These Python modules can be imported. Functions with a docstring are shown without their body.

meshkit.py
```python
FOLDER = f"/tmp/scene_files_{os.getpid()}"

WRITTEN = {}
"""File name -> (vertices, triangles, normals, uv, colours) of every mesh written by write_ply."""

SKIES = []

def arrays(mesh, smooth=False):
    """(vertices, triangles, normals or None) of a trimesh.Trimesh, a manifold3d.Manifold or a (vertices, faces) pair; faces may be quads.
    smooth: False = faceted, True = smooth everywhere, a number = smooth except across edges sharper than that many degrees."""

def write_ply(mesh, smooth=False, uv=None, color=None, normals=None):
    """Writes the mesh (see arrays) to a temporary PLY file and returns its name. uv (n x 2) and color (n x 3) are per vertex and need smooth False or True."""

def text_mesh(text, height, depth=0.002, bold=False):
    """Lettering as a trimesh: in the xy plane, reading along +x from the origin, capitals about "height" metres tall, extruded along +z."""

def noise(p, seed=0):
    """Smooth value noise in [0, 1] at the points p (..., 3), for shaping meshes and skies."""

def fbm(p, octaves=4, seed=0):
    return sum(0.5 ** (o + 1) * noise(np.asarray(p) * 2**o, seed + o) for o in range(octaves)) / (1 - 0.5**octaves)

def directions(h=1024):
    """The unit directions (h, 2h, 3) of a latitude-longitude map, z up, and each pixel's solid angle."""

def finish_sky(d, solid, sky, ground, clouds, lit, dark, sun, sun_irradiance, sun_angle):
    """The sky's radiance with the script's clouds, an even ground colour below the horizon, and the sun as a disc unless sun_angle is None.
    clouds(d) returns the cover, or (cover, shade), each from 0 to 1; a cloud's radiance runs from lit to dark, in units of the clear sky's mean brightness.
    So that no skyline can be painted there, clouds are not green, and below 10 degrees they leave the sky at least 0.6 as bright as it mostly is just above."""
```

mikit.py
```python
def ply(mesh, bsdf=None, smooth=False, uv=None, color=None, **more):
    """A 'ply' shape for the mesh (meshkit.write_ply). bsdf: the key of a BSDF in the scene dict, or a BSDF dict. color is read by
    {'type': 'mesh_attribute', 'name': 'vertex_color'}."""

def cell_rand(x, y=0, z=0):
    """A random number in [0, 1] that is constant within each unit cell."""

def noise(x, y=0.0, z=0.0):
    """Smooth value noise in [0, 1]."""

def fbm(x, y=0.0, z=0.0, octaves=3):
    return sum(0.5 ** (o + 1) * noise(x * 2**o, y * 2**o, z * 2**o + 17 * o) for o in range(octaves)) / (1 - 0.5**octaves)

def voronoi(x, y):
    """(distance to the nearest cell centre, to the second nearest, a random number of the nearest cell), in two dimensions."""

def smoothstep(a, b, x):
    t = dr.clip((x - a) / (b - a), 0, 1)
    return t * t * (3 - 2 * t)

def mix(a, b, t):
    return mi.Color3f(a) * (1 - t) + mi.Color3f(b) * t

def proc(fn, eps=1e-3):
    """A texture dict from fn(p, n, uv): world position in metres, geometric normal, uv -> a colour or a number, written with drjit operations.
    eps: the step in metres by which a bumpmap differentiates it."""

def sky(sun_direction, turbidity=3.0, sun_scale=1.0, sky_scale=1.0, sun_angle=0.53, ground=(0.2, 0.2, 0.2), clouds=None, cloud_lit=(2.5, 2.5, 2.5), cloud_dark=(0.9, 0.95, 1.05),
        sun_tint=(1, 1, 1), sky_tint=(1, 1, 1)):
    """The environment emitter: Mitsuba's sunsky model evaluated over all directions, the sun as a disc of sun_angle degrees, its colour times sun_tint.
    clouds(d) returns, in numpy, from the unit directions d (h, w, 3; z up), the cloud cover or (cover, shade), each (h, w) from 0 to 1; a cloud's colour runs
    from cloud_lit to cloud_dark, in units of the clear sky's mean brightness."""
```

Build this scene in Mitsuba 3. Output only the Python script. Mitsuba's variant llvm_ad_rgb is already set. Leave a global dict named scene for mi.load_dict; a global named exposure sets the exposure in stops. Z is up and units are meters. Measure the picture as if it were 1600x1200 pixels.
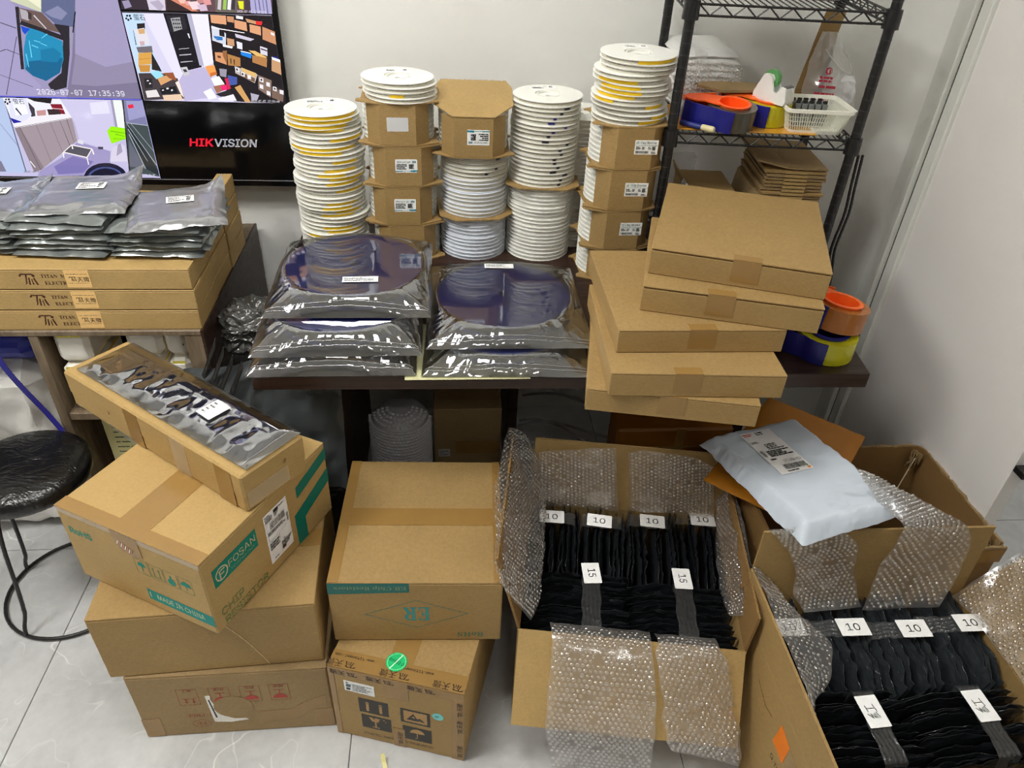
import math, glob, random
import numpy as np, trimesh, mitsuba as mi, drjit as dr
import shapely
from shapely import affinity
from shapely.geometry import Polygon, box as sbox, Point, LineString
from PIL import ImageFont
import mikit, meshkit
from mikit import proc, noise, fbm, smoothstep, mix

T4 = mi.ScalarTransform4f
scene, labels = {}, {}

# ---------------------------------------------------------------- camera
EYE = np.array([0.0, 0.0, 1.65])
FWD = np.array([0.08953861, 0.80968034, -0.5800005])
UP = np.array([0.01197325, 0.58142242, 0.81351374])
scene['camera'] = {
    'type': 'perspective', 'fov': 2 * math.degrees(math.atan(800 / 1150)), 'fov_axis': 'x',
    'near_clip': 0.05, 'far_clip': 50.0,
    'to_world': T4().look_at(origin=EYE.tolist(), target=(EYE + FWD).tolist(), up=UP.tolist())}

# ---------------------------------------------------------------- lamps of the room (ceiling panels) and exposure
exposure = 0.27
LAMPS = [(-0.40, 0.95, 0.60, 0.60, 17.0), (0.20, -0.95, 0.30, 0.30, 22.0), (-1.50, 0.55, 0.60, 0.60, 31.0), (2.35, 0.9, 0.60, 0.60, 10.0)]
CEIL = 2.75


def lin(c):
    c = np.asarray(c, float) / 255.0
    return np.where(c <= 0.04045, c / 12.92, ((c + 0.055) / 1.055) ** 2.4)


# ---------------------------------------------------------------- materials
def rgb(c):
    return {'type': 'rgb', 'value': [float(x) for x in lin(c)]}


def mat(name, d, two=True):
    scene['mat_' + name] = {'type': 'twosided', 'bsdf': d} if two else d


def kraft_fn(c, amt=0.10, sc=1.0):
    a = lin(c)

    def fn(p, n, uv):
        f = fbm(p.x * 260 * sc, p.y * 260 * sc, p.z * 260 * sc, octaves=2)
        g = noise(p.x * 14, p.y * 14, p.z * 14)
        k = 1 + amt * (f - 0.5) * 2.2 + 0.10 * (g - 0.5)
        return mi.Color3f(*[float(x) for x in a]) * k
    return fn


VC = {'type': 'mesh_attribute', 'name': 'vertex_color'}
mat('kraft', {'type': 'principled', 'base_color': proc(kraft_fn((154, 126, 81))), 'roughness': 0.62, 'specular': 0.3})
mat('kraft_pale', {'type': 'principled', 'base_color': proc(kraft_fn((171, 142, 92))), 'roughness': 0.6, 'specular': 0.3})
mat('kraft_grey', {'type': 'principled', 'base_color': proc(kraft_fn((149, 125, 89))), 'roughness': 0.66, 'specular': 0.25})
mat('kraft_inner', {'type': 'principled', 'base_color': proc(kraft_fn((132, 102, 63))), 'roughness': 0.7, 'specular': 0.2})
mat('packing_tape', {'type': 'principled', 'base_color': proc(kraft_fn((144, 111, 61), 0.03)), 'roughness': 0.24, 'specular': 0.5, 'clearcoat': 0.4, 'clearcoat_gloss': 0.9})
mat('print', {'type': 'principled', 'base_color': VC, 'roughness': 0.5, 'specular': 0.3})
mat('matte', {'type': 'principled', 'base_color': VC, 'roughness': 0.75, 'specular': 0.25})
mat('gloss', {'type': 'principled', 'base_color': VC, 'roughness': 0.22, 'specular': 0.5})
mat('satin', {'type': 'principled', 'base_color': VC, 'roughness': 0.4, 'specular': 0.45})
mat('black_film', {'type': 'principled', 'base_color': VC, 'roughness': 0.13, 'specular': 0.75, 'clearcoat': 0.6, 'clearcoat_gloss': 0.95})
def crinkle_fn(p, n, uv):
    w = noise(p.x * 40, p.y * 40, p.z * 40)
    a = dr.abs(2 * noise(p.x * 75 + 2 * w, p.y * 75, p.z * 75 + 2 * w) - 1)
    return 0.0016 * a + 0.0006 * noise(p.x * 240, p.y * 240, p.z * 240)


del scene['mat_black_film']
scene['mat_black_film'] = {'type': 'twosided', 'bsdf': {'type': 'bumpmap', 'arbitrary': proc(crinkle_fn), 'scale': 1.0, 'bsdf': {'type': 'principled', 'base_color': VC, 'roughness': 0.15, 'specular': 0.75, 'clearcoat': 0.6, 'clearcoat_gloss': 0.95}}}
mat('metal', {'type': 'principled', 'base_color': VC, 'roughness': 0.28, 'metallic': 0.85})
mat('reel', {'type': 'principled', 'base_color': VC, 'roughness': 0.38, 'specular': 0.45})


def wall_fn(p, n, uv):
    g = noise(p.x * 3, p.y * 3, p.z * 3)
    s = smoothstep(0.80, 0.86, noise(p.x * 19 + 3, p.y * 19, p.z * 26)) * smoothstep(0.6, 0.75, noise(p.x * 70, p.y * 70, p.z * 55))
    return mi.Color3f(0.865, 0.865, 0.84) * (1 - 0.02 * g - 0.01 * s)


mat('wall', {'type': 'principled', 'base_color': proc(wall_fn), 'roughness': 0.7, 'specular': 0.25})
mat('room', {'type': 'principled', 'base_color': {'type': 'rgb', 'value': [0.40, 0.385, 0.36]}, 'roughness': 0.7, 'specular': 0.25})  # unseen walls, greyed so that less light bounces back
mat('door', {'type': 'principled', 'base_color': {'type': 'rgb', 'value': [0.83, 0.805, 0.79]}, 'roughness': 0.35, 'specular': 0.4})
mat('trim', {'type': 'principled', 'base_color': {'type': 'rgb', 'value': [0.70, 0.71, 0.675]}, 'roughness': 0.4, 'specular': 0.4})


def tile_fn(p, n, uv):
    w = fbm(p.x * 3.1, p.y * 3.1, octaves=4) - 0.5
    w2 = fbm(p.x * 3.3 + 9, p.y * 3.3 + 4, octaves=4) - 0.5
    cloud = fbm(p.x * 6 + 2, p.y * 6, octaves=5)
    fine = fbm(p.x * 60, p.y * 60, octaves=3)
    brk = smoothstep(0.40, 0.62, fbm(p.x * 9 + 5, p.y * 9, octaves=3))
    v1 = dr.abs(noise(p.x * 2.1 + w * 3.4, p.y * 1.5 + w2 * 3.4) - 0.5)
    v2 = dr.abs(noise(p.x * 5.6 + w2 * 5, p.y * 4.7 + w * 5 + 7) - 0.5)
    v3 = dr.abs(noise(p.x * 9.0 + w * 6 + 3, p.y * 8.0 + w2 * 6) - 0.5)
    vein = (1 - smoothstep(0.0, 0.016, v1)) * 0.55 * brk + (1 - smoothstep(0.0, 0.012, v2)) * 0.34 * brk + (1 - smoothstep(0.0, 0.012, v3)) * 0.16
    base = mi.Color3f(0.515, 0.52, 0.525) * (0.74 + 0.40 * cloud + 0.14 * fine)
    return mix(base, (0.82, 0.82, 0.81), dr.clip(vein, 0, 1))


mat('tile', {'type': 'principled', 'base_color': proc(tile_fn), 'roughness': 0.28, 'specular': 0.45})


def wood_fn(dark, light, sx, sy, sz):
    a, b = mi.Color3f(*[float(x) for x in lin(dark)]), mi.Color3f(*[float(x) for x in lin(light)])

    def fn(p, n, uv):
        g = fbm(p.x * sx, p.y * sy, p.z * sz, octaves=4)
        l = fbm(p.x * sx * 3.3, p.y * sy * 3.3, p.z * sz * 3.3, octaves=2)
        t = dr.clip((g * 0.65 + l * 0.35 - 0.28) * 2.2, 0, 1)
        return a * (1 - t) + b * t
    return fn


mat('dark_wood', {'type': 'principled', 'base_color': proc(wood_fn((34, 22, 18), (62, 42, 33), 5, 90, 90)), 'roughness': 0.42, 'specular': 0.4})
mat('grey_wood', {'type': 'principled', 'base_color': proc(wood_fn((92, 78, 62), (132, 116, 96), 70, 70, 6)), 'roughness': 0.5, 'specular': 0.35})
mat('black_metal', {'type': 'principled', 'base_color': rgb((22, 22, 23)), 'roughness': 0.35, 'specular': 0.5})


def leather_fn(p, n, uv):
    w = noise(p.x * 30, p.y * 30) * 3
    return 0.0012 * noise(p.x * 45 + w, p.y * 260 + w * 4) + 0.0004 * noise(p.x * 300, p.y * 500)


scene['mat_leather'] = {'type': 'twosided', 'bsdf': {'type': 'bumpmap', 'arbitrary': proc(leather_fn), 'scale': 1.0, 'bsdf': {'type': 'principled', 'base_color': rgb((14, 14, 15)), 'roughness': 0.27, 'specular': 0.55}}}
scene['mat_black_glass'] = {'type': 'twosided', 'bsdf': {'type': 'principled', 'base_color': rgb((8, 8, 11)), 'roughness': 0.12, 'specular': 0.5}}
# films: thin see-through sheets
scene['mat_shield_film'] = {'type': 'mask', 'opacity': 0.58, 'bsdf': {'type': 'twosided', 'bsdf': {'type': 'principled', 'base_color': {'type': 'rgb', 'value': [0.56, 0.565, 0.57]}, 'metallic': 1.0, 'roughness': 0.05}}}
scene['mat_clear_film'] = {'type': 'mask', 'opacity': 0.16, 'bsdf': {'type': 'twosided', 'bsdf': {'type': 'principled', 'base_color': {'type': 'rgb', 'value': [0.75, 0.75, 0.74]}, 'metallic': 0.5, 'roughness': 0.12, 'specular': 0.8}}}
scene['mat_tape_film'] = {'type': 'mask', 'opacity': 0.065, 'bsdf': {'type': 'twosided', 'bsdf': {'type': 'principled', 'base_color': {'type': 'rgb', 'value': [0.7, 0.7, 0.7]}, 'metallic': 0.6, 'roughness': 0.06, 'specular': 0.9}}}
scene['mat_bubble_film'] = {'type': 'mask', 'opacity': 0.16, 'bsdf': {'type': 'twosided', 'bsdf': {'type': 'principled', 'base_color': {'type': 'rgb', 'value': [0.62, 0.61, 0.61]}, 'metallic': 0.55, 'roughness': 0.16, 'specular': 0.8}}}
scene['mat_bubble_dome'] = {'type': 'mask', 'opacity': 0.55, 'bsdf': {'type': 'twosided', 'bsdf': {'type': 'principled', 'base_color': {'type': 'rgb', 'value': [0.88, 0.87, 0.86]}, 'metallic': 1.0, 'roughness': 0.07}}}
scene['mat_grey_shield'] = {'type': 'twosided', 'bsdf': {'type': 'principled', 'base_color': VC, 'metallic': 0.65, 'roughness': 0.2, 'specular': 0.7}}


# ---------------------------------------------------------------- mesh helpers
def A(m):
    """vertices, faces of anything"""
    if isinstance(m, tuple):
        return np.asarray(m[0], float), np.asarray(m[1], int)
    return np.asarray(m.vertices, float), np.asarray(m.faces, int)


def tri(f):
    f = np.asarray(f, int)
    return np.vstack([f[:, [0, 1, 2]], f[:, [0, 2, 3]]]) if f.shape[1] == 4 else f


def join(ms):
    vs, fs, k = [], [], 0
    for m in ms:
        v, f = A(m)
        f = tri(f)
        vs.append(v); fs.append(f + k); k += len(v)
    return np.vstack(vs), np.vstack(fs)


def mx(x=0, y=0, z=0, rz=0, rx=0, ry=0):
    cz, sz, cx, sx, cy, sy = math.cos(rz), math.sin(rz), math.cos(rx), math.sin(rx), math.cos(ry), math.sin(ry)
    m = np.eye(4)
    m[:3, :3] = np.array([[cz, -sz, 0], [sz, cz, 0], [0, 0, 1]]) @ np.array([[cy, 0, sy], [0, 1, 0], [-sy, 0, cy]]) @ np.array([[1, 0, 0], [0, cx, -sx], [0, sx, cx]])
    m[:3, 3] = [x, y, z]
    return m


def xf(m, M):
    v, f = A(m)
    return v @ M[:3, :3].T + M[:3, 3], tri(f)


def frame(o, ex, ey):
    ex, ey = np.asarray(ex, float), np.asarray(ey, float)
    ex = ex / np.linalg.norm(ex)
    n = np.cross(ex, ey); n /= np.linalg.norm(n)
    m = np.eye(4)
    m[:3, 0], m[:3, 1], m[:3, 2], m[:3, 3] = ex, np.cross(n, ex), n, o
    return m


def bbox(sx, sy, sz, b=0.0, c=(0, 0, 0)):
    """box centred at c, edges chamfered by b"""
    if b <= 0:
        m = trimesh.creation.box((sx, sy, sz))
        return np.asarray(m.vertices) + c, np.asarray(m.faces)
    p = []
    for a in (-1, 1):
        for d in (-1, 1):
            for e in (-1, 1):
                p += [[a * (sx / 2 - b), d * (sy / 2 - b), e * sz / 2], [a * (sx / 2 - b), d * sy / 2, e * (sz / 2 - b)], [a * sx / 2, d * (sy / 2 - b), e * (sz / 2 - b)]]
    h = trimesh.Trimesh(np.array(p)).convex_hull
    return np.asarray(h.vertices) + c, np.asarray(h.faces)


def span(x0, x1, y0, y1, z0, z1, b=0.0):
    return bbox(x1 - x0, y1 - y0, z1 - z0, b, ((x0 + x1) / 2, (y0 + y1) / 2, (z0 + z1) / 2))


def tube(pts, r, sides=8, closed=False):
    p = np.asarray(pts, float)
    if closed:
        t = np.roll(p, -1, 0) - np.roll(p, 1, 0)
    else:
        t = np.gradient(p, axis=0)
    t /= np.linalg.norm(t, axis=1, keepdims=True) + 1e-12
    ref = np.array([0, 0, 1.0]) if abs(t[:, 2]).mean() < 0.8 else np.array([1.0, 0, 0])
    a = np.cross(t, ref); a /= np.linalg.norm(a, axis=1, keepdims=True) + 1e-12
    b = np.cross(t, a)
    an = np.arange(sides) * 2 * np.pi / sides
    r = np.broadcast_to(r, (len(p),))
    v = p[:, None] + r[:, None, None] * (np.cos(an)[None, :, None] * a[:, None] + np.sin(an)[None, :, None] * b[:, None])
    n = len(p)
    i, j = np.meshgrid(np.arange(n if closed else n - 1), np.arange(sides), indexing='ij')
    k, l = (i + 1) % n, (j + 1) % sides
    q = np.stack([i * sides + j, i * sides + l, k * sides + l, k * sides + j], -1).reshape(-1, 4)
    v = v.reshape(-1, 3); f = tri(q)
    if not closed:
        e = len(v)
        v = np.vstack([v, p[:1], p[-1:]])
        s = np.arange(sides)
        f = np.vstack([f, np.stack([s * 0 + e, (s + 1) % sides, s], 1), np.stack([s * 0 + e + 1, (n - 1) * sides + s, (n - 1) * sides + (s + 1) % sides], 1)])
    return v, f


def smooth_path(pts, n=24):
    from scipy.interpolate import CubicSpline
    p = np.asarray(pts, float)
    d = np.concatenate([[0], np.cumsum(np.linalg.norm(np.diff(p, axis=0), axis=1) + 1e-9)])
    if len(p) == 2:
        return np.stack([np.interp(np.linspace(0, d[-1], n), d, p[:, k]) for k in range(3)], 1)
    from scipy.interpolate import PchipInterpolator
    return PchipInterpolator(d, p)(np.linspace(0, d[-1], n))


def lathe(prof, n=40, closed=True):
    """profile of (r, z) points, turned about z; closed joins the last point to the first"""
    p = np.asarray(prof, float)
    a = np.arange(n) * 2 * np.pi / n
    v = np.stack([p[None, :, 0] * np.cos(a)[:, None], p[None, :, 0] * np.sin(a)[:, None], np.broadcast_to(p[None, :, 1], (n, len(p)))], -1).reshape(-1, 3)
    m = len(p)
    i, j = np.meshgrid(np.arange(n), np.arange(m if closed else m - 1), indexing='ij')
    k, l = (i + 1) % n, (j + 1) % m
    q = np.stack([i * m + j, k * m + j, k * m + l, i * m + l], -1).reshape(-1, 4)
    return v, tri(q)


def prism(poly, h, z0=0.0):
    gs = [g for g in getattr(poly, 'geoms', [poly]) if g.area > 1e-10]
    ms = [trimesh.creation.extrude_polygon(g, h, engine='earcut') for g in gs]
    v, f = join(ms)
    return v + [0, 0, z0], f


def flat(poly, z=0.0):
    out = []
    for g in getattr(poly, 'geoms', [poly]):
        if g.is_empty or g.area < 1e-10:
            continue
        v, f = trimesh.creation.triangulate_polygon(g, engine='earcut')
        v = np.asarray(v, float); f = np.asarray(f, int)
        a = v[f]
        s = np.cross(a[:, 1] - a[:, 0], a[:, 2] - a[:, 0]) < 0
        f[s] = f[s][:, ::-1]
        out.append((np.column_stack([v, np.full(len(v), z)]), f))
    return join(out)


def grid_faces(nu, nv, off=0, flip=False):
    i, j = np.meshgrid(np.arange(nu - 1), np.arange(nv - 1), indexing='ij')
    q = np.stack([i * nv + j, (i + 1) * nv + j, (i + 1) * nv + j + 1, i * nv + j + 1], -1).reshape(-1, 4)
    if flip:
        q = q[:, ::-1]
    return tri(q) + off


def sheet_solid(P, t):
    """a grid of points (nu, nv, 3) as a closed thin sheet of thickness t"""
    nu, nv = P.shape[:2]
    du, dv = np.gradient(P, axis=0), np.gradient(P, axis=1)
    n = np.cross(du, dv); n /= np.linalg.norm(n, axis=-1, keepdims=True) + 1e-12
    a, b = P + n * t / 2, P - n * t / 2
    v = np.vstack([a.reshape(-1, 3), b.reshape(-1, 3)])
    f = [grid_faces(nu, nv), grid_faces(nu, nv, nu * nv, True)]
    idx = np.arange(nu * nv).reshape(nu, nv)
    ring = np.concatenate([idx[:, 0], idx[-1, 1:], idx[-2::-1, -1], idx[0, -2:0:-1]])
    r2 = np.roll(ring, -1)
    o = nu * nv
    f.append(np.stack([ring, ring + o, r2 + o], 1)); f.append(np.stack([ring, r2 + o, r2], 1))
    return v, np.vstack(f)


# ---------------------------------------------------------------- scene helpers
COUNT = {}


def unique(name):
    k = COUNT.get(name, 0)
    COUNT[name] = k + 1
    return name if k == 0 else f'{name}_{k:03d}'


def split_smooth(m, angle):
    v, f = A(m)
    s = trimesh.graph.smooth_shade(trimesh.Trimesh(v, tri(f), process=True), angle=np.radians(angle), facet_minarea=None)
    return np.asarray(s.vertices), np.asarray(s.faces)


def shape(mesh, material, smooth=False, color=None):
    v, f = A(mesh)
    f = tri(f)
    if color is not None:
        c = np.asarray(color, float)
        if c.ndim == 1:
            c = lin(c)
            if smooth not in (False, True):
                v, f = split_smooth((v, f), smooth); smooth = True
            c = np.tile(c, (len(v), 1))
        return mikit.ply((v, f), 'mat_' + material, smooth=smooth, color=c)
    if smooth not in (False, True):
        v, f = split_smooth((v, f), smooth); smooth = True
    return mikit.ply((v, f), 'mat_' + material, smooth=smooth)


def placed(d, M):
    return {**d, 'to_world': T4(M.tolist())}


def thing(name, label, cat, group=None):
    k = unique(name)
    labels[k] = {'label': label, 'category': cat}
    if group:
        labels[k]['group'] = group
    return k


def part(parent, name, mesh, material, smooth=False, color=None, label=None, kind=None):
    k = unique(parent + '__' + name)
    scene[k] = shape(mesh, material, smooth, color)
    if label or kind:
        labels[k] = {}
        if label:
            labels[k]['label'] = label
        if kind:
            labels[k]['kind'] = kind
    return k


def part_of(parent, name, d, M=None):
    k = unique(parent + '__' + name)
    scene[k] = d if M is None else placed(d, M)
    return k


def solo(name, label, cat, mesh, material, smooth=False, color=None, group=None):
    k = thing(name, label, cat, group)
    scene[k] = shape(mesh, material, smooth, color)
    return k


def struct(name, label, mesh, material, smooth=False, color=None):
    assert name not in scene
    scene[name] = shape(mesh, material, smooth, color)
    labels[name] = {'label': label, 'kind': 'structure'}
    COUNT[name] = 1
    return name


FONTS = {k: glob.glob('/opt/blender-*/*/datafiles/fonts/' + v)[0] for k, v in dict(
    sans='Inter.woff2', cjk='Noto Sans CJK Regular.woff2', math='NotoSansMath-Regular.woff2', mono='DejaVuSansMono.woff2').items()}
_FT, _TX = {}, {}


def serif(s):
    """the same letters in the bold serif alphabet of the maths font"""
    return ''.join(chr(0x1D400 + ord(c) - 65) if 'A' <= c <= 'Z' else chr(0x1D41A + ord(c) - 97) if 'a' <= c <= 'z' else c for c in s)


def text(s, h, font='sans', bold=0, size=56):
    """lettering as a polygon, capitals h tall, starting at the origin on its base line"""
    key = (s, font, bold, size)
    if key not in _TX:
        ft = _FT.setdefault((font, size), ImageFont.truetype(FONTS[font], size))
        mask, off = ft.getmask2(s, mode='L', stroke_width=bold, anchor='ls')
        w, hh = mask.size
        a = np.array([mask.getpixel((x, y)) for y in range(hh) for x in range(w)]).reshape(hh, w) > 120 if w * hh < 1 else np.frombuffer(bytes(mask), np.uint8).reshape(hh, w) > 120
        a = np.pad(a, ((0, 0), (1, 1))).astype(np.int8)
        r, st = np.nonzero(np.diff(a, axis=1) == 1)
        en = np.nonzero(np.diff(a, axis=1) == -1)[1]
        g = shapely.union_all(shapely.box(st, -r - 1, en, -r)).buffer(0.5).buffer(-0.5).simplify(0.45)
        _TX[key] = affinity.translate(g, off[0], -off[1])
    s_ = h / (0.727 * size)
    return affinity.scale(_TX[key], s_, s_, origin=(0, 0))


def fit_text(s, x0, x1, y0, y1, **k):
    """lettering stretched to fill the given box"""
    g = text(s, 1.0, **k)
    a = g.bounds
    g = affinity.translate(g, -a[0], -a[1])
    g = affinity.scale(g, (x1 - x0) / (a[2] - a[0]), (y1 - y0) / (a[3] - a[1]), origin=(0, 0))
    return affinity.translate(g, x0, y0)


def rect(x0, x1, y0, y1):
    return sbox(min(x0, x1), min(y0, y1), max(x0, x1), max(y0, y1))


def para(x, y, w, h):
    return sbox(x - w / 2, y - h / 2, x + w / 2, y + h / 2)


def ring(poly, t):
    return poly.difference(poly.buffer(-t, join_style=2))


def rot(g, a, o=(0, 0)):
    return affinity.rotate(g, a, origin=o)


def flip180(g, c=(0, 0)):
    return affinity.rotate(g, 180, origin=c)


def move(g, dx, dy):
    return affinity.translate(g, dx, dy)


def U(gs):
    return shapely.union_all([g for g in gs])


def printed(parent, name, fr, items, lift=0.0004, material='print', label=None):
    """flat print: items of (polygon, colour), later ones above earlier ones, in the frame fr"""
    ms, cs = [], []
    for k, (g, c) in enumerate(items):
        if g.is_empty or g.area < 1e-9:
            continue
        m = xf(flat(g, lift + 0.00012 * k), fr)
        ms.append(m); cs.append(np.tile(lin(c), (len(m[0]), 1)))
    k = unique(parent + '__' + name)
    v, f = join(ms)
    scene[k] = mikit.ply((v, f), 'mat_' + material, color=np.vstack(cs))
    if label:
        labels[k] = {'label': label}
    return k


def printed_each(parent, fr, named, lift=0.0004):
    """every printed symbol or line of lettering as a part of its own; items of one name that come in a list belong to one symbol"""
    for name, its in named:
        printed(parent, name, fr, its if isinstance(its, list) else [its], lift=lift)


def sticker(parent, name, fr, poly, color, items, t=0.0006, material='satin', label=None):
    """a stuck-on label: a thin plate with its print as a sub-part"""
    k = part(parent, name, xf(prism(poly, t, 0.0), fr), material, color=color, label=label)
    if items and k.count('__') < 2:
        printed(k, 'print', fr, items, lift=t + 0.0002)
    elif items:
        printed(parent, 'print', fr, items, lift=t + 0.0002)
    return k


def bars(x0, x1, y0, y1, seed, n=28):
    """a bar code"""
    r = np.random.default_rng(seed)
    w = r.uniform(0.4, 1.6, 2 * n)
    e = np.concatenate([[0], np.cumsum(w)]); e = x0 + (x1 - x0) * e / e[-1]
    return U([sbox(e[2 * i], y0, e[2 * i + 1], y1) for i in range(n)])


def scribble(x0, x1, y0, y1, rows, seed, fill=0.62):
    """rows of print too small to read: broken strokes"""
    r = np.random.default_rng(seed)
    out, h = [], (y1 - y0) / rows
    for i in range(rows):
        x, end = x0, x0 + (x1 - x0) * r.uniform(0.55, 1.0)
        yb = y1 - (i + 1) * h + h * (1 - fill) / 2
        while x < end:
            w = min(h * r.uniform(0.5, 2.4), end - x)
            out.append(sbox(x, yb, x + w, yb + h * fill)); x += w + h * 0.25
    return U(out)


def ordinal(n):
    w = ['first', 'second', 'third', 'fourth', 'fifth', 'sixth', 'seventh', 'eighth', 'ninth', 'tenth', 'eleventh', 'twelfth', 'thirteenth', 'fourteenth', 'fifteenth', 'sixteenth', 'seventeenth', 'eighteenth', 'nineteenth']
    if n <= 19:
        return w[n - 1]
    tens = {2: 'twent', 3: 'thirt', 4: 'fort'}[n // 10]
    return tens + 'ieth' if n % 10 == 0 else tens + 'y-' + w[n % 10 - 1]
# ================================================================ the room
WB, WR = 2.17, 1.245
struct('floor', 'grey marble-look tiled floor with thin dark joints', span(-2.6, 3.4, -2.5, 2.27, -0.06, -0.004), 'matte', color=(118, 118, 116))
_t = shape(bbox(0.7478, 0.7478, 0.02, 0.0012), 'tile')
for i in range(8):
    for j in range(6):
        x0, y0 = -2.475 + 0.75 * i, -2.225 + 0.75 * j
        if y0 + 0.75 > WB + 0.2 and j == 5:
            pass
        part_of('floor', 'tile', _t, mx(x0 + 0.375, y0 + 0.375, -0.01))
struct('wall_back', 'white painted back wall behind the reels and the shelf', span(-2.6, 3.4, WB, WB + 0.1, 0, CEIL), 'wall')
struct('wall_right', 'white painted side wall beside the wire shelf', join([span(WR, WR + 0.1, 1.868, WB, 0, CEIL), span(WR, WR + 0.1, 0.15, 1.868, 2.12, CEIL), span(WR, WR + 0.1, -2.5, 0.15, 0, CEIL)]), 'wall')
struct('wall_left', 'unseen wall left of the view, greyed to cut bounce light', span(-2.7, -2.6, -2.5, WB + 0.1, 0, CEIL), 'room')
struct('wall_front', 'unseen wall behind the viewer, greyed to cut bounce light', span(-2.6, 3.4, -2.6, -2.5, 0, CEIL), 'room')
struct('wall_far', 'unseen wall beyond the doorway, greyed to cut bounce light', span(3.4, 3.5, -2.5, WB + 0.1, 0, CEIL), 'room')
struct('ceiling', 'white ceiling', span(-2.7, 3.5, -2.6, WB + 0.1, CEIL, CEIL + 0.08), 'wall')
struct('baseboard_back', 'pale grey baseboard under the table', span(-0.55, WR, WB - 0.012, WB, 0, 0.09, 0.002), 'trim')
struct('trim_1', 'white door casing with a moulded step beside the door', join([span(WR - 0.014, WR, 1.806, 1.868, 0, 2.2, 0.003), span(WR - 0.026, WR, 1.785, 1.806, 0, 2.2, 0.003), span(WR - 0.014, WR, 1.79, 1.868, 1.092, 1.0935)]), 'trim')
k = struct('door_1', 'white flat door leaf standing beside the big empty carton', span(WR - 0.004, WR + 0.036, 1.117, 1.742, 0.006, 2.1, 0.003), 'door')
part(k, 'stile', span(WR - 0.014, WR + 0.036, 1.742, 1.781, 0.006, 2.1, 0.003), 'trim', label='narrow white edge strip')
part(k, 'gap', span(WR - 0.0125, WR + 0.03, 1.7812, 1.7848, 0.006, 2.1), 'matte', color=(92, 92, 90), label='dark strip painted as the shade in the casing joint')  # solid dark strip, its colour stands in for shade in the joint
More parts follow.
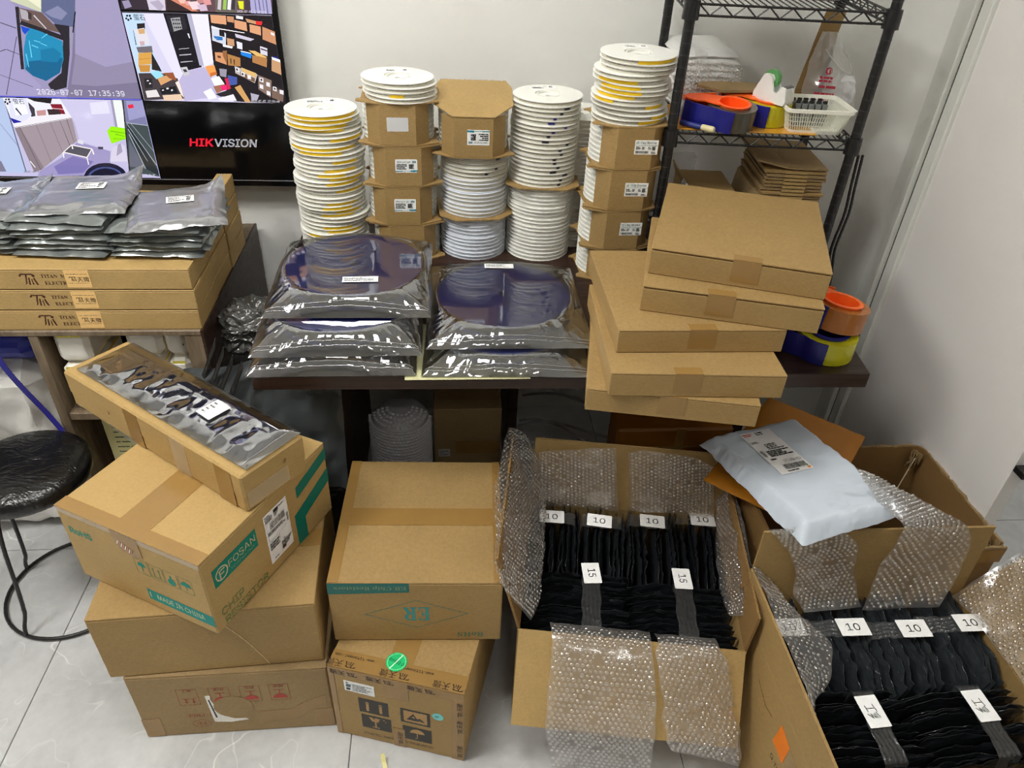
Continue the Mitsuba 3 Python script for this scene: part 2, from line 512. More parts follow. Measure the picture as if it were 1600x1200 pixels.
part(k, 'bumper', join([span(WR - 0.002, WR + 0.03, 1.085, 1.117, 0.598, 0.616, 0.002), span(WR + 0.002, WR + 0.02, 1.06, 1.09, 0.602, 0.612, 0.002)]), 'satin', color=(26, 26, 26), label='small black rubber bumper')
for lx, ly, sx, sy, e in LAMPS:
    t = thing('ceiling_light', f'square ceiling light panel, {("above the boxes", "behind the viewer", "at the far left", "beyond the doorway")[LAMPS.index((lx, ly, sx, sy, e))]}', 'ceiling light')
    fr_ = prism(rect(lx - sx / 2 - 0.02, lx + sx / 2 + 0.02, ly - sy / 2 - 0.02, ly + sy / 2 + 0.02).difference(rect(lx - sx / 2, lx + sx / 2, ly - sy / 2, ly + sy / 2)), 0.03, CEIL - 0.031)
    part(t, 'frame', fr_, 'satin', color=(235, 235, 235))
    kk = unique(t + '__diffuser')
    v = np.array([[lx - sx / 2, ly - sy / 2, CEIL - 0.02], [lx + sx / 2, ly - sy / 2, CEIL - 0.02], [lx + sx / 2, ly + sy / 2, CEIL - 0.02], [lx - sx / 2, ly + sy / 2, CEIL - 0.02]])
    scene[kk] = {**mikit.ply((v, np.array([[0, 2, 1], [0, 3, 2]])), 'mat_matte', color=np.full((4, 3), 0.8)), 'emitter': {'type': 'area', 'radiance': {'type': 'rgb', 'value': [e, e * 0.985, e * 0.93]}}}

# ================================================================ work table
TT = 0.75
t = thing('work_table', 'dark brown wooden table carrying the reel stacks and flat kraft boxes', 'table')
part(t, 'tabletop', prism(Polygon([(-0.405, 1.297), (0.943, 1.278), (1.035, 2.12), (-0.405, 2.12)]), 0.036, TT - 0.036), 'dark_wood')
for x0, x1, y0, y1 in ((-0.30, -0.262, 1.46, 2.08), (0.19, 0.222, 1.82, 2.08), (0.478, 0.515, 1.55, 1.60), (0.90, 0.935, 1.75, 2.08)):
    part(t, 'leg', span(x0, x1, y0, y1, 0, TT - 0.036, 0.002), 'dark_wood')
part(t, 'rear_rail', span(-0.262, 0.90, 2.09, 2.11, TT - 0.12, TT - 0.036, 0.002), 'dark_wood')
solo('paper_sheet', 'pale yellow paper under the big silver bags at the table edge', 'paper', span(-0.086, 0.18, 1.274, 1.50, TT + 0.0003, TT + 0.0013), 'matte', color=(205, 203, 160))

# ================================================================ cabinet on the left
CT = 0.72
t = thing('storage_cabinet', 'grey-brown wooden cabinet with open shelves under the long kraft boxes', 'cabinet')
part(t, 'top_panel', span(-1.75, -0.572, 1.528, 2.15, CT - 0.014, CT, 0.002), 'grey_wood')
part(t, 'side_panel', span(-0.612, -0.572, 1.53, 2.15, 0, CT - 0.014, 0.001), 'grey_wood')
part(t, 'side_panel', span(-1.75, -1.72, 1.53, 2.15, 0, CT - 0.014, 0.001), 'grey_wood')
part(t, 'side_cladding', span(-0.572, -0.566, 1.528, 2.15, 0, CT), 'dark_wood', label='dark brown side face')
part(t, 'divider', span(-0.962, -0.940, 1.53, 2.12, 0.05, CT - 0.014, 0.001), 'grey_wood')
part(t, 'shelf_board', span(-0.940, -0.612, 1.535, 2.12, 0.455, 0.475, 0.001), 'grey_wood')
part(t, 'shelf_board', span(-0.940, -0.612, 1.56, 2.12, 0.05, 0.07, 0.001), 'grey_wood')
part(t, 'back_panel', span(-1.72, -0.612, 2.12, 2.14, 0, CT - 0.014), 'grey_wood')


def tissue_pack(label, x0, x1, y0, y1, z0, z1, side=(222, 186, 60), seed=1):
    t = thing('tissue_pack', label, 'tissues', 'tissue packs in the cabinet')
    w, d, h = x1 - x0, y1 - y0, z1 - z0
    b = trimesh.Trimesh(*bbox(w, d, h, 0.014)).subdivide_to_size(0.02)
    v, f = np.asarray(b.vertices), np.asarray(b.faces)
    n = meshkit.fbm(v * 45 + seed, 2, seed)[:, None] - 0.5
    v = v * (1 + 0.015 * n)
    part(t, 'wrapper', (v + [(x0 + x1) / 2, (y0 + y1) / 2, (z0 + z1) / 2], f), 'satin', smooth=True, color=(236, 234, 226))
    fr = frame([x0, y0 + 0.003, z0], [1, 0, 0], [0, 0, 1])
    printed(t, 'printed_band', fr, [(rect(0.012, w - 0.012, h - 0.012, h - 0.004), (226, 214, 90)), (rect(w * 0.55, w * 0.55 + 0.016, h * 0.38, h * 0.38 + 0.005), (50, 50, 50))], lift=0.001)
    fs = frame([x1 - 0.002, y0, z0], [0, 1, 0], [0, 0, 1])
    printed(t, 'printed_side', fs, [(rect(0.012, d - 0.012, 0.006, h - 0.006), side), (Polygon([(0.012, 0.006), (d * 0.7, 0.006), (0.012, h - 0.01)]), (238, 226, 170)), (Point(d * 0.35, h * 0.5).buffer(0.012), (120, 60, 30))], lift=0.001)


for label, a in (('white tissue pack with yellow side, upper left on the cabinet shelf', (-0.925, -0.845, 1.55, 1.72, 0.615, 0.700)),
                 ('white tissue pack, lower left on the cabinet shelf', (-0.925, -0.842, 1.545, 1.72, 0.53, 0.612)),
                 ('bottom tissue pack on the left of the cabinet shelf', (-0.925, -0.842, 1.545, 1.72, 0.476, 0.528)),
                 ('white tissue pack standing second from the cabinet side panel', (-0.775, -0.69, 1.58, 1.74, 0.615, 0.700)),
                 ('white tissue pack squeezed against the cabinet side panel', (-0.684, -0.63, 1.58, 1.74, 0.612, 0.700)),
                 ('white tissue pack on the right, under the upper packs', (-0.775, -0.69, 1.57, 1.74, 0.476, 0.612)),
                 ('white tissue pack on the right, low against the side panel', (-0.684, -0.63, 1.57, 1.74, 0.476, 0.610))):
    tissue_pack(label, *a, seed=int(abs(a[0] * 100)))


def soft_block(cx, cy, cz, sx, sy, sz, seed, amp=0.02, freq=14, sub=0.02, r=0.03, flat_bottom=True):
    """a slumped, wrinkled soft volume"""
    b = trimesh.Trimesh(*bbox(sx, sy, sz, r)).subdivide_to_size(sub)
    v = np.asarray(b.vertices).copy()
    d = v / (np.linalg.norm(v / np.array([sx, sy, sz]), axis=1, keepdims=True) + 1e-6)
    q = v + [cx, cy, cz]
    n = meshkit.fbm(q * freq + seed, 3, seed) - 0.5
    ridge = 1 - np.abs(2 * meshkit.fbm(q * freq * 0.8 + seed + 5, 3, seed + 3) - 1)
    nn = v / (np.linalg.norm(v, axis=1, keepdims=True) + 1e-6)
    v = v + nn * (amp * (n * 1.4 + (ridge - 0.75) * 1.2))[:, None]
    if flat_bottom:
        v[:, 2] = np.maximum(v[:, 2], -sz / 2)
    return v + [cx, cy, cz], np.asarray(b.faces)


t = thing('woven_sack', 'white crumpled sack with a blue strap standing in the cabinet left of the divider', 'sack')
part(t, 'sack_body', soft_block(-1.19, 1.765, 0.290, 0.36, 0.34, 0.56, 3, 0.045, 9, 0.016, 0.06), 'satin', smooth=True, color=(226, 224, 220))
_sp = smooth_path([(-1.06, 1.55, 0.66), (-1.045, 1.535, 0.62), (-1.02, 1.53, 0.56), (-0.99, 1.525, 0.50), (-0.955, 1.51, 0.44)], 20)
part(t, 'strap', sheet_solid(np.stack([_sp + [-0.007, 0, -0.002], _sp + [0.007, 0, 0.002]], 1), 0.0015), 'satin', True, color=(38, 34, 120), label='dark blue strap')
solo('blue_bag', 'blue plastic bag stuffed above the white sack in the cabinet', 'bag', soft_block(-1.14, 1.70, 0.634, 0.30, 0.24, 0.085, 8, 0.02, 12, 0.016, 0.035), 'satin', smooth=True, color=(34, 42, 150))
t = thing('wall_notice', 'yellowish printed paper behind the cabinet compartment under the tissue shelf', 'paper')
scene[unique(t + '__sheet')] = shape(span(-0.905, -0.79, 1.60, 1.602, 0.0705, 0.452), 'matte', color=(214, 206, 150))
printed(t, 'printing', frame([-0.905, 1.60, 0.07], [1, 0, 0], [0, 0, 1]), [(scribble(0.02, 0.10, 0.15, 0.35, 12, 5, 0.22), (100, 108, 84))], lift=0.001)

# ================================================================ stool
SX, SY = -0.995, 1.385
t = thing('stool', 'round stool with a black leather seat and black wire legs on the tiles', 'stool')
prof = [(0.0001, 0.455), (0.06, 0.4545), (0.10, 0.451), (0.125, 0.444), (0.138, 0.434), (0.1435, 0.422), (0.142, 0.408), (0.136, 0.398), (0.128, 0.394), (0.0001, 0.394)]
v, f = lathe(prof, 64, closed=False)
part(t, 'seat', (v + [SX, SY, 0], f), 'leather', smooth=60)
a = np.linspace(0, 2 * np.pi, 64, endpoint=False)
part(t, 'foot_ring', tube(np.stack([SX + 0.168 * np.cos(a), SY + 0.168 * np.sin(a), 0.008 + 0 * a], 1), 0.0047, 8, True), 'black_metal', True)
part(t, 'seat_ring', tube(np.stack([SX + 0.10 * np.cos(a), SY + 0.10 * np.sin(a), 0.388 + 0 * a], 1), 0.006, 8, True), 'black_metal', True)
for k in range(4):
    an = math.radians(-112 + 90 * k)
    c, s = math.cos(an), math.sin(an)
    pts = [(SX + r * c, SY + r * s, z) for r, z in ((0.09, 0.388), (0.10, 0.375), (0.145, 0.09), (0.150, 0.062), (0.158, 0.05), (0.168, 0.012))]
    part(t, 'leg', tube(smooth_path(pts, 26), 0.0048, 8), 'black_metal', True)

t = thing('chrome_chair', 'dark chair back with chrome frame behind the stool, cut by the left edge', 'chair')
part(t, 'backrest', soft_block(-1.215, 1.515, 0.50, 0.17, 0.045, 0.13, 4, 0.004, 10, 0.015, 0.02, False), 'leather', True)
part(t, 'frame_tube', tube(smooth_path([(-1.28, 1.515, 0.44), (-1.16, 1.515, 0.445), (-1.125, 1.515, 0.43), (-1.15, 1.53, 0.36), (-1.30, 1.60, 0.01)], 30), 0.009, 10), 'metal', True, color=(190, 190, 192))
part(t, 'frame_tube', tube(smooth_path([(-1.30, 1.515, 0.44), (-1.32, 1.515, 0.40), (-1.32, 1.575, 0.01)], 20), 0.009, 10), 'metal', True, color=(190, 190, 192))
# ================================================================ component reels, octagon boxes
RR = 0.089


def reel_body(th=0.0113, n=44, hub=True):
    f, r = 0.0016, RR
    prof = [(0.0065, 0.0), (r - 0.0004, 0.0), (r, 0.0004), (r, f - 0.0003), (r - 0.0004, f), (0.0835, f), (0.0835, th - f), (r - 0.0004, th - f), (r, th - f + 0.0003), (r, th - 0.0004), (r - 0.0004, th), (0.033, th), (0.0315, th - 0.0045), (0.029, th - 0.0045), (0.029, th - 0.0006), (0.026, th - 0.0006), (0.026, th - 0.0055), (0.0065, th - 0.0055)]
    return lathe(prof, n)


def carrier_tape(th=0.0113, n=44, r=0.0848):
    """the wound carrier tape between the flanges, with its row of sprocket holes standing back"""
    f = 0.0018
    return lathe([(0.08, f), (r, f), (r, th - f), (0.08, th - f)], n)


def tape_leader(th, a0, a1, r=0.0862, z0=0.0022, z1=None, n=14):
    z1 = th - 0.0022 if z1 is None else z1
    a = np.linspace(a0, a1, n)
    P = np.stack([np.stack([r * np.cos(a), r * np.sin(a), 0 * a + z], -1) for z in (z0, z1)], 1)
    return sheet_solid(P, 0.0006)


def hole_row(th, a0=math.radians(200), a1=math.radians(340), n=64, r=0.0851):
    ms = []
    z = th - 0.0044
    for a in np.linspace(a0, a1, n):
        c, s = math.cos(a), math.sin(a)
        t = np.array([-s, c, 0]) * 0.0011
        p = np.array([r * c, r * s, z])
        u = np.array([0, 0, 0.0009])
        ms.append((np.array([p - t - u, p + t - u, p + t + u, p - t + u]), np.array([[0, 1, 2], [0, 2, 3]])))
    return join(ms)


WHITE, OFFW = (229, 229, 223), (212, 209, 194)
D_REEL = {h: shape(reel_body(h), 'reel', 35, WHITE) for h in (0.0113, 0.0098, 0.0125)}
D_REEL_SOFT = {h: shape(reel_body(h), 'reel', 35, (219, 224, 232)) for h in (0.0113,)}
D_TAPE = {h: shape(carrier_tape(h), 'reel', 35, OFFW) for h in (0.0113, 0.0098, 0.0125)}
D_HOLES = {h: shape(hole_row(h), 'matte', False, (120, 116, 104)) for h in (0.0113, 0.0098, 0.0125)}
D_GREYTAPE = {h: shape(carrier_tape(h), 'reel', 35, (176, 172, 160)) for h in (0.0113, 0.0098)}
_LEAD = {}


def leader(th, a0, a1, col, z0=0.0022, z1=None):
    key = (th, round(a0, 1), round(a1, 1), col, z0, z1)
    if key not in _LEAD:
        _LEAD[key] = shape(tape_leader(th, round(a0, 1), round(a1, 1), z0=z0, z1=z1), 'satin', True, col)
    return _LEAD[key]


rr = np.random.default_rng(5)


def reel(label, M, th=0.0113, group=None, yellow=None, mark=None, holes=True, plain=False, grey=False, soft=False):
    t = thing('tape_reel', label, 'reel', group)
    part_of(t, 'flanges', (D_REEL_SOFT if soft else D_REEL)[th], M)
    if not plain:
        part_of(t, 'carrier_tape', (D_GREYTAPE if grey else D_TAPE)[th], M)
    if holes:
        part_of(t, 'sprocket_holes', D_HOLES[th], M)
    for y in yellow or []:
        k = part_of(t, 'leader_tape', leader(th, math.radians(y[0]), math.radians(y[1]), (236, 196, 40)), M)
        labels[k] = {'label': 'yellow leader tape'}
    if mark is not None:
        k = part_of(t, 'end_mark', leader(th, math.radians(mark[0]), math.radians(mark[0] + 7.5), mark[1], 0.0030, 0.0078), M)
        labels[k] = {'label': 'small dark mark'}
    return t


def reel_label(t, M, th, lines, rz=0.0, w=0.075, h=0.030, y=0.055, glossy=False):
    fr = M @ mx(0, 0, th, rz) @ mx(-w / 2, y - h / 2, 0)
    items = [(fit_text(lines[0], 0.004, w - 0.022, h * 0.62, h * 0.86), (40, 40, 40))] if lines else []
    items += [(scribble(0.004, w - 0.024, 0.003, h * 0.55, 3, 3), (70, 70, 70)), (scribble(w - 0.017, w - 0.004, h * 0.4, h * 0.86, 5, 8, 0.8), (30, 30, 30))]
    sticker(t, 'label', fr, rect(0, w, 0, h), (244, 244, 244), items, t=0.0003)


def stack(cx, cy, z0, z1, n, name, th=0.0113, jit=0.0022, **fn):
    """n reels from z0 up to z1; per reel options come from fn(k, from the top)"""
    out = []
    pitch = (z1 - z0) / n
    for k in range(n):
        q = n - 1 - k
        o = {key: f(q) for key, f in fn.items()}
        r = np.random.default_rng(1000 + abs(int(cx * 1000)) * 7 + k)
        M = mx(cx + r.normal(0, jit), cy + r.normal(0, jit), z0 + pitch * k, r.uniform(-0.2, 0.2), r.normal(0, 0.004), r.normal(0, 0.004))
        out.append((reel(f'white tape reel, {ordinal(q + 1)} from the top of {name}', M, th, **o), M))
    return out


# leftmost stack, yellow leader tapes
YEL = {0: [(215, 352)], 1: [(205, 330)], 2: [(205, 318)], 3: [(200, 310)], 5: [(275, 350)], 7: [(205, 330)], 8: [(220, 290)], 10: [(290, 340)], 12: [(275, 335)], 13: [(250, 300)], 14: [(262, 340)], 15: [(280, 345)], 17: [(275, 335)], 20: [(275, 330)], 21: [(268, 320)], 22: [(285, 330)], 23: [(265, 320)], 26: [(255, 310)], 27: [(270, 330)], 28: [(215, 250)], 30: [(260, 320)], 32: [(250, 300)]}
s = stack(-0.297, 1.925, TT, 1.128, 35, 'the leftmost reel stack, beside the screen', jit=0.003, yellow=lambda q: YEL.get(q))
reel_label(s[-1][0], s[-1][1], 0.0113, ['CAP 0603 104K'], 0.1, 0.078, 0.030, 0.052)


def octagon(w, d, c):
    return Polygon([(-w / 2 + c, -d / 2), (w / 2 - c, -d / 2), (w / 2, -d / 2 + c), (w / 2, d / 2 - c), (w / 2 - c, d / 2), (-w / 2 + c, d / 2), (-w / 2, d / 2 - c), (-w / 2, -d / 2 + c)])


def reel_box(label, M, h, lab, n=8, where='', w=0.192, c=0.052, flapped=False, group='eight-sided kraft boxes of reels'):
    """an eight-sided kraft box: two flared boards, front and back walls of three panels each, open sides that show the reels"""
    t = thing('reel_box', label, 'cardboard box', group)
    tk = 0.003
    board = Polygon([(-w / 2 + c, -w / 2), (w / 2 - c, -w / 2), (w / 2 + 0.004, -w / 2 + c * 0.55), (w / 2 + 0.004, -w / 2 + c * 0.8), (w / 2 - 0.008, -w / 2 + c), (w / 2 - 0.008, w / 2 - c), (w / 2 + 0.004, w / 2 - c * 0.8), (w / 2 - c, w / 2),
                     (-w / 2 + c, w / 2), (-w / 2 - 0.004, w / 2 - c * 0.8), (-w / 2 + 0.008, w / 2 - c), (-w / 2 + 0.008, -w / 2 + c), (-w / 2 - 0.004, -w / 2 + c * 0.8), (-w / 2 - 0.004, -w / 2 + c * 0.55)])
    part(t, 'bottom_board', xf(prism(board, tk, 0.0005), M), 'kraft')
    if not flapped:
        part(t, 'top_board', xf(prism(board, tk, h - tk - 0.0005), M), 'kraft')
    o = octagon(w, w, c)
    for sgn, nm in ((-1, 'front_wall'), (1, 'back_wall')):
        strip = o.difference(o.buffer(-tk, join_style=2)).intersection(rect(-w, w, sgn * w, sgn * (w / 2 - c * 0.60)))
        part(t, nm, xf(prism(strip, h - 2 * tk - 0.002, tk + 0.001), M), 'kraft')
    for k in range(n):
        Mr = M @ mx(0, 0, tk + 0.001 + (h - 2 * tk - 0.004) / n * k)
        reel(f'white tape reel inside {where}, {ordinal(n - k)} from its top', Mr, 0.0113, plain=True, holes=False)
    fr = M @ frame([0, -w / 2 - 0.0002, h / 2], [1, 0, 0], [0, 0, 1])
    return t, fr


def lab_blue(t, fr, x, y, w=0.055, h=0.034, inverted=False, head='0805 ±5% 22R'):
    k0 = 1
    items = [(rect(0.0, 0.018, 0.0022, 0.0048), (60, 130, 150)), (rect(w - 0.017, w, 0.0018, 0.0062), (40, 120, 145)), (rect(0.018, w - 0.018, 0.003, 0.004), (60, 130, 150)),
             (fit_text(head, 0.004, w - 0.017, h - 0.009, h - 0.0045), (30, 30, 30)), (rect(w - 0.013, w - 0.003, h - 0.009, h - 0.004), (120, 140, 150)),
             (scribble(0.003, 0.030, 0.008, h - 0.011, 4, int(abs(x) * 1000) + 3), (50, 50, 50)), (scribble(w - 0.021, w - 0.008, 0.010, h - 0.012, 6, 9, 0.85), (30, 30, 30))]
    p = rect(0, w, 0, h).buffer(-0.002).buffer(0.002)
    f2 = fr @ mx(x - w / 2, y - h / 2, 0)
    if inverted:
        f2 = fr @ mx(x + w / 2, y + h / 2, 0, math.pi)
    sticker(t, 'label', f2, p, (240, 242, 242), items, t=0.0004)


S2X, S2Y = -0.105, 1.93
for k in range(4):
    M = mx(S2X + (0.004, -0.003, 0.002, -0.006)[k], S2Y, TT + 0.1035 * k, (0.05, 0.03, 0.05, 0.02)[k])
    q = 4 - k
    t, fr = reel_box(f'eight-sided kraft box, {ordinal(q)} from the top of the stack next to the leftmost reels', M, 0.1033, None, where=f'the {ordinal(q)} box of the left box stack')
    if k == 3:
        sticker(t, 'label', fr @ mx(0.0, 0.002, 0), rect(-0.026, 0.026, -0.016, 0.017), (205, 205, 205), [], t=0.0004)
    elif k > 0:
        lab_blue(t, fr, 0.006, 0.004)
zt = TT + 4 * 0.1035
for k, (dx, dy, y) in enumerate(((0.004, -0.004, None), (-0.002, 0.0, [(238, 262)]), (0.003, -0.003, None), (-0.004, 0.0, None))):
    M = mx(S2X + dx, S2Y - 0.012 + dy, zt + 0.0112 * k, 0.3 * k, 0.01 * (k % 2), 0.008)
    t = reel(f'clear-white tape reel, {ordinal(4 - k)} from the top of the pile on the plain-labelled box', M, 0.0113, yellow=y)
    if k == 3:
        reel_label(t, M @ mx(0, 0, 0, -0.85), 0.0113, ['0402 X7R 104K'], 0.0, 0.062, 0.026, 0.05)

S3X, S3Y = 0.082, 1.93
stack(S3X, S3Y, TT, 0.868, 11, 'the lower pile under the tilted kraft box', jit=0.0014, soft=lambda q: True, plain=lambda q: True, holes=lambda q: False)
solo('cardboard_divider', 'kraft divider sheet between the reels under the tilted kraft box', 'cardboard sheet', xf(prism(octagon(0.196, 0.196, 0.04), 0.003, 0.8685), mx(S3X, S3Y, 0, 0.1)), 'kraft')
MK3 = {0: (300, (30, 28, 60)), 1: (305, (30, 28, 60)), 3: (296, (25, 25, 40)), 4: (290, (25, 25, 40))}
stack(S3X, S3Y, 0.8722, 1.040, 15, 'the upper pile under the tilted kraft box', jit=0.0016, mark=lambda q: MK3.get(q), holes=lambda q: q < 6, soft=lambda q: q > 5)
M = mx(0.078, 1.925, 1.042, -0.03, 0.06, 0)
t, fr = reel_box('kraft eight-sided box with its lid flap standing up, on the third reel stack', M, 0.105, None, n=8, where='the tilted box with the raised lid', flapped=True, w=0.20)
lab_blue(t, fr, 0.012, 0.002, 0.055, 0.038, True, '0402 X7R 1uF')
P = np.array([[(-0.052, -0.101, 0.104), (0.052, -0.101, 0.104)], [(-0.098, -0.05, 0.117), (0.098, -0.05, 0.117)], [(-0.098, 0.05, 0.128), (0.098, 0.05, 0.128)], [(-0.085, 0.10, 0.13), (0.085, 0.10, 0.13)]], float)
P = np.stack([P[:, 0] * (1 - s) + P[:, 1] * s for s in np.linspace(0, 1, 5)], 1)
part(t, 'lid', xf(sheet_solid(P.transpose(1, 0, 2), 0.003), M), 'kraft_pale', label='paler raised lid')

S4X, S4Y = 0.264, 1.927
stack(S4X, S4Y, TT, 0.955, 19, 'the lower half of the fourth reel stack', jit=0.0012, plain=lambda q: True, holes=lambda q: False)
solo('cardboard_divider', 'kraft divider sheet halfway up the fourth reel stack', 'cardboard sheet', xf(prism(octagon(0.194, 0.194, 0.035), 0.003, 0.9552), mx(S4X, S4Y, 0, -0.08)), 'kraft')
MK4 = {1: 295, 2: 291, 3: 274, 4: 272, 5: 286, 6: 286, 7: 273, 8: 266, 9: 291, 10: 284, 11: 284, 12: 284, 13: 284, 14: 286, 15: 288, 16: 294, 17: 292, 18: 286}
BLUE = {3, 4, 5, 6}
s = stack(S4X, S4Y, 0.9588, 1.172, 19, 'the fourth reel stack, marked with dark dashes', jit=0.0016, mark=lambda q: (MK4[q], (36, 36, 120) if q in BLUE else (26, 26, 44)) if q in MK4 else None)
reel_label(s[-1][0], s[-1][1], 0.0113, ['0603 10K 1KSP'], -0.05, 0.066, 0.026, 0.058)

# stack behind the printed boxes
stack(0.372, 2.02, TT, 1.105, 32, 'the stack behind the Chip Resistor boxes', jit=0.0016, holes=lambda q: False, plain=lambda q: True)

S5X, S5Y = 0.448, 1.815
z = TT
for k in range(4):
    h = (0.092, 0.104, 0.104, 0.104)[k]
    M = mx(S5X + (0.0, -0.003, 0.002, 0.003)[k], S5Y, z, (0.04, 0.06, 0.0, 0.03)[k])
    t, fr = reel_box(f'kraft Chip Resistor box, {ordinal(4 - k)} from the top of the stack beside the shelf', M, h - 0.0005, None, where=f'the {ordinal(4 - k)} Chip Resistor box', n=int(h / 0.0118))
    if k > 0:
        w, hh = 0.057, 0.034
        f2 = fr @ mx(0.022 - w / 2 + (0.004, 0, 0, 0.006)[k], 0.004 - hh / 2, 0)
        items = [(fit_text('ER', 0.004, 0.010, hh - 0.009, hh - 0.003, font='math', bold=0) if False else fit_text(serif('ER'), 0.003, 0.010, hh - 0.0095, hh - 0.0028, font='math'), (20, 80, 75)),
                 (fit_text(serif('Chip Resistor'), 0.013, w - 0.004, hh - 0.0105, hh - 0.0025, font='math'), (40, 70, 72)),
                 (rect(0, w, hh - 0.0128, hh - 0.012), (60, 120, 115)), (scribble(0.003, 0.016, 0.012, 0.0195, 2, 1), (40, 40, 40)), (scribble(0.018, 0.028, 0.012, 0.0195, 2, 2), (40, 40, 40)), (scribble(0.033, 0.042, 0.012, 0.0195, 2, 3), (40, 40, 40)),
                 (scribble(w - 0.014, w - 0.005, 0.0105, 0.020, 6, 4, 0.85), (30, 30, 30)), (bars(0.003, 0.034, 0.003, 0.009, k, 24), (20, 20, 20)), (scribble(w - 0.016, w - 0.004, 0.0025, 0.0075, 2, 6), (30, 30, 30))]
        sticker(t, 'label', f2, rect(0, w, 0, hh), (243, 244, 242), items, t=0.0004)
    z += h
ST = [dict(grey=True, yellow=[(275, 325)]), dict(grey=True, yellow=[(290, 340)]), dict(grey=True), dict(grey=True, yellow=[(285, 325)]), dict(yellow=[(195, 235)]), dict(yellow=[(195, 262)]), dict(yellow=[(195, 268)]), dict(yellow=[(198, 270)]), dict(yellow=[(200, 268)]), dict(), dict(), dict(), dict(yellow=[(255, 345)])]
for k, o in enumerate(ST):
    r = np.random.default_rng(77 + k)
    grey = o.pop('grey', False)
    M = mx(S5X + 0.006 * math.sin(k * 1.3) + (0.006 if k > 9 else 0), S5Y - 0.006 + r.normal(0, 0.002), z + 0.0111 * k + 0.001, 0, 0.015, -0.012 + 0.003 * (k % 3))
    t = reel(f'white tape reel, {ordinal(len(ST) - k)} from the top of the pile on the Chip Resistor boxes', M, 0.0113, grey=grey, **o)
    if k == len(ST) - 1:
        reel_label(t, M, 0.0113, ['0805 NPO'], -0.1, 0.06, 0.022, 0.055)
# ================================================================ flat kraft boxes and cartons
def top_face(M, L, W, H):
    return M @ frame([-L / 2, -W / 2, H], [1, 0, 0], [0, 1, 0])


def face_frame(M, L, W, H, f):
    """frame at the centre of a side: x along it as seen from outside, y up"""
    return M @ {'F': frame([0, -W / 2, H / 2], [1, 0, 0], [0, 0, 1]), 'R': frame([L / 2, 0, H / 2], [0, 1, 0], [0, 0, 1]),
                'L': frame([-L / 2, 0, H / 2], [0, -1, 0], [0, 0, 1]), 'B': frame([0, W / 2, H / 2], [-1, 0, 0], [0, 0, 1]), 'T': frame([0, 0, H], [1, 0, 0], [0, 1, 0])}[f]


def plate(parent, name, fr, poly, material, t=0.0005, z=0.0, color=None, label=None):
    return part(parent, name, xf(prism(poly, t, z), fr), material, color=color, label=label)


def flat_box(label, M, L, W, H, lid=True, tape_x=0.0, mat_='kraft', group=None, tape_w=0.055, notch=False):
    t = thing('flat_box', label, 'cardboard box', group)
    g = 0.0025
    if lid:
        part(t, 'tray', xf(bbox(L, W, H - 0.007, 0.0012, (0, 0, (H - 0.007) / 2)), M), mat_)
        part(t, 'inner_wall', xf(span(-L / 2 + 0.004, L / 2 - 0.004, -W / 2 + 0.004, W / 2 - 0.004, H - 0.0075, H - 0.0035), M), 'kraft_inner')
        part(t, 'lid', xf(bbox(L + 0.001, W + 0.0012, 0.004, 0.0012, (0, 0, H - 0.002)), M), mat_)
        for s in (-1, 1):
            part(t, 'side_tab', xf(span(s * L / 2 - 0.0018 if s > 0 else -L / 2 - 0.0002, s * L / 2 + 0.0002 if s > 0 else -L / 2 + 0.0018, -W / 2 + 0.012, W / 2 - 0.003, H - 0.007, H - 0.004), M), mat_)
    else:
        part(t, 'tray', xf(bbox(L, W, H - 0.0045, 0.0012, (0, 0, (H - 0.0045) / 2)), M), mat_)
        part(t, 'lid', xf(bbox(L + 0.0004, W + 0.0004, 0.0044, 0.0014, (0, 0, H - 0.0022)), M), mat_)
    fr = face_frame(M, L, W, H, 'F')
    if tape_w:
        plate(t, 'packing_tape', fr, rect(tape_x - tape_w / 2, tape_x + tape_w / 2, -H * 0.32, H / 2 + 0.0005), 'packing_tape', 0.0004, 0.0006)
        plate(t, 'packing_tape', M @ mx(0, 0, H), rect(tape_x - tape_w / 2, tape_x + tape_w / 2, -W / 2 - 0.0006, -W / 2 + 0.022), 'packing_tape', 0.0004, 0.0003)
    return t


KB = [(0.4803, 1.3075, -0.195, 0.340, 0.36, 0.0541, 0.75), (0.4968, 1.3087, -0.0491, 0.345, 0.36, 0.0545, 0.8041), (0.5098, 1.3847, -0.0066, 0.340, 0.3587, 0.0527, 0.8586),
      (0.6134, 1.4082, -0.2805, 0.3496, 0.36, 0.0572, 0.9113), (0.6443, 1.4602, -0.3387, 0.3479, 0.3868, 0.0581, 0.9685)]
NM = ['lowest flat kraft box of the stack of five, overhanging the table edge', 'second flat kraft box from the bottom, squared with the table edge', 'middle flat kraft box of the stack of five, its left top showing', 'second flat kraft box from the top, turned to the right', 'topmost flat kraft box of the stack in front of the shelf']
for i, (cx, cy, rz, L, W, H, z0) in enumerate(KB):
    flat_box(NM[i], mx(cx, cy, z0 + 0.0003 * (i + 1), rz), L, W, H - 0.0004, lid=i >= 3, tape_x=(0.0, -0.02, 0.0, -0.02, 0.015)[i], mat_='kraft')

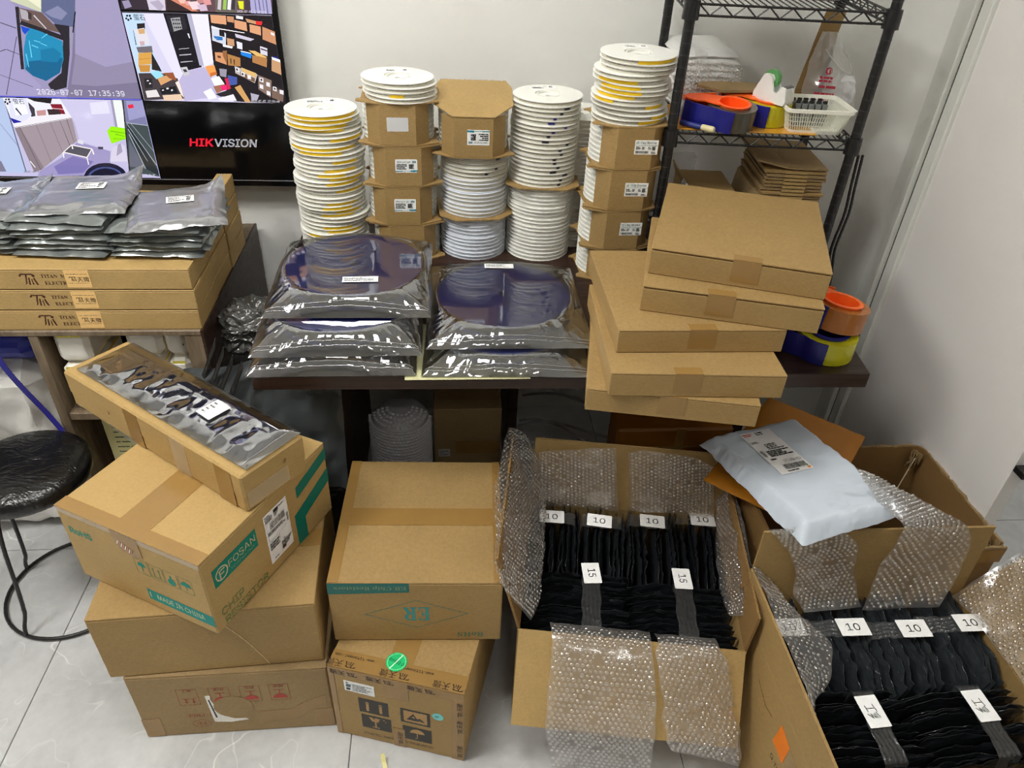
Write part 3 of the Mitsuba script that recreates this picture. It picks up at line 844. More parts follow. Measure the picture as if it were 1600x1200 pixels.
# ---------------------------------------------------------------- long printed boxes on the cabinet
TL, TW, TH = 0.55, 0.155, 0.0525
TCX = -0.8435
LOGO = U([Polygon([(0.000, 0.021), (0.004, 0.0275), (0.030, 0.0275), (0.029, 0.0245), (0.0065, 0.0245), (0.004, 0.0205)]), Polygon([(0.0145, 0.0255), (0.018, 0.0255), (0.013, 0.003), (0.008, 0.0), (0.0105, 0.004)]),
          Polygon([(0.0185, 0.017), (0.0215, 0.018), (0.020, 0.0), (0.0165, 0.0)]), Polygon([(0.0245, 0.013), (0.0265, 0.016), (0.0268, 0.0), (0.0242, 0.0)]), Polygon([(0.0285, 0.016), (0.0315, 0.018), (0.0365, 0.0), (0.0325, 0.0)]), Point(0.0305, 0.0225).buffer(0.0032)])


def titan(label, row, lev, printed_front=False):
    M = mx(TCX + (0, -0.002, 0.001)[row] + (0, 0.001, -0.001)[lev], 1.6125 + 0.158 * row, CT + 0.0002 + TH * lev)
    t = thing('long_box', label, 'cardboard box', 'long kraft boxes on the cabinet')
    part(t, 'tray', xf(bbox(TL, TW, TH - 0.0062, 0.0016, (0, 0, (TH - 0.0062) / 2)), M), 'kraft_pale')
    part(t, 'lid', xf(bbox(TL, TW, 0.0042, 0.0014, (0, 0, TH - 0.0042)), M), 'kraft_pale')
    if printed_front:
        fr = face_frame(M, TL, TW, TH, 'F')
        dx = (-0.0815, -0.084, -0.0885)[lev]
        w = ('TITAN', 'TITAN  MI', 'TITAN  M')[lev]
        items = [(move(LOGO, dx, -0.0145), (70, 38, 26)), (move(text(serif('TITAN  MICRO'), 0.0085, font='math'), dx + 0.046, 0.0030), (70, 38, 26)), (move(text(serif('ELECTRONICS'), 0.0085, font='math'), dx + 0.050, -0.0140), (70, 38, 26))]
        printed(t, 'printed_logo', fr, items)
        lx = (0.0045, 0.0058, 0.0076)[lev]
        lab = rect(0, 0.0525, 0, 0.0428)
        cjk = text('天微', 0.0095, font='cjk')
        li = [(rect(0.004, 0.048, 0.0108, 0.0116), (60, 40, 30)), (rect(0.003, 0.049, 0.0328, 0.0336), (60, 40, 30)), (affinity.translate(affinity.scale(LOGO, 0.42, 0.42, origin=(0, 0)), 0.0085, 0.0155), (60, 40, 30)), (move(cjk, 0.025, 0.016), (60, 40, 30))]
        sticker(t, 'label', fr @ mx(lx, -0.0212, 0.0003), lab, (226, 186, 122), li, t=0.0004)
    return t


for lev in range(3):
    titan(f'{("lowest", "middle", "topmost")[lev]} long kraft box with dark lettering and pale label on the cabinet', 0, lev, True)
for row in (1, 2):
    for lev in range(3):
        titan(f'long plain kraft box end, {ordinal(lev + 1)} from the bottom of the {("middle", "rear")[row - 1]} row on the cabinet', row, lev)

t = thing('long_box', 'short kraft box end above the rear row, under the screen corner', 'cardboard box')
part(t, 'body', span(-0.610, -0.5685, 1.8505, 2.003, CT + 3 * TH + 0.0006, CT + 4 * TH - 0.004, 0.0014), 'kraft_pale')

# ---------------------------------------------------------------- grey antistatic bags
def pillow(w, d, h, mw, md, seed, lip=0.25, wr=0.003, nu=40, nv=36, curl=None, jit=0.003):
    u, v = np.linspace(-1, 1, nu), np.linspace(-1, 1, nv)
    Uu, Vv = np.meshgrid(u, v, indexing='ij')
    X, Y = Uu * w / 2, Vv * d / 2
    tx, ty = np.clip((w / 2 - np.abs(X)) / mw, 0, 1), np.clip((d / 2 - np.abs(Y)) / md, 0, 1)
    g = np.sin(np.pi / 2 * tx) * np.sin(np.pi / 2 * ty)
    g = g ** 0.8
    q = np.stack([X * 1.0, Y, X * 0 + seed * 3.7], -1)
    n1 = meshkit.fbm(q * 28, 3, seed) - 0.5
    rdg = (1 - np.abs(2 * meshkit.fbm(q * np.array([16, 34, 1]), 3, seed + 9) - 1)) - 0.72
    edge = 1 - np.clip(g, 0, 1) ** 2
    zt = lip * h + (h - lip * h) * g + (n1 * 1.2 + rdg * 1.5) * wr * (0.25 + edge)
    zb = lip * h * (1 - g) + n1 * wr * edge * 0.8
    if curl is not None:
        sx, sy, amt, rad = curl
        c = np.clip(1 - np.hypot((Uu - sx) * w / 2, (Vv - sy) * d / 2) / rad, 0, 1) ** 1.5 * amt
        zt, zb = zt + c, zb + c
    b = np.maximum(np.abs(Uu), np.abs(Vv)) > 0.999
    mid = (zt + zb) / 2
    zt, zb = np.where(b, mid + 0.0003, np.maximum(zt, zb + 0.0007)), np.where(b, mid - 0.0003, zb)
    J = (meshkit.fbm(q * 22 + 40, 2, seed + 3) - 0.5) * jit * 2
    X, Y = X * (1 + J / (w / 2)), Y * (1 + J / (d / 2))
    n = nu * nv
    V = np.vstack([np.stack([X, Y, zt], -1).reshape(-1, 3), np.stack([X, Y, zb], -1).reshape(-1, 3)])
    idx = np.arange(n).reshape(nu, nv)
    rg = np.concatenate([idx[:, 0], idx[-1, 1:], idx[-2::-1, -1], idx[0, -2:0:-1]])
    r2 = np.roll(rg, -1)
    F = np.vstack([grid_faces(nu, nv), grid_faces(nu, nv, n, True), np.stack([rg, rg + n, r2 + n], 1), np.stack([rg, r2 + n, r2], 1)])
    return V, F


GREY_BAG = (150, 152, 156)


def antistatic_stack(cx, cy, z0, n, pitch, nm, seed, rzs, top_rz, top_off, curl, shown):
    for k in range(n):
        r = np.random.default_rng(seed * 50 + k)
        top = k == n - 1
        q = n - k
        lab = f'grey antistatic bag, {ordinal(q)} from the top of {nm}' if not top else f'white-labelled grey antistatic bag on top of {nm}'
        t = thing('antistatic_bag', lab, 'bag', None)
        P = pillow(0.205 + r.uniform(-0.006, 0.008), 0.235 + r.uniform(-0.006, 0.006), pitch * 1.75, 0.035, 0.045, seed * 31 + k, lip=0.3, wr=0.009 if top else 0.0065, curl=curl if top else None, jit=0.004)
        rz = top_rz if top else rzs + r.normal(0, 0.05)
        off = top_off if top else (r.normal(0, 0.004), r.normal(0, 0.004))
        M = mx(cx + off[0], cy + off[1], z0 + pitch * k, rz)
        part(t, 'pouch', xf(P, M), 'grey_shield', True, (160, 161, 164) if top else (146, 152, 152))
        if top:
            items = [(scribble(0.004, 0.034, 0.004, 0.024, 4, seed), (60, 60, 60)), (scribble(0.036, 0.045, 0.004, 0.026, 4, seed + 2), (60, 60, 60)), (rect(0.004, 0.046, 0.0255, 0.0275), (110, 110, 110))]
            sticker(t, 'label', M @ mx(0.002, 0.012, pitch * 1.75 + 0.0028) @ mx(-0.025, -0.015, 0, 0.02) @ np.diag([1.22, 1.22, 1.0, 1.0]), rect(0, 0.05, 0, 0.031), (240, 240, 240), items, t=0.0004)


ZT = CT + 3 * TH + 0.0006
antistatic_stack(-0.845, 1.705, ZT, 8, 0.0122, 'the middle bag stack on the long boxes', 11, 0.0, 0.10, (0.02, 0.02), (1, 1, 0.028, 0.07), True)
antistatic_stack(-0.645, 1.700, ZT, 7, 0.0118, 'the right bag stack on the long boxes', 12, 0.02, 0.26, (0.03, -0.015), (1, 1, 0.034, 0.07), True)
antistatic_stack(-1.055, 1.715, ZT, 7, 0.0118, 'the bag stack at the left picture edge', 13, -0.02, 0.08, (0.01, 0.01), (1, 1, 0.02, 0.06), True)


# ---------------------------------------------------------------- big silver bags with blue reels
def shield_bag(w, d, h, dc, r, seed, lip=0.15, zip_=True, nu=110, nv=110, wr=0.006, droop=0.0, p=0.85):
    u, v = np.linspace(-1, 1, nu), np.linspace(-1, 1, nv)
    Uu, Vv = np.meshgrid(u, v, indexing='ij')
    X, Y = Uu * w / 2, Vv * d / 2
    e = np.minimum(w / 2 - np.abs(X), d / 2 - np.abs(Y))
    rad = np.hypot(X - dc[0], Y - dc[1])
    dd = np.maximum(0, rad - r)
    g = np.where(dd > 0, e / (e + dd + 1e-9), 1.0)
    g = np.clip(g, 0, 1)
    ang = np.arctan2(Y - dc[1], X - dc[0])
    q = np.stack([np.cos(ang) * 5.5, np.sin(ang) * 5.5, rad * 6 + seed], -1)
    rg1 = np.abs(2 * meshkit.fbm(q * 1.3, 3, seed) - 1)
    q2 = np.stack([X * 14, Y * 22, 0 * X + seed], -1)
    rg2 = np.abs(2 * meshkit.fbm(q2, 3, seed + 4) - 1)
    k = np.clip(dd / 0.045, 0, 1) * np.clip(e / 0.012, 0, 1)
    wrk = wr * k * (1.5 * (0.22 - rg1) + 0.5 * (0.2 - rg2))
    gp = np.sin(np.pi / 2 * g) ** 0.75
    z0 = lip * h - droop * np.clip((-Y - d * 0.28) / (d * 0.22), 0, 1) ** 2
    zt = z0 * (1 - gp) + h * gp + wrk + 0.0004 * (meshkit.fbm(q2 * 0.6, 2, seed + 8) - 0.5) * 3
    zb = z0 * (1 - gp) + 0.25 * wrk
    b = e < 1e-6
    zt = np.where(b, z0 + 0.0003, np.maximum(zt, zb + 0.0008)); zb = np.where(b, z0 - 0.0003, zb)
    n = nu * nv
    J = (meshkit.fbm(q2 * 0.9 + 30, 2, seed + 2) - 0.5) * 0.012
    X, Y = X * (1 + J), Y * (1 + J)
    T_ = (np.stack([X, Y, zt], -1).reshape(-1, 3), grid_faces(nu, nv))
    V = np.vstack([T_[0], np.stack([X, Y, zb], -1).reshape(-1, 3)])
    F = np.vstack([T_[1], grid_faces(nu, nv, n, True)])
    return V, F, (X, Y, zt)


def big_bag(label, x0, x1, y0, y1, z0, h, dc, seed, rz=0.0, lip=0.15, droop=0.0, lab=None, reel_label_=None):
    cx, cy = (x0 + x1) / 2, (y0 + y1) / 2
    M = mx(cx, cy, z0, rz)
    t = thing('shielding_bag', label, 'bag', None)
    d2 = (dc[0] - cx, dc[1] - cy)
    V, F, (X, Y, zt) = shield_bag(x1 - x0, y1 - y0, h, d2, 0.158, seed, lip, droop=droop)
    part(t, 'pouch', xf((V, F), M), 'shield_film', True)
    for k, off in enumerate((3, 5)):
        pts = np.stack([X[2:-2, off], Y[2:-2, off], zt[2:-2, off] + 0.0012], -1)
        part(t, 'zip_strip', xf(tube(pts, 0.0009, 5), M), 'metal', True, (200, 200, 202))
    if lab:
        lx, ly, w, hh, a = lab
        items = [(scribble(0.004, w - 0.004, 0.004, hh - 0.004, 4, seed), (120, 120, 125))]
        sticker(t, 'label', mx(lx, ly, z0 + h + 0.0018, a) @ mx(-w / 2, -hh / 2, 0), rect(0, w, 0, hh), (236, 238, 240), items, t=0.0004)
    rt = thing('blue_reel', 'dark blue reel inside the ' + label.replace('silver shielding bag', 'silver bag').split(',')[0].replace(' on the table', ''), 'reel', None)
    Mr = mx(dc[0], dc[1], z0 + 0.003)
    th = h - 0.007
    part(rt, 'flanges', xf(lathe([(0.012, 0), (0.155, 0), (0.155, 0.002), (0.05, 0.002), (0.05, th - 0.002), (0.155, th - 0.002), (0.155, th), (0.012, th)], 72), Mr), 'satin', 35, (38, 50, 132))
    part(rt, 'wound_tape', xf(lathe([(0.06, 0.0025), (0.148, 0.0025), (0.148, th - 0.0025), (0.06, th - 0.0025)], 60), Mr), 'matte', 35, (30, 30, 34))
    return t


big_bag('silver shielding bag at the bottom of the left pile on the table', -0.412, -0.062, 1.283, 1.645, 0.7515, 0.042, (-0.237, 1.475), 31, 0.0, 0.1)
big_bag('silver shielding bag in the middle of the left pile on the table', -0.405, -0.050, 1.295, 1.665, 0.795, 0.042, (-0.228, 1.488), 47, 0.01, 0.05)
big_bag('silver shielding bag on top of the left pile, with a tilted white label', -0.388, -0.030, 1.378, 1.745, 0.8385, 0.042, (-0.205, 1.565), 53, 0.0, 0.05, lab=(-0.185, 1.475, 0.078, 0.026, 0.04))
big_bag('silver shielding bag at the bottom of the right pile on the table', -0.045, 0.318, 1.275, 1.655, 0.7515, 0.035, (0.135, 1.475), 61, -0.03, 0.1)
big_bag('silver shielding bag on top of the right pile, white label at its rear', -0.042, 0.325, 1.328, 1.712, 0.788, 0.036, (0.138, 1.525), 67, 0.0, 0.1, lab=(0.135, 1.655, 0.072, 0.024, -0.02))


# ---------------------------------------------------------------- tape dispensers
def tape_roll(R=0.058, w=0.05, n=56):
    return lathe([(0.039, 0), (R, 0.0), (R, w), (0.039, w)], n)


def dispenser(label, M, tape_col, body_col=(250, 112, 40), blade_col=(30, 30, 110), tape_mat='gloss', tape_len=1.0):
    """a hand tape dispenser lying flat: drum with the roll, curved arm and blue guard with the blade"""
    t = thing('tape_dispenser', label, 'tape dispenser')
    w = 0.052
    part(t, 'tape_roll', xf(tape_roll(0.058, 0.048), M @ mx(0, 0, 0.001)), tape_mat, 35, tape_col)
    part(t, 'drum', xf(lathe([(0.033, 0.0005), (0.0386, 0.0005), (0.0386, w), (0.0425, w + 0.0015), (0.0425, w + 0.003), (0.034, w + 0.003), (0.033, w)], 56), M), 'satin', 35, body_col)
    part(t, 'drum_floor', xf(lathe([(0.0001, 0.006), (0.0335, 0.006), (0.0335, 0.009), (0.0001, 0.009)], 40), M), 'satin', 35, body_col)
    arm = Polygon([(-0.012, 0.040), (-0.045, 0.052), (-0.085, 0.054), (-0.105, 0.044), (-0.104, 0.030), (-0.088, 0.016), (-0.066, 0.012), (-0.052, -0.004), (-0.042, -0.012), (-0.036, 0.006)]).buffer(0.003).buffer(-0.002)
    part(t, 'arm', xf(prism(arm, 0.003, w), M), 'satin', 35, body_col)
    spine = LineString([(-0.020, 0.0610), (-0.055, 0.0585), (-0.090, 0.0575), (-0.108, 0.047), (-0.109, 0.034)]).buffer(0.0018)
    part(t, 'spine', xf(prism(spine, w + 0.002, 0.001), M), 'satin', 35, body_col)
    an = np.radians(np.linspace(205, 250, 8))
    P = np.vstack([[(-0.108, 0.030), (-0.098, 0.012), (-0.082, -0.006), (-0.068, -0.018)], np.stack([0.0612 * np.cos(an), 0.0612 * np.sin(an)], 1)])
    guard = LineString(P).buffer(0.0018)
    part(t, 'guard', xf(prism(guard, w - 0.002, 0.001), M), 'satin', 35, blade_col, label='dark blue guard')
    part(t, 'blade', xf(span(-0.113, -0.1105, 0.030, 0.044, 0.004, w - 0.004), M), 'metal', False, (180, 180, 185))
    return t


dispenser('tape dispenser with clear yellow tape, lower of the two on the table end', mx(0.872, 1.372, TT + 0.0005, -0.1) @ np.diag([1.12, 1.12, 1.08, 1.0]), (196, 190, 36), (40, 40, 130), tape_len=1)
dispenser('orange tape dispenser with brown tape, lying on the yellow one at the table end', mx(0.890, 1.398, TT + 0.0612, -0.55, -0.12, 0.07) @ np.diag([1.12, 1.12, 1.08, 1.0]), (172, 104, 44))
# ================================================================ big cartons on the floor
def carton(label, M, L, W, H, material='kraft', seam='x', tapes=True, flap_gap=0.002, tape_w=0.05, edge_tape=False, bevel=0.003):
    """closed carton: body, two top flaps meeting at a seam, tape along the seam"""
    t = thing('carton', label, 'cardboard box')
    th = 0.004
    part(t, 'body', xf(bbox(L, W, H - th, bevel, (0, 0, (H - th) / 2)), M), material)
    if seam == 'x':
        for s in (-1, 1):
            part(t, 'top_flap', xf(span(-L / 2 + 0.0005, L / 2 - 0.0005, *(sorted((s * flap_gap / 2, s * (W / 2 - 0.0005)))), H - th, H, 0.0012), M), material)
    else:
        for s in (-1, 1):
            part(t, 'top_flap', xf(span(*(sorted((s * flap_gap / 2, s * (L / 2 - 0.0005)))), -W / 2 + 0.0005, W / 2 - 0.0005, H - th, H, 0.0012), M), material)
    return t


GREEN = (18, 128, 112)
# ---- lowest left carton (printed upside down)
A_ = (-0.4727, 1.1214, 0.013, 0.4161, 0.34, 0.2255, 0.0)
M = mx(A_[0], A_[1], 0.0005, A_[2])
t = carton('worn kraft carton with red handling marks, bottom of the left stack on the tiles', M, A_[3], A_[4], A_[5], 'kraft_grey')
fr = face_frame(M, A_[3], A_[4], A_[5], 'F')
RED = (142, 62, 42)


def icon_frame(x0, x1, y0, y1, top=0.013):
    return U([ring(rect(x0, x1, y0, y1), 0.0009), rect(x0, x1, y1 - top, y1 - top + 0.0008)])


items = []
for k, (x0, x1) in enumerate(((-0.114, -0.071), (-0.047, -0.004), (0.017, 0.060), (0.079, 0.121))):
    y0, y1 = 0.004, 0.063
    items = [(ring(rect(x0, x1, y0, y1), 0.0009), RED)]
    g = text(('向上', '防潮', '防压', '轻放')[k], 0.008, font='cjk')
    b = g.bounds
    g = move(g, (x0 + x1) / 2 - (b[0] + b[2]) / 2, y1 - 0.0115)
    items.append((flip180(g, ((x0 + x1) / 2, y1 - 0.0065)), RED))
    if k == 0:
        items.append((U([rect(x0 + 0.008, x1 - 0.006, 0.027, 0.0285)] + [rect(c - 0.0015, c + 0.0015, 0.013, 0.028) for c in (x0 + 0.015, x1 - 0.012)] + [Polygon([(c - 0.004, 0.017), (c + 0.004, 0.017), (c, 0.010)]) for c in (x0 + 0.015, x1 - 0.012)]), RED))
    else:
        cx = (x0 + x1) / 2
        bowl = Point(cx, 0.012).buffer(0.0155, 24).intersection(rect(x0, x1, 0.012, 0.06))
        items.append((U([bowl, rect(cx - 0.0012, cx + 0.0012, 0.026, 0.043), rect(cx - 0.011, cx + 0.011, 0.042, 0.0435)]), (170, 66, 56)))
    printed(t, 'printed_symbol', fr, items)
g = text('LEAD-FREE', 0.0115)
printed(t, 'printed_lettering', fr, [(flip180(move(g, -0.118, -0.044), (-0.118 + g.bounds[2] / 2 + 0.005, -0.038)), RED)])
items = []
_ = ((flip180(move(g, -0.118, -0.044), (-0.118 + g.bounds[2] / 2 + 0.005, -0.038)), RED))
ov = affinity.scale(Point(0, 0).buffer(1, 32), 0.020, 0.0145)
items.append((move(ring(ov, 0.001), -0.083, -0.070), RED))
g = text('Pb', 0.012)
items.append((flip180(move(g, -0.083 - g.bounds[2] / 2, -0.076), (-0.083, -0.070)), RED))
printed(t, 'printed_symbol', fr, items)
torn = Polygon([(-0.058, 0.034), (-0.047, 0.035), (-0.049, 0.02), (-0.044, 0.0), (-0.030, -0.045), (-0.01, -0.058), (0.015, -0.060), (0.019, -0.065), (-0.02, -0.071), (-0.055, -0.066)])
sticker(t, 'torn_label', fr, torn, (225, 222, 214), [(Polygon([(-0.054, 0.02), (-0.051, 0.02), (-0.047, -0.03), (-0.045, -0.05), (-0.049, -0.05)]), (60, 60, 66))], label='remains of a torn white label')
peel = Point(-0.005, -0.012).buffer(0.042, 20)
plate(t, 'bare_patch', fr, affinity.scale(peel, 1, 0.95), 'kraft_grey', 0.0005, 0.0006, label='pale torn paper patch')
plate(t, 'tape_strip', fr, Polygon([(0.041, -0.036), (0.118, -0.034), (0.158, -0.004), (0.196, 0.013), (0.196, -0.018), (0.165, -0.036), (0.122, -0.074), (0.048, -0.079)]), 'packing_tape', 0.0004, 0.0004)
plate(t, 'tape_strip', M @ mx(0, 0, A_[5]), rect(-0.208, 0.208, -0.025, 0.025), 'packing_tape', 0.0004, 0.0003)
for s in (-1, 1):
    plate(t, 'corner_tape', fr, rect(s * 0.2075, s * 0.168, -0.11, -0.04), 'packing_tape', 0.0004, 0.0004)
# crushed, frayed corner
r = np.random.default_rng(3)
ms = []
for k in range(16):
    a0, b0 = np.array([r.uniform(0.13, 0.205), -A_[4] / 2 + r.uniform(-0.010, -0.002), A_[5] + r.uniform(-0.006, 0.010)]), None
    w, hh = r.uniform(0.01, 0.03), r.uniform(0.006, 0.014)
    ms.append(xf(bbox(w, hh, 0.0012), mx(*a0, r.uniform(-0.8, 0.8), r.uniform(-1, 1), r.uniform(-0.6, 0.6))))
part(t, 'frayed_edge', join(ms), 'kraft_pale', label='frayed paper at the crushed corner', kind='stuff')

# ---- big plain carton
B_ = (-0.4945, 1.1421, 0.0475, 0.4366, 0.36, 0.190, 0.2265)
M = mx(B_[0], B_[1], B_[6], B_[2])
t = carton('plain kraft carton in the middle of the left stack, beneath the green printed carton', M, B_[3], B_[4], B_[5], 'kraft')
fr = face_frame(M, B_[3], B_[4], B_[5], 'F')
plate(t, 'tape_strip', M @ mx(0, 0, B_[5]), rect(-0.218, 0.218, -0.025, 0.025), 'packing_tape', 0.0004, 0.0003)
part(t, 'loose_thread', xf(tube(smooth_path([(0.02, 0.07, 0.001), (0.055, 0.02, 0.0015), (0.085, -0.04, 0.0012), (0.105, -0.09, 0.001)], 24), 0.0007, 5), fr), 'matte', True, (216, 196, 160), label='pale loose tape thread')

# ---- green printed carton
E_ = (-0.5044, 1.1546, -0.4858, 0.3472, 0.3765, 0.1965, 0.417)
M = mx(E_[0], E_[1], E_[6], E_[2])
t = carton('kraft carton with green lettering, turned askew on top of the left stack', M, E_[3], E_[4], E_[5], 'kraft_pale', 'y')
fr = face_frame(M, E_[3], E_[4], E_[5], 'F')
g = fit_text('RoHS', -0.156, -0.098, 0.033, 0.052, bold=2)
printed(t, 'printed_lettering', fr, [(g, GREEN)])
for k in range(4):
    items = []
    x0, x1, y0, y1 = 0.004 + 0.0352 * k, 0.0365 + 0.0352 * k, 0.0, 0.040
    items.append((ring(rect(x0, x1, y0, y1), 0.0009), (90, 120, 84)))
    cx = (x0 + x1) / 2
    if k == 1:
        items.append((U([rect(x0 + 0.004, x1 - 0.004, 0.006, 0.0075)] + [rect(c - 0.001, c + 0.001, 0.008, 0.030) for c in (cx - 0.007, cx + 0.007)] + [Polygon([(c - 0.003, 0.026), (c + 0.003, 0.026), (c, 0.033)]) for c in (cx - 0.007, cx + 0.007)]), (90, 120, 84)))
    elif k == 2:
        items.append((U([Point(cx, 0.012).buffer(0.009), rect(cx - 0.002, cx + 0.002, 0.018, 0.030), rect(cx - 0.006, cx + 0.006, 0.018, 0.021)]), GREEN))
    elif k == 3:
        items.append((U([Point(cx, 0.018).buffer(0.0125).intersection(rect(x0, x1, 0.018, 0.04)), rect(cx - 0.0008, cx + 0.0008, 0.006, 0.018)]), GREEN))
    else:
        items.append((U([Point(cx, 0.024).buffer(0.009).intersection(rect(x0, x1, 0.02, 0.04)), rect(cx - 0.001, cx + 0.001, 0.008, 0.02)]), GREEN))
    printed(t, 'printed_symbol', fr, items)
items = []
items.append((rect(0.0105, E_[3] / 2 - 0.001, -0.076, -0.045), (24, 130, 122)))
items.append((fit_text('MADE IN CHINA', 0.034, 0.150, -0.067, -0.053), (190, 196, 160)))
items.append((rect(0.016, 0.018, -0.068, -0.053), (190, 196, 160)))
printed(t, 'printed_band', fr, items)
plate(t, 'tape_end', fr, Polygon([(-0.035, 0.0978), (0.030, 0.0978), (0.032, 0.050), (0.012, 0.042), (-0.018, 0.048), (-0.03, 0.06)]), 'packing_tape', 0.0004, 0.0008)
items = [(rot(rect(-0.024 + 0.0048 * k, -0.0215 + 0.0048 * k, 0.058, 0.072), -25, (-0.01, 0.065)), ((236, 226, 214) if k % 2 == 0 else (196, 130, 110))) for k in range(8)]
printed(t, 'striped_sticker', fr, items, lift=0.0018)
frR = face_frame(M, E_[3], E_[4], E_[5], 'R')
items = [(rect(-0.167, -0.047, 0.012, 0.0585), (10, 118, 100))]
items.append((ring(Point(-0.145, 0.0345).buffer(0.0165, 24), 0.0032), (176, 168, 140)))
items.append((U([rect(-0.152, -0.1485, 0.022, 0.044), rect(-0.152, -0.136, 0.0405, 0.044), rect(-0.152, -0.139, 0.0315, 0.035)]), (176, 168, 140)))
items.append((fit_text('FOSAN', -0.126, -0.052, 0.030, 0.0475), (176, 168, 140)))
items.append((fit_text('TECHNOLOGY', -0.123, -0.056, 0.0195, 0.0255), (120, 150, 120)))
printed(t, 'printed_logo', frR, items)
items = []
items.append((fit_text('CHIP', -0.168, -0.106, -0.067, -0.047, bold=1), (58, 108, 62)))
items.append((fit_text('RESISTOR', -0.164, -0.038, -0.094, -0.074, bold=1), (58, 108, 62)))
DG = (6, 110, 96)
for g, c in items:
    printed(t, 'printed_lettering', frR, [(g, c)])
printed(t, 'printed_stripe', frR, [(Polygon([(0.080, 0.026), (0.080, 0.056), (0.187, 0.085), (0.187, 0.055)]), DG)])
printed(t, 'printed_stripe', frR, [(Polygon([(0.064, -0.0975), (0.064, -0.012), (0.187, 0.028), (0.187, -0.009), (0.0965, -0.040), (0.0965, -0.0975)]), DG)])
w, h = 0.071, 0.134
lf = frR @ mx(-0.0225, -0.071, 0.0003)
items = [(bars(0.014, 0.060, 0.088, 0.106, 3, 30), (24, 24, 24)), (scribble(0.003, 0.028, 0.112, 0.130, 4, 3), (40, 40, 40)), (rect(0.030, 0.044, 0.121, 0.130), (28, 24, 24)), (scribble(0.030, 0.044, 0.112, 0.120, 2, 5), (40, 40, 40)), (scribble(0.046, 0.066, 0.125, 0.130, 1, 6), (90, 90, 90)),
         (scribble(0.004, 0.062, 0.076, 0.086, 2, 7), (60, 60, 60)), (rot(bars(-0.012, 0.012, -0.003, 0.003, 8, 10), 90), (30, 30, 30)), (ring(rect(0.004, 0.058, 0.062, 0.110), 0.0004), (90, 90, 90)), (ring(rect(0.010, 0.034, 0.044, 0.060), 0.0005), (80, 80, 80)),
         (scribble(0.004, 0.034, 0.036, 0.056, 3, 9), (60, 60, 60)), (scribble(0.044, 0.050, 0.036, 0.040, 1, 2), (50, 50, 50)), (scribble(0.010, 0.030, 0.008, 0.012, 1, 11), (60, 60, 60)), (rect(0.036, 0.047, 0.012, 0.020), (60, 30, 34)), (scribble(0.036, 0.068, 0.018, 0.034, 4, 4), (36, 36, 36))]
items[6] = (move(items[6][0], 0.0655, 0.082), (30, 30, 30))
sticker(t, 'shipping_label', lf, rect(0, w, 0, h), (236, 234, 236), items, t=0.0004, label='white shipping label with bar codes')
Tp = M @ mx(0, 0, E_[5])
plate(t, 'tape_strip', Tp, rect(-0.036, 0.036, -0.1885, 0.1885), 'packing_tape', 0.0004, 0.0003)
plate(t, 'edge_tape', Tp, rect(-0.1735, 0.1735, -0.1885, -0.160), 'packing_tape', 0.0004, 0.0005)
plate(t, 'edge_tape', fr, rect(-0.1735, 0.1735, 0.086, 0.0985), 'clear_film', 0.0004, 0.0006)

# ---- long carton on top with a wrapped reel bag
F_ = (-0.5561, 1.2714, -0.6694, 0.5726, 0.1522, 0.0915, 0.6142)
M = mx(F_[0], F_[1], F_[6], F_[2])
t = thing('long_carton', 'long taped kraft carton lying askew across the green printed carton', 'cardboard box')
L, W, H = F_[3:6]
part(t, 'body', xf(bbox(L, W, H, 0.004, (0, 0, H / 2)), M), 'kraft_pale')
part(t, 'lid_band', xf(span(-L / 2 - 0.001, L / 2 + 0.001, -W / 2 - 0.0012, W / 2 + 0.0012, H * 0.36, H - 0.0005, 0.004), M), 'kraft_pale')
fr, frR = face_frame(M, L, W, H, 'F'), face_frame(M, L, W, H, 'R')
LD = (110, 70, 40)
for f_, x, y in ((fr, -0.1375, 0.0), (frR, 0.024, 0.017)):
    printed(t, 'printed_mark', f_, [(move(ring(affinity.scale(Point(0, 0).buffer(1, 16), 0.0038, 0.0052), 0.0008), x, y), LD), (rect(x - 0.0008, x + 0.0015, y - 0.002, y + 0.002), LD)], lift=0.0022)
for f_, x in ((fr, -0.05), (fr, 0.10), (fr, 0.235)):
    plate(t, 'tape_strip', f_, rect(x - 0.0235, x + 0.0235, -H / 2 + 0.002, H / 2 - 0.003), 'packing_tape' if x != 0.10 else 'clear_film', 0.0004, 0.0017)
plate(t, 'tape_strip', frR, rect(-0.07, 0.03, -0.036, 0.002), 'clear_film', 0.0004, 0.0017)
part(t, 'hanging_film', xf(sheet_solid(np.stack([np.stack([np.linspace(-0.265, 0.0, 24), np.full(24, -W / 2 + 0.02 - 0.004 * q), 0.002 - q * 0.035 * np.sin(np.linspace(0.1, 3.0, 24)) - 0.004 * q + 0.002 * np.sin(np.linspace(0, 19, 24) + q)], -1) for q in np.linspace(0, 1, 6)], 1), 0.0008), M), 'clear_film', True, label='loose clear tape film hanging under the overhanging end')
t = thing('shielding_bag', 'long silver shielding bag with blue ribbed strips, lying on the long carton', 'bag')
bw, bd = 0.545, 0.135
nu, nv = 150, 50
Uu, Vv = np.meshgrid(np.linspace(0, 1, nu), np.linspace(0, 1, nv), indexing='ij')
X, Y = (Uu - 0.5) * bw, (Vv - 0.5) * bd
e = np.minimum(np.minimum(Uu, 1 - Uu) * bw, np.minimum(Vv, 1 - Vv) * bd)
q = np.stack([X * 16, Y * 9, 0 * X + 4], -1)
rg = np.abs(2 * meshkit.fbm(q, 3, 5) - 1)
q2 = np.stack([X * 40 + Y * 30, Y * 14, 0 * X], -1)
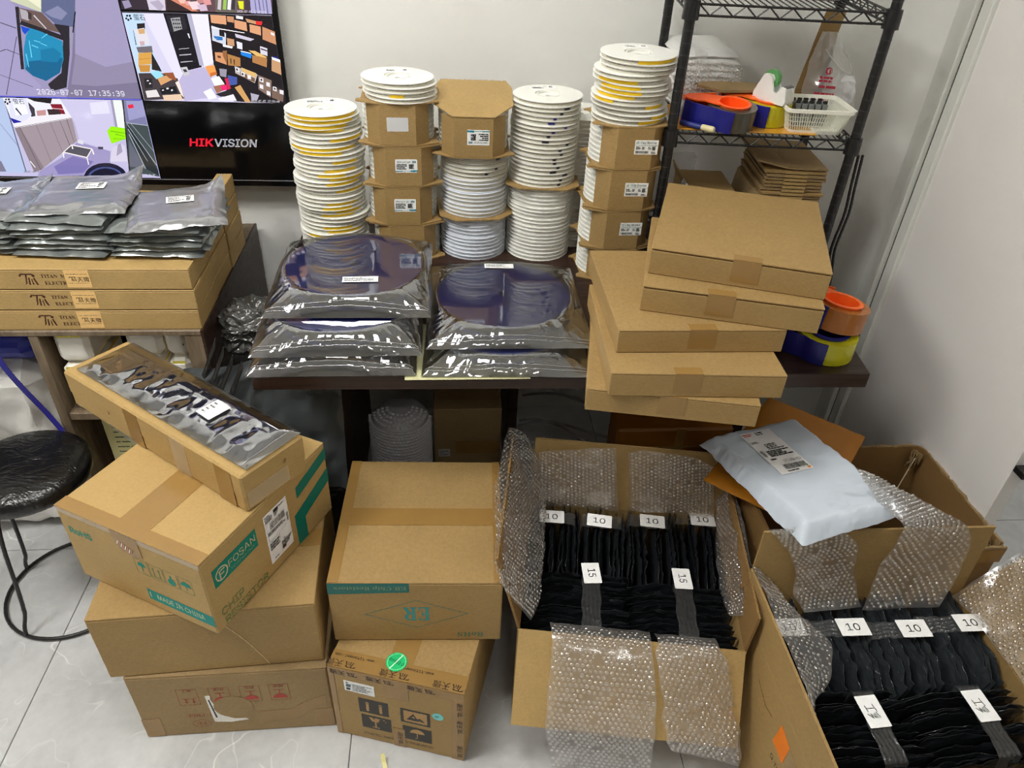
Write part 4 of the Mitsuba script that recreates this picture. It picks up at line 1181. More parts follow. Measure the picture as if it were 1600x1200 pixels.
zz = 0.004 + 0.012 * np.clip(e / 0.03, 0, 1) ** 0.7 + (0.010 * (0.25 - rg) + 0.004 * (meshkit.fbm(q2, 2, 8) - 0.5)) * np.clip(e / 0.01, 0, 1) * np.where(Y > 0.02, 0.25, 0.7)
P = np.stack([X + 0.012, Y + 0.008, H + np.maximum(zz, 0.0055)], -1)
part(t, 'pouch', xf(sheet_solid(P, 0.0006), M), 'shield_film', True)
part(t, 'zip_strip', xf(tube(np.stack([P[-5, 1:-1, 0], P[-5, 1:-1, 1], P[-5, 1:-1, 2] + 0.001], -1), 0.0009, 5), M), 'metal', True, (200, 200, 202))
sticker(t, 'label', M @ mx(0.106, 0.012, H + 0.0195, -0.05, 0.0, 0.02) @ mx(-0.021, -0.026, 0), rect(0, 0.042, 0, 0.052), (238, 238, 238), [(scribble(0.004, 0.020, 0.006, 0.046, 4, 3, 0.4), (120, 120, 120))], t=0.0005)
st = thing('component_strip', 'bundle of dark blue ribbed component strips inside the long silver bag', 'component strips')
ms = [span(-0.25, 0.25, -0.052 + 0.0105 * k, -0.0435 + 0.0105 * k, 0.0005, 0.0042, 0.0004) for k in range(10)]
for k in range(10):
    part(st, 'strip', xf(xf(ms[k], mx(0.012, 0.008, H)), M), 'satin', False, (52, 62, 140))

# ---- lower middle carton
C_ = (-0.0599, 1.0786, -0.2839, 0.2976, 0.38, 0.2575, 0.0)
M = mx(C_[0], C_[1], 0.0005, C_[2])
L, W, H = C_[3:6]
t = carton('taped kraft carton with black handling symbols and a green round sticker, under another carton', M, L, W, H, 'kraft', 'y')
fr = face_frame(M, L, W, H, 'F')
BK = (52, 48, 44)
KP = (166, 130, 84)
items = []


def blk(x0, x1, y0, y1):
    items.append((rect(x0, x1, y0, y1), BK))


blk(-0.0875, -0.020, -0.019, 0.034); blk(0.007, 0.074, -0.0227, 0.030); blk(-0.085, -0.0165, -0.080, -0.028); blk(0.010, 0.076, -0.0895, -0.0365)
for c in (-0.068, -0.038):
    items.append((U([rect(c - 0.0032, c + 0.0032, -0.012, 0.016), Polygon([(c - 0.006, 0.018), (c + 0.006, 0.018), (c, 0.024)])]), KP))
items.append((rect(0.014, 0.067, -0.017, 0.024), KP))
items.append((U([Polygon([(0.020, -0.010), (0.050, -0.010), (0.036, 0.017)]), Polygon([(0.044, -0.004), (0.062, -0.012), (0.058, -0.003), (0.050, 0.004)])]), BK))
items.append((Polygon([(0.031, 0.004), (0.040, -0.001), (0.038, 0.007)]), KP))
cx, cy = -0.053, -0.045
items.append((U([Polygon([(cx - 0.015, cy + 0.010), (cx + 0.011, cy + 0.010), (cx + 0.006, cy - 0.006), (cx - 0.008, cy - 0.006)]), rect(cx - 0.0018, cx + 0.0018, cy - 0.026, cy - 0.005), rect(cx - 0.009, cx + 0.009, cy - 0.029, cy - 0.026), Point(cx + 0.02, cy + 0.008).buffer(0.002), Point(cx + 0.024, cy + 0.002).buffer(0.0015)]), KP))
items.append((Polygon([(cx - 0.006, cy + 0.010), (cx - 0.003, cy + 0.002), (cx - 0.001, cy + 0.010)]), BK))
cx, cy = 0.043, -0.060
items.append((U([Point(cx, cy).buffer(0.0165, 24).intersection(rect(cx - 0.02, cx + 0.02, cy, cy + 0.02)), rect(cx - 0.0009, cx + 0.0009, cy - 0.020, cy + 0.001), rect(cx - 0.005, cx - 0.0005, cy - 0.021, cy - 0.019)]), KP))
items.append((fit_text('STATIC  HANDLING REQUIRED', -0.084, 0.079, -0.1095, -0.099, bold=1), BK))
printed(t, 'printed_lettering', fr, [items[-1]])
for sel in ([0, 4, 5], [1, 6, 7, 8], [2, 9, 10], [3, 11]):
    printed(t, 'printed_symbol', fr, [items[q] for q in sel])
sticker(t, 'label', fr @ mx(0, 0, 0.0004), Polygon([(-0.1155, 0.089), (-0.048, 0.088), (-0.0477, 0.050), (-0.115, 0.0535)]), (228, 230, 230), [(rect(-0.111, -0.100, 0.068, 0.078), (70, 90, 104)), (rect(-0.111, -0.102, 0.057, 0.065), (40, 50, 60)), (scribble(-0.097, -0.052, 0.056, 0.082, 6, 4, 0.5), (110, 110, 112)), (scribble(-0.111, -0.104, 0.081, 0.086, 1, 6), (50, 50, 50))], label='white label with fine print')
sticker(t, 'round_sticker', fr @ mx(0.0915, 0.027, 0.0004), Point(0, 0).buffer(0.0125, 24), (112, 196, 196), [(scribble(-0.006, 0.007, -0.004, 0.004, 2, 2, 0.5), (60, 110, 110))], label='small turquoise round sticker')
Tp = M @ mx(0, 0, H)
CJ = text('天微', 0.017, font='cjk')
TMARK = U([affinity.scale(LOGO, 0.85, 0.62, origin=(0, 0)), move(CJ, 0.036, 0.001)])
plate(t, 'tape_strip', Tp, rect(-0.027, 0.027, -0.19, 0.19), 'packing_tape', 0.0004, 0.0003)
plate(t, 'printed_tape', Tp, rect(-0.1485, 0.1485, -0.1895, -0.148), 'packing_tape', 0.0004, 0.0006)
plate(t, 'printed_tape', fr, rect(-0.1485, 0.1485, 0.104, 0.1285), 'packing_tape', 0.0004, 0.0006)
plate(t, 'printed_tape', fr, rect(-0.026, 0.028, 0.060, 0.128), 'packing_tape', 0.0004, 0.0008)
plate(t, 'printed_tape', fr, rect(0.122, 0.1485, -0.128, 0.104), 'packing_tape', 0.0004, 0.0007)
plate(t, 'printed_tape', fr, rect(-0.013, 0.014, -0.128, -0.055), 'packing_tape', 0.0004, 0.0008)
plate(t, 'printed_tape', fr, rect(-0.1485, -0.136, -0.128, 0.104), 'packing_tape', 0.0004, 0.0007)
TK = (44, 30, 24)
ti = []
for x in (-0.118, 0.0, 0.115):
    ti.append((flip180(move(affinity.scale(TMARK, 0.8, 0.8, origin=(0, 0)), x - 0.03, -0.188), (x, -0.180)), TK))
for x in (-0.085, 0.045):
    ti.append((flip180(move(text('www.titanmec.com', 0.0065, font='mono'), x - 0.03, -0.163), (x, -0.160)), TK))
printed(t, 'tape_print', Tp, ti, lift=0.0014)
ti = [(flip180(move(affinity.scale(TMARK, 0.75, 0.75, origin=(0, 0)), x - 0.028, 0.110), (x, 0.116)), TK) for x in (-0.11, -0.03, 0.06)]
ti += [(affinity.translate(rot(affinity.scale(TMARK, 0.62, 0.62, origin=(0, 0)), 90), 0.146, y), TK) for y in (-0.12, -0.02, 0.045)]
ti += [(affinity.translate(rot(affinity.scale(TMARK, 0.6, 0.6, origin=(0, 0)), 90), 0.009, -0.118), TK)]
printed(t, 'tape_print', fr, ti, lift=0.0016)
sticker(t, 'round_sticker', Tp @ mx(-0.0092, -0.150, 0.0018, -0.25), Point(0, 0).buffer(0.0225, 32), (24, 186, 108), [(ring(Point(0, 0).buffer(0.0195, 32), 0.0008), (180, 240, 200)), (fit_text('RoHS2.0', -0.018, 0.018, -0.004, 0.0045), (10, 70, 50)), (rot(rect(-0.0012, 0.0012, -0.021, 0.021), -12), (200, 240, 215))], label='green round RoHS sticker')
part(t, 'strap_end', sheet_solid(np.stack([smooth_path([(-0.155, 0.868, 0.02), (-0.148, 0.845, 0.003), (-0.130, 0.80, 0.002), (-0.10, 0.755, 0.004)], 20) + [o, o * 0.4, 0.001 * o * 100] for o in (0, 0.009)], 1), 0.0008), 'satin', True, (222, 214, 150), label='pale yellow strapping end on the floor')

# ---- upper middle carton
D_ = (-0.0585, 1.1742, -0.0455, 0.3578, 0.3698, 0.1885, 0.2586)
M = mx(D_[0], D_[1], D_[6], D_[2])
L, W, H = D_[3:6]
t = carton('kraft carton with a teal diamond mark, stacked upside down on the taped carton', M, L, W, H, 'kraft', 'x')
fr, Tp = face_frame(M, L, W, H, 'F'), M @ mx(0, 0, H)
TE = (50, 120, 116)
items = [(Polygon([(-0.1785, 0.0935), (-0.013, 0.0935), (-0.0125, 0.0655), (-0.1785, 0.0595)]), (44, 104, 98))]
g = fit_text(serif('ER Chip Resistors'), -0.165, -0.018, 0.072, 0.086, font='math')
items.append((flip180(g, (-0.0915, 0.079)), (110, 130, 104)))
dia = Polygon([(-0.1095, -0.005), (0.0, 0.0405), (0.1085, -0.003), (0.0, -0.0495)])
items.append((ring(dia, 0.0011), TE))
g = fit_text(serif('ER'), -0.029, 0.029, -0.025, 0.018, font='math')
items.append((flip180(g, (0.0, -0.0035)), (60, 140, 140)))
g = fit_text(serif('RoHS'), 0.086, 0.142, -0.082, -0.066, font='math')
items.append((flip180(g, (0.114, -0.074)), (84, 112, 90)))
printed(t, 'printed_band', fr, items[:2])
printed(t, 'printed_logo', fr, items[2:4])
printed(t, 'printed_lettering', fr, items[4:])
plate(t, 'tape_strip', Tp, rect(-0.178, 0.178, -0.026, 0.026), 'packing_tape', 0.0004, 0.0003)
plate(t, 'edge_tape', Tp, rect(-0.178, -0.155, -0.184, 0.184), 'packing_tape', 0.0004, 0.0005)
plate(t, 'edge_tape', Tp, rect(0.160, 0.178, -0.184, 0.184), 'packing_tape', 0.0004, 0.0005)
# ================================================================ open cartons, bubble wrap, black bags, mailers
def open_carton(label, M, L, W, H, flaps, material='kraft', th=0.005):
    """an open carton: floor, four walls and its flaps; flaps: side -> (length, degrees from straight up, positive = outwards)"""
    t = thing('open_carton', label, 'cardboard box')
    part(t, 'bottom', xf(span(-L / 2, L / 2, -W / 2, W / 2, 0, th), M), material)
    for nm, a in (('front_wall', (-L / 2, L / 2, -W / 2, -W / 2 + th)), ('back_wall', (-L / 2, L / 2, W / 2 - th, W / 2)), ('left_wall', (-L / 2, -L / 2 + th, -W / 2 + th, W / 2 - th)), ('right_wall', (L / 2 - th, L / 2, -W / 2 + th, W / 2 - th))):
        part(t, nm, xf(span(*a, th, H, 0.001), M), material)
    for side, (ln, deg, mt) in flaps.items():
        a = math.radians(deg)
        if side in 'FB':
            s = -1 if side == 'F' else 1
            P = np.array([[(x, s * (W / 2 - 0.0025) + s * math.sin(a) * q, H + 0.001 + math.cos(a) * q) for x in np.linspace(-L / 2 + 0.003, L / 2 - 0.003, 6)] for q in np.linspace(0, ln, 5)])
        else:
            s = -1 if side == 'L' else 1
            P = np.array([[(s * (L / 2 - 0.0025) + s * math.sin(a) * q, y, H + 0.001 + math.cos(a) * q) for y in np.linspace(-W / 2 + 0.003, W / 2 - 0.003, 6)] for q in np.linspace(0, ln, 5)])
        part(t, 'flap', xf(sheet_solid(P, 0.0055), M), mt)
        # the corrugated core along the flap's free edge
        e = P[-1]
        r = np.random.default_rng(int(ln * 1000) + ord(side))
        n = 60
        u = np.linspace(0, 1, n)[:, None]
        line = e[0] * (1 - u) + e[-1] * u
        d = P[-1, 0] - P[-2, 0]; d /= np.linalg.norm(d)
        nn = np.cross(d, (e[-1] - e[0]) / np.linalg.norm(e[-1] - e[0]))
        part(t, 'corrugated_edge', xf(tube(line + nn * (0.0016 * np.where(np.arange(n) % 2 == 0, 1, -1))[:, None] + d * 0.0002, 0.0006, 4), M), 'kraft_pale', kind='stuff')
    return t


def bubble_sheet(label, Lp, Rp, seed, pitch=0.0105, dome=0.0043, amp=0.007, freq=16, group=None, jag=0.006, wall=1.0):
    """bubble wrap laid between two edge lines: a thin film with a dome on it for every bubble"""
    t = thing('bubble_wrap', label, 'bubble wrap', group)
    Lp, Rp = smooth_path(Lp, 60), smooth_path(Rp, 60)
    rng = np.random.default_rng(seed)
    W = np.linalg.norm(Rp - Lp, axis=1).mean()
    H = np.linalg.norm(np.diff((Lp + Rp) / 2, axis=0), axis=1).sum()

    def S(u, v):
        """u across, v along"""
        k = np.clip(v, 0, 1) * 59
        i = np.minimum(k.astype(int), 58); f = (k - i)[..., None]
        a = Lp[i] * (1 - f) + Lp[i + 1] * f
        b = Rp[i] * (1 - f) + Rp[i + 1] * f
        j = (meshkit.noise(np.stack([v * H * 30, 0 * v + seed, 0 * v], -1), seed) - 0.5)[..., None] * jag
        dr_ = (b - a) / (np.linalg.norm(b - a, axis=-1, keepdims=True) + 1e-9)
        p = a * (1 - u[..., None]) + b * u[..., None] + dr_ * j * (2 * u[..., None] - 1)
        return p

    def normal(u, v):
        e = 0.01
        n = np.cross(S(u + e, v) - S(u - e, v), S(u, np.minimum(v + e, 1)) - S(u, np.maximum(v - e, 0)))
        return n / (np.linalg.norm(n, axis=-1, keepdims=True) + 1e-9)

    def surf(u, v):
        p, n = S(u, v), normal(u, v)
        q = p * freq + seed
        h = (1 - np.abs(2 * meshkit.fbm(q, 2, seed) - 1)) - 0.7 + 0.5 * (meshkit.fbm(p * freq * 2.5, 2, seed + 2) - 0.5)
        return p + n * (h * amp)[..., None], n

    nu, nv = max(6, int(W / 0.008)), max(6, int(H / 0.008))
    Uu, Vv = np.meshgrid(np.linspace(0, 1, nu), np.linspace(0, 1, nv), indexing='ij')
    P, _ = surf(Uu, Vv)
    part(t, 'film', sheet_solid(P, 0.0004), 'bubble_film', True)
    rows, cols = int(H / (pitch * 0.866)), int(W / pitch)
    vv, uu = [], []
    for i in range(1, rows):
        for j in range(cols):
            u = (j + 0.5 + 0.5 * (i % 2)) / (cols + 0.5)
            uu.append(u); vv.append(i / rows)
    uu, vv = np.array(uu), np.array(vv)
    keep = rng.uniform(size=len(uu)) > 0.06
    uu, vv = uu[keep], vv[keep]
    C, N = surf(uu, vv)
    if (N.mean(0) * np.array([-0.3, -0.75, 0.6])).sum() < 0:   # the domes face the open side of the sheet
        N = -N
    a = np.cross(N, np.array([0.3, 0.5, 0.81])); a /= np.linalg.norm(a, axis=1, keepdims=True)
    b = np.cross(N, a)
    k = 7
    an = np.arange(k) * 2 * np.pi / k
    rad = dome * rng.uniform(0.85, 1.08, len(uu)); hgt = 0.0034 * rng.uniform(0.5, 1.1, len(uu))
    tilt = rng.normal(0, 0.8, (len(uu), 2))
    rings = []
    for rr_, hh in ((1.0, 0.0), (0.82, 0.62), (0.45, 0.93)):
        rings.append(C[:, None] + (rad * rr_)[:, None, None] * (np.cos(an)[None, :, None] * a[:, None] + np.sin(an)[None, :, None] * b[:, None]) + (N * (hgt * hh)[:, None])[:, None] + (hh * 0.0012) * (tilt[:, :1] * a + tilt[:, 1:] * b)[:, None])
    top = (C + N * hgt[:, None])[:, None]
    V = np.concatenate(rings + [top], 1)
    m = 3 * k + 1
    F = []
    for s in range(2):
        for q in range(k):
            q2 = (q + 1) % k
            F += [[s * k + q, s * k + q2, (s + 1) * k + q2], [s * k + q, (s + 1) * k + q2, (s + 1) * k + q]]
    for q in range(k):
        F.append([2 * k + q, 2 * k + (q + 1) % k, 3 * k])
    F = np.array(F)
    Fa = (F[None] + (np.arange(len(uu)) * m)[:, None, None]).reshape(-1, 3)
    part(t, 'bubbles', (V.reshape(-1, 3), Fa), 'bubble_dome', True, kind='stuff')
    return t


def black_bag(seed, length=0.205, height=0.235, thick=0.0095, spike=1, film=0.028):
    """one filled black bag standing on edge: thick below, a thin crinkled rim of film above"""
    nu, nv = 22, 18
    u, v = np.linspace(-1, 1, nu), np.linspace(0, 1, nv) ** 0.55
    Uu, Vv = np.meshgrid(u, v, indexing='ij')
    r = np.random.default_rng(seed)
    height = height + r.uniform(-0.010, 0.006)
    q = np.stack([Uu * 2.2, Vv * 2.5, 0 * Uu + seed * 1.7], -1)
    n1, n2, n3 = meshkit.fbm(q * 1.6, 3, seed) - 0.5, meshkit.fbm(q * 2.6 + 9, 2, seed + 1) - 0.5, 1 - np.abs(2 * meshkit.fbm(q * np.array([3.2, 5.0, 1]), 3, seed + 5) - 1) - 0.7
    prof = np.clip((1 - Vv) * height / film, 0, 1) ** 0.8 * np.clip((1 - np.abs(Uu)) / 0.22, 0, 1) ** 0.5
    half = thick / 2 * (0.06 + 0.94 * prof) * (1 + 0.5 * n2)
    top_ = np.clip((Vv - 0.80) / 0.20, 0, 1)
    mid = n1 * 0.010 * (0.3 + Vv) * (1.0 - 0.5 * prof) + (n3 * 0.011 + r.normal(0, 0.0035)) * top_ - (0.006 if not spike else 0.0) * top_ ** 2
    zt = height * (1 + 0.10 * n2[:, -1:] * 0.8 + (0.055 * np.clip((Uu[:, -1:] - 0.55) / 0.45, 0, 1) * r.uniform(0.0, 1.3) if spike else 0))
    Z = Vv * zt - 0.022 * np.clip((-Uu - 0.55) / 0.45, 0, 1) * Vv
    X = Uu * length / 2 * (1 + 0.03 * n1)
    top = np.stack([X, mid + half, Z], -1); bot = np.stack([X, mid - half, Z], -1)
    n = nu * nv
    V = np.vstack([top.reshape(-1, 3), bot.reshape(-1, 3)])
    idx = np.arange(n).reshape(nu, nv)
    rg = np.concatenate([idx[:, 0], idx[-1, 1:], idx[-2::-1, -1], idx[0, -2:0:-1]])
    r2 = np.roll(rg, -1)
    F = np.vstack([grid_faces(nu, nv, 0, True), grid_faces(nu, nv, n), np.stack([rg, r2 + n, rg + n], 1), np.stack([rg, r2, r2 + n], 1)])
    return V, F


_BB = {}


def bag_dict(kind, i):
    if (kind, i) not in _BB:
        kw = dict(length=0.205, spike=1) if kind == '10' else dict(length=0.232, spike=0, film=0.032)
        kw = dict(length=0.21, spike=0.6, thick=0.0165, film=0.045) if kind == '10w' else kw
        _BB[kind, i] = shape(black_bag(200 + i + (50 if kind == '15' else 0), **kw), 'black_film', 50, (40, 44, 48) if kind == '10w' else (30, 33, 37))
    return _BB[kind, i]


def slab_digits():
    a = [LineString([(-0.010, 0.006), (-0.0085, -0.006)]), LineString([(-0.0095, 0.0), (0.008, 0.0)]), LineString([(0.0065, 0.008), (0.0095, -0.008)])]
    b = [LineString([(-0.012, -0.011), (-0.004, -0.020), (-0.006, -0.011), (0.002, -0.020), (0.0005, -0.012)]), LineString([(0.003, -0.010), (0.006, -0.021)]), LineString([(0.0065, -0.009), (0.010, -0.020)])]
    return U([l.buffer(0.0008) for l in a + b])


def bundle(label, M, n, kind, pitch, z0, lab_pos, lab_rz, lab_text, seed, group=None, lab_w=0.062, lab_h=0.042, tape=True, odd=False, lean=0.0):
    """n black bags taped together; M: centre of the bundle; bags stand side by side along local y"""
    t = thing('bag_bundle', label, 'bag bundle', group)
    r = np.random.default_rng(seed)
    for k in range(n):
        part_of(t, 'bag', bag_dict(kind, int(r.integers(0, 8))), M @ mx(r.normal(0, 0.003), (k - (n - 1) / 2) * pitch, z0 + r.normal(0, 0.002), 0.0 + r.normal(0, 0.015), lean + r.normal(0, 0.03), 0))
    lx, ly, lz = lab_pos
    Lf = mx(lx, ly, lz, lab_rz)
    if tape:
        tw = n * pitch / 2 + 0.004
        along = np.linspace(-1, 1, 24)
        P = []
        for s in np.linspace(-1, 1, 15):
            line = []
            for a in along:
                dz = -0.06 * max(0, abs(a) - 0.82) / 0.18
                line.append((s * 0.021 + 0.0015 * math.sin(a * 9 + s), a * tw if abs(a) < 0.82 else math.copysign(tw * 0.82 + (abs(a) - 0.82) * 0.03, a), dz + (0.0012 * math.sin(a * 23 + s * 2) + 0.0016 * math.sin(s * 14 + a * 3 + seed) if abs(s) < 2 else 0)))
            P.append(line)
        Mt = M.copy(); Mt[:3, 3] = [0, 0, 0]
        off = np.array([lx, ly, lz - 0.0022])
        # the band runs across the bags through the label
        c = M[:3, 3]
        loc = (np.linalg.inv(M) @ np.array([lx, ly, 0, 1]))[:3]
        Mt = M @ mx(loc[0], 0, 0); Mt[2, 3] = lz - 0.0026
        part(t, 'tape_band', xf(sheet_solid(np.array(P), 0.0003), Mt), 'tape_film', True)
    w, h = (lab_w, lab_h)
    p = rect(-w / 2, w / 2, -h / 2, h / 2).buffer(-0.002).buffer(0.002)
    if odd:
        its = [(move(slab_digits(), -0.001, 0.006), (24, 24, 24))]
    elif kind[:2] == '10':
        its = [(fit_text(lab_text, -0.0155, 0.0145, -0.009, 0.009), (22, 22, 22))]
    else:
        g = fit_text(lab_text, -0.012, 0.012, -0.009, 0.009)
        its = [(move(rot(g, -90), 0.001, 0.0), (22, 22, 22))]
    lk = part(t, 'label', xf(prism(p, 0.0004), Lf), 'satin', color=(246, 246, 246), label='white label')
    for g in sorted(getattr(its[0][0], 'geoms', [its[0][0]]), key=lambda g: g.centroid.x) if not odd else its[0][0].geoms if hasattr(its[0][0], 'geoms') else [its[0][0]]:
        printed(lk, 'digit_stroke' if odd else 'digit', Lf, [(g, (22, 22, 22))], lift=0.0006)
    return t


# ---------------------------------------------------------------- carton with four "10" and two "15" bundles
RZ1 = -0.166
M1 = mx(0.4216, 1.1316, 0.0006, RZ1)
open_carton('open carton of black bag bundles with bubble wrap over its front flap', M1, 0.49, 0.40, 0.30,
            {'F': (0.207, 145, 'kraft_pale'), 'L': (0.222, 14, 'kraft_inner'), 'B': (0.20, 3, 'kraft'), 'R': (0.11, 2, 'kraft_inner')})
POS = [((0.262, 1.298), '10'), ((0.380, 1.279), '10'), ((0.514, 1.272), '10'), ((0.644, 1.272), '10')]
NAMES = ['leftmost black bag bundle labelled 10 in the middle carton', 'second black bag bundle labelled 10 from the left in the middle carton', 'third black bag bundle labelled 10 from the left in the middle carton', 'rightmost black bag bundle labelled 10 in the middle carton']
for k in range(4):
    c = (M1 @ np.array([-0.176 + 0.1175 * k, 0.083, 0, 1]))[:2]
    Mb = mx(c[0], c[1], 0.0, RZ1 + math.pi / 2)
    bundle(NAMES[k], Mb, 10, '10', 0.0115, 0.058, (POS[k][0][0], POS[k][0][1], 0.3085), RZ1 + (0.03, -0.06, -0.03, 0.02)[k], '10', 300 + k)
for k, (px_, py_) in enumerate(((0.333, 1.119), (0.543, 1.093))):
    c = (M1 @ np.array([-0.118 + 0.236 * k, -0.106, 0, 1]))[:2]
    bundle(f'black bag bundle labelled 15, {("left", "right")[k]} of the two in the middle carton', mx(c[0], c[1], 0.0, RZ1), 15, '15', 0.0115, 0.052, (px_, py_, 0.3035), RZ1 + (0.14, 0.06)[k], '15', 320 + k, lab_w=0.042, lab_h=0.060)
bubble_sheet('bubble wrap draped inside the tall left flap of the middle carton', [(0.170, 1.40, 0.515), (0.150, 1.36, 0.545), (0.122, 1.236, 0.557), (0.098, 1.10, 0.560), (0.092, 1.00, 0.530), (0.110, 0.965, 0.46)],
             [(0.262, 1.405, 0.44), (0.255, 1.36, 0.38), (0.243, 1.29, 0.335), (0.236, 1.22, 0.330), (0.222, 1.12, 0.325), (0.172, 0.985, 0.318)], 1, amp=0.018, freq=11)
bubble_sheet('bubble wrap hanging on the left half of the rear flap of the middle carton', [(0.231, 1.345, 0.30), (0.33, 1.330, 0.305), (0.435, 1.312, 0.305)], [(0.224, 1.352, 0.475), (0.315, 1.338, 0.495), (0.405, 1.322, 0.512)], 2, amp=0.006)
bubble_sheet('bubble wrap hanging on the right half of the rear flap of the middle carton', [(0.462, 1.306, 0.315), (0.56, 1.290, 0.318), (0.672, 1.272, 0.315)], [(0.434, 1.313, 0.505), (0.541, 1.297, 0.510), (0.640, 1.280, 0.482)], 3, amp=0.006)
bubble_sheet('bubble wrap strip along the right flap of the middle carton', [(0.690, 1.37, 0.42), (0.668, 1.27, 0.345), (0.648, 1.17, 0.305), (0.632, 1.08, 0.285), (0.622, 0.985, 0.305)], [(0.722, 1.40, 0.43), (0.700, 1.27, 0.415), (0.678, 1.14, 0.418), (0.662, 1.04, 0.40), (0.636, 0.955, 0.345)], 4, amp=0.014, freq=14)
bubble_sheet('wide bubble wrap sheet over the left of the front flap, trailing on the tiles', [(0.222, 0.990, 0.302), (0.219, 0.964, 0.312), (0.2035, 0.838, 0.130), (0.213, 0.829, 0.075), (0.228, 0.806, 0.012), (0.236, 0.77, 0.006)],
             [(0.430, 0.955, 0.302), (0.428, 0.926, 0.312), (0.4305, 0.793, 0.130), (0.432, 0.783, 0.075), (0.441, 0.772, 0.012), (0.446, 0.735, 0.006)], 5, amp=0.006, pitch=0.0112, dome=0.0047)
bubble_sheet('narrower bubble wrap sheet over the right of the front flap, torn at its lower edge', [(0.438, 0.952, 0.302), (0.437, 0.924, 0.312), (0.452, 0.80, 0.145), (0.470, 0.787, 0.118)], [(0.576, 0.930, 0.302), (0.575, 0.901, 0.312), (0.600, 0.826, 0.215), (0.618, 0.764, 0.125), (0.612, 0.757, 0.098)], 6, amp=0.009, pitch=0.0112, dome=0.0047, jag=0.014)

# ---------------------------------------------------------------- second carton at the lower right
M2 = mx(0.907, 0.790, 0.0006, -0.01)
k2 = open_carton('open carton of black bag bundles at the right front corner, its left flap standing up', M2, 0.515, 0.44, 0.33,
                 {'L': (0.10, 2, 'kraft'), 'B': (0.205, 2, 'kraft'), 'R': (0.20, 44, 'kraft_pale')})
fl = M2 @ frame([-0.515 / 2, 0, 0.165], [0, -1, 0], [0, 0, 1])
plate(k2, 'orange_patch', fl, Polygon([(0.05, 0.06), (0.098, 0.062), (0.10, 0.12), (0.055, 0.126)]), 'satin', 0.0005, 0.0004, (226, 120, 24), 'torn orange tape patch')
plate(k2, 'tape_strip', fl, Polygon([(0.10, 0.06), (0.205, 0.055), (0.205, 0.118), (0.10, 0.12)]), 'kraft_grey', 0.0005, 0.0004)
plate(k2, 'white_tab', fl, rect(0.178, 0.19, 0.060, 0.092), 'satin', 0.0005, 0.0010, (238, 238, 238), 'small white sticker')
printed_each(k2, fl, [('printed_lettering', (fit_text('PCS', 0.115, 0.155, 0.020, 0.034), (70, 48, 30))), ('printed_lettering', (fit_text('KGS', 0.12, 0.16, -0.006, 0.008), (70, 48, 30))), ('printed_lettering', (fit_text('Q.TY', 0.06, 0.10, 0.020, 0.034), (70, 48, 30))), ('pen_stroke', (LineString([(-0.06, 0.10), (-0.01, 0.085), (0.02, 0.095)]).buffer(0.0007), (70, 48, 30)))])
for k in range(4):
    px_, py_ = ((0.742, 0.925), (0.866, 0.919), (0.998, 0.909), (1.133, 0.917))[k]
    lab = ('black bag bundle half hidden under the left bubble wrap of the corner carton', 'black bag bundle labelled 10, left of the three clear ones in the corner carton', 'black bag bundle labelled 10, middle of the three clear ones in the corner carton', 'black bag bundle labelled 10 at the right of the corner carton')[k]
    bundle(lab, mx(0.729 + 0.1225 * k - (0.030 if k else 0.0), 0.897, 0.0, math.pi / 2 - 0.01), 5, '10w', 0.0225, 0.090, (px_ if k else 0.725, py_, 0.3385), -0.02, '10', 340 + k, lab_w=0.066, lab_h=0.044, lean=0.17 if k else 0.0)
for k, (px_, py_) in enumerate(((0.818, 0.732), (1.041, 0.732))):
    bundle(f'black bag bundle, sideways label, {("left", "right")[k]} of two at the corner carton front', mx(0.785 + 0.242 * k, 0.705, 0.0, -0.01), 15, '15', 0.0115, 0.082, (px_, py_, 0.3335), 0.05, '15', 360 + k, lab_w=0.044, lab_h=0.066, odd=True)
bubble_sheet('bubble wrap folded over the standing left flap of the corner carton', [(0.650, 1.015, 0.438), (0.650, 0.93, 0.440), (0.650, 0.80, 0.440), (0.652, 0.66, 0.432)], [(0.692, 1.012, 0.405), (0.728, 0.93, 0.392), (0.775, 0.850, 0.378), (0.738, 0.780, 0.368), (0.698, 0.735, 0.362), (0.672, 0.665, 0.362)], 7, amp=0.012, freq=14)
bubble_sheet('bubble wrap hanging from the left of the rear flap of the corner carton', [(0.645, 0.992, 0.570), (0.690, 0.990, 0.52), (0.732, 0.985, 0.45), (0.745, 0.975, 0.38), (0.772, 0.955, 0.345)], [(0.735, 0.992, 0.572), (0.805, 0.990, 0.558), (0.850, 0.988, 0.52), (0.872, 0.985, 0.43), (0.905, 0.962, 0.345)], 8, amp=0.010)
bubble_sheet('crumpled bubble wrap rising over the right of the rear flap of the corner carton', [(0.850, 1.075, 0.655), (0.890, 1.045, 0.600), (0.935, 0.992, 0.560), (0.920, 0.984, 0.46), (0.902, 0.955, 0.345)], [(0.865, 1.075, 0.645), (0.985, 1.035, 0.598), (1.085, 0.992, 0.555), (1.112, 0.984, 0.46), (1.080, 0.955, 0.345)], 9, amp=0.013, freq=14)
bubble_sheet('wide bubble wrap sheet on the sloping right flap of the corner carton', [(1.135, 0.990, 0.338), (1.145, 0.90, 0.345), (1.150, 0.78, 0.345), (1.150, 0.60, 0.345)], [(1.265, 1.005, 0.482), (1.290, 0.92, 0.492), (1.292, 0.78, 0.490), (1.285, 0.60, 0.485)], 10, amp=0.012, freq=12)

# ---------------------------------------------------------------- empty carton against the door
def ring_wall(x0, x1, y0, y1, r, th, z0, z1):
    o = rect(x0 + r, x1 - r, y0 + r, y1 - r).buffer(r, 10)
    return prism(o.difference(o.buffer(-th)), z1 - z0, z0)


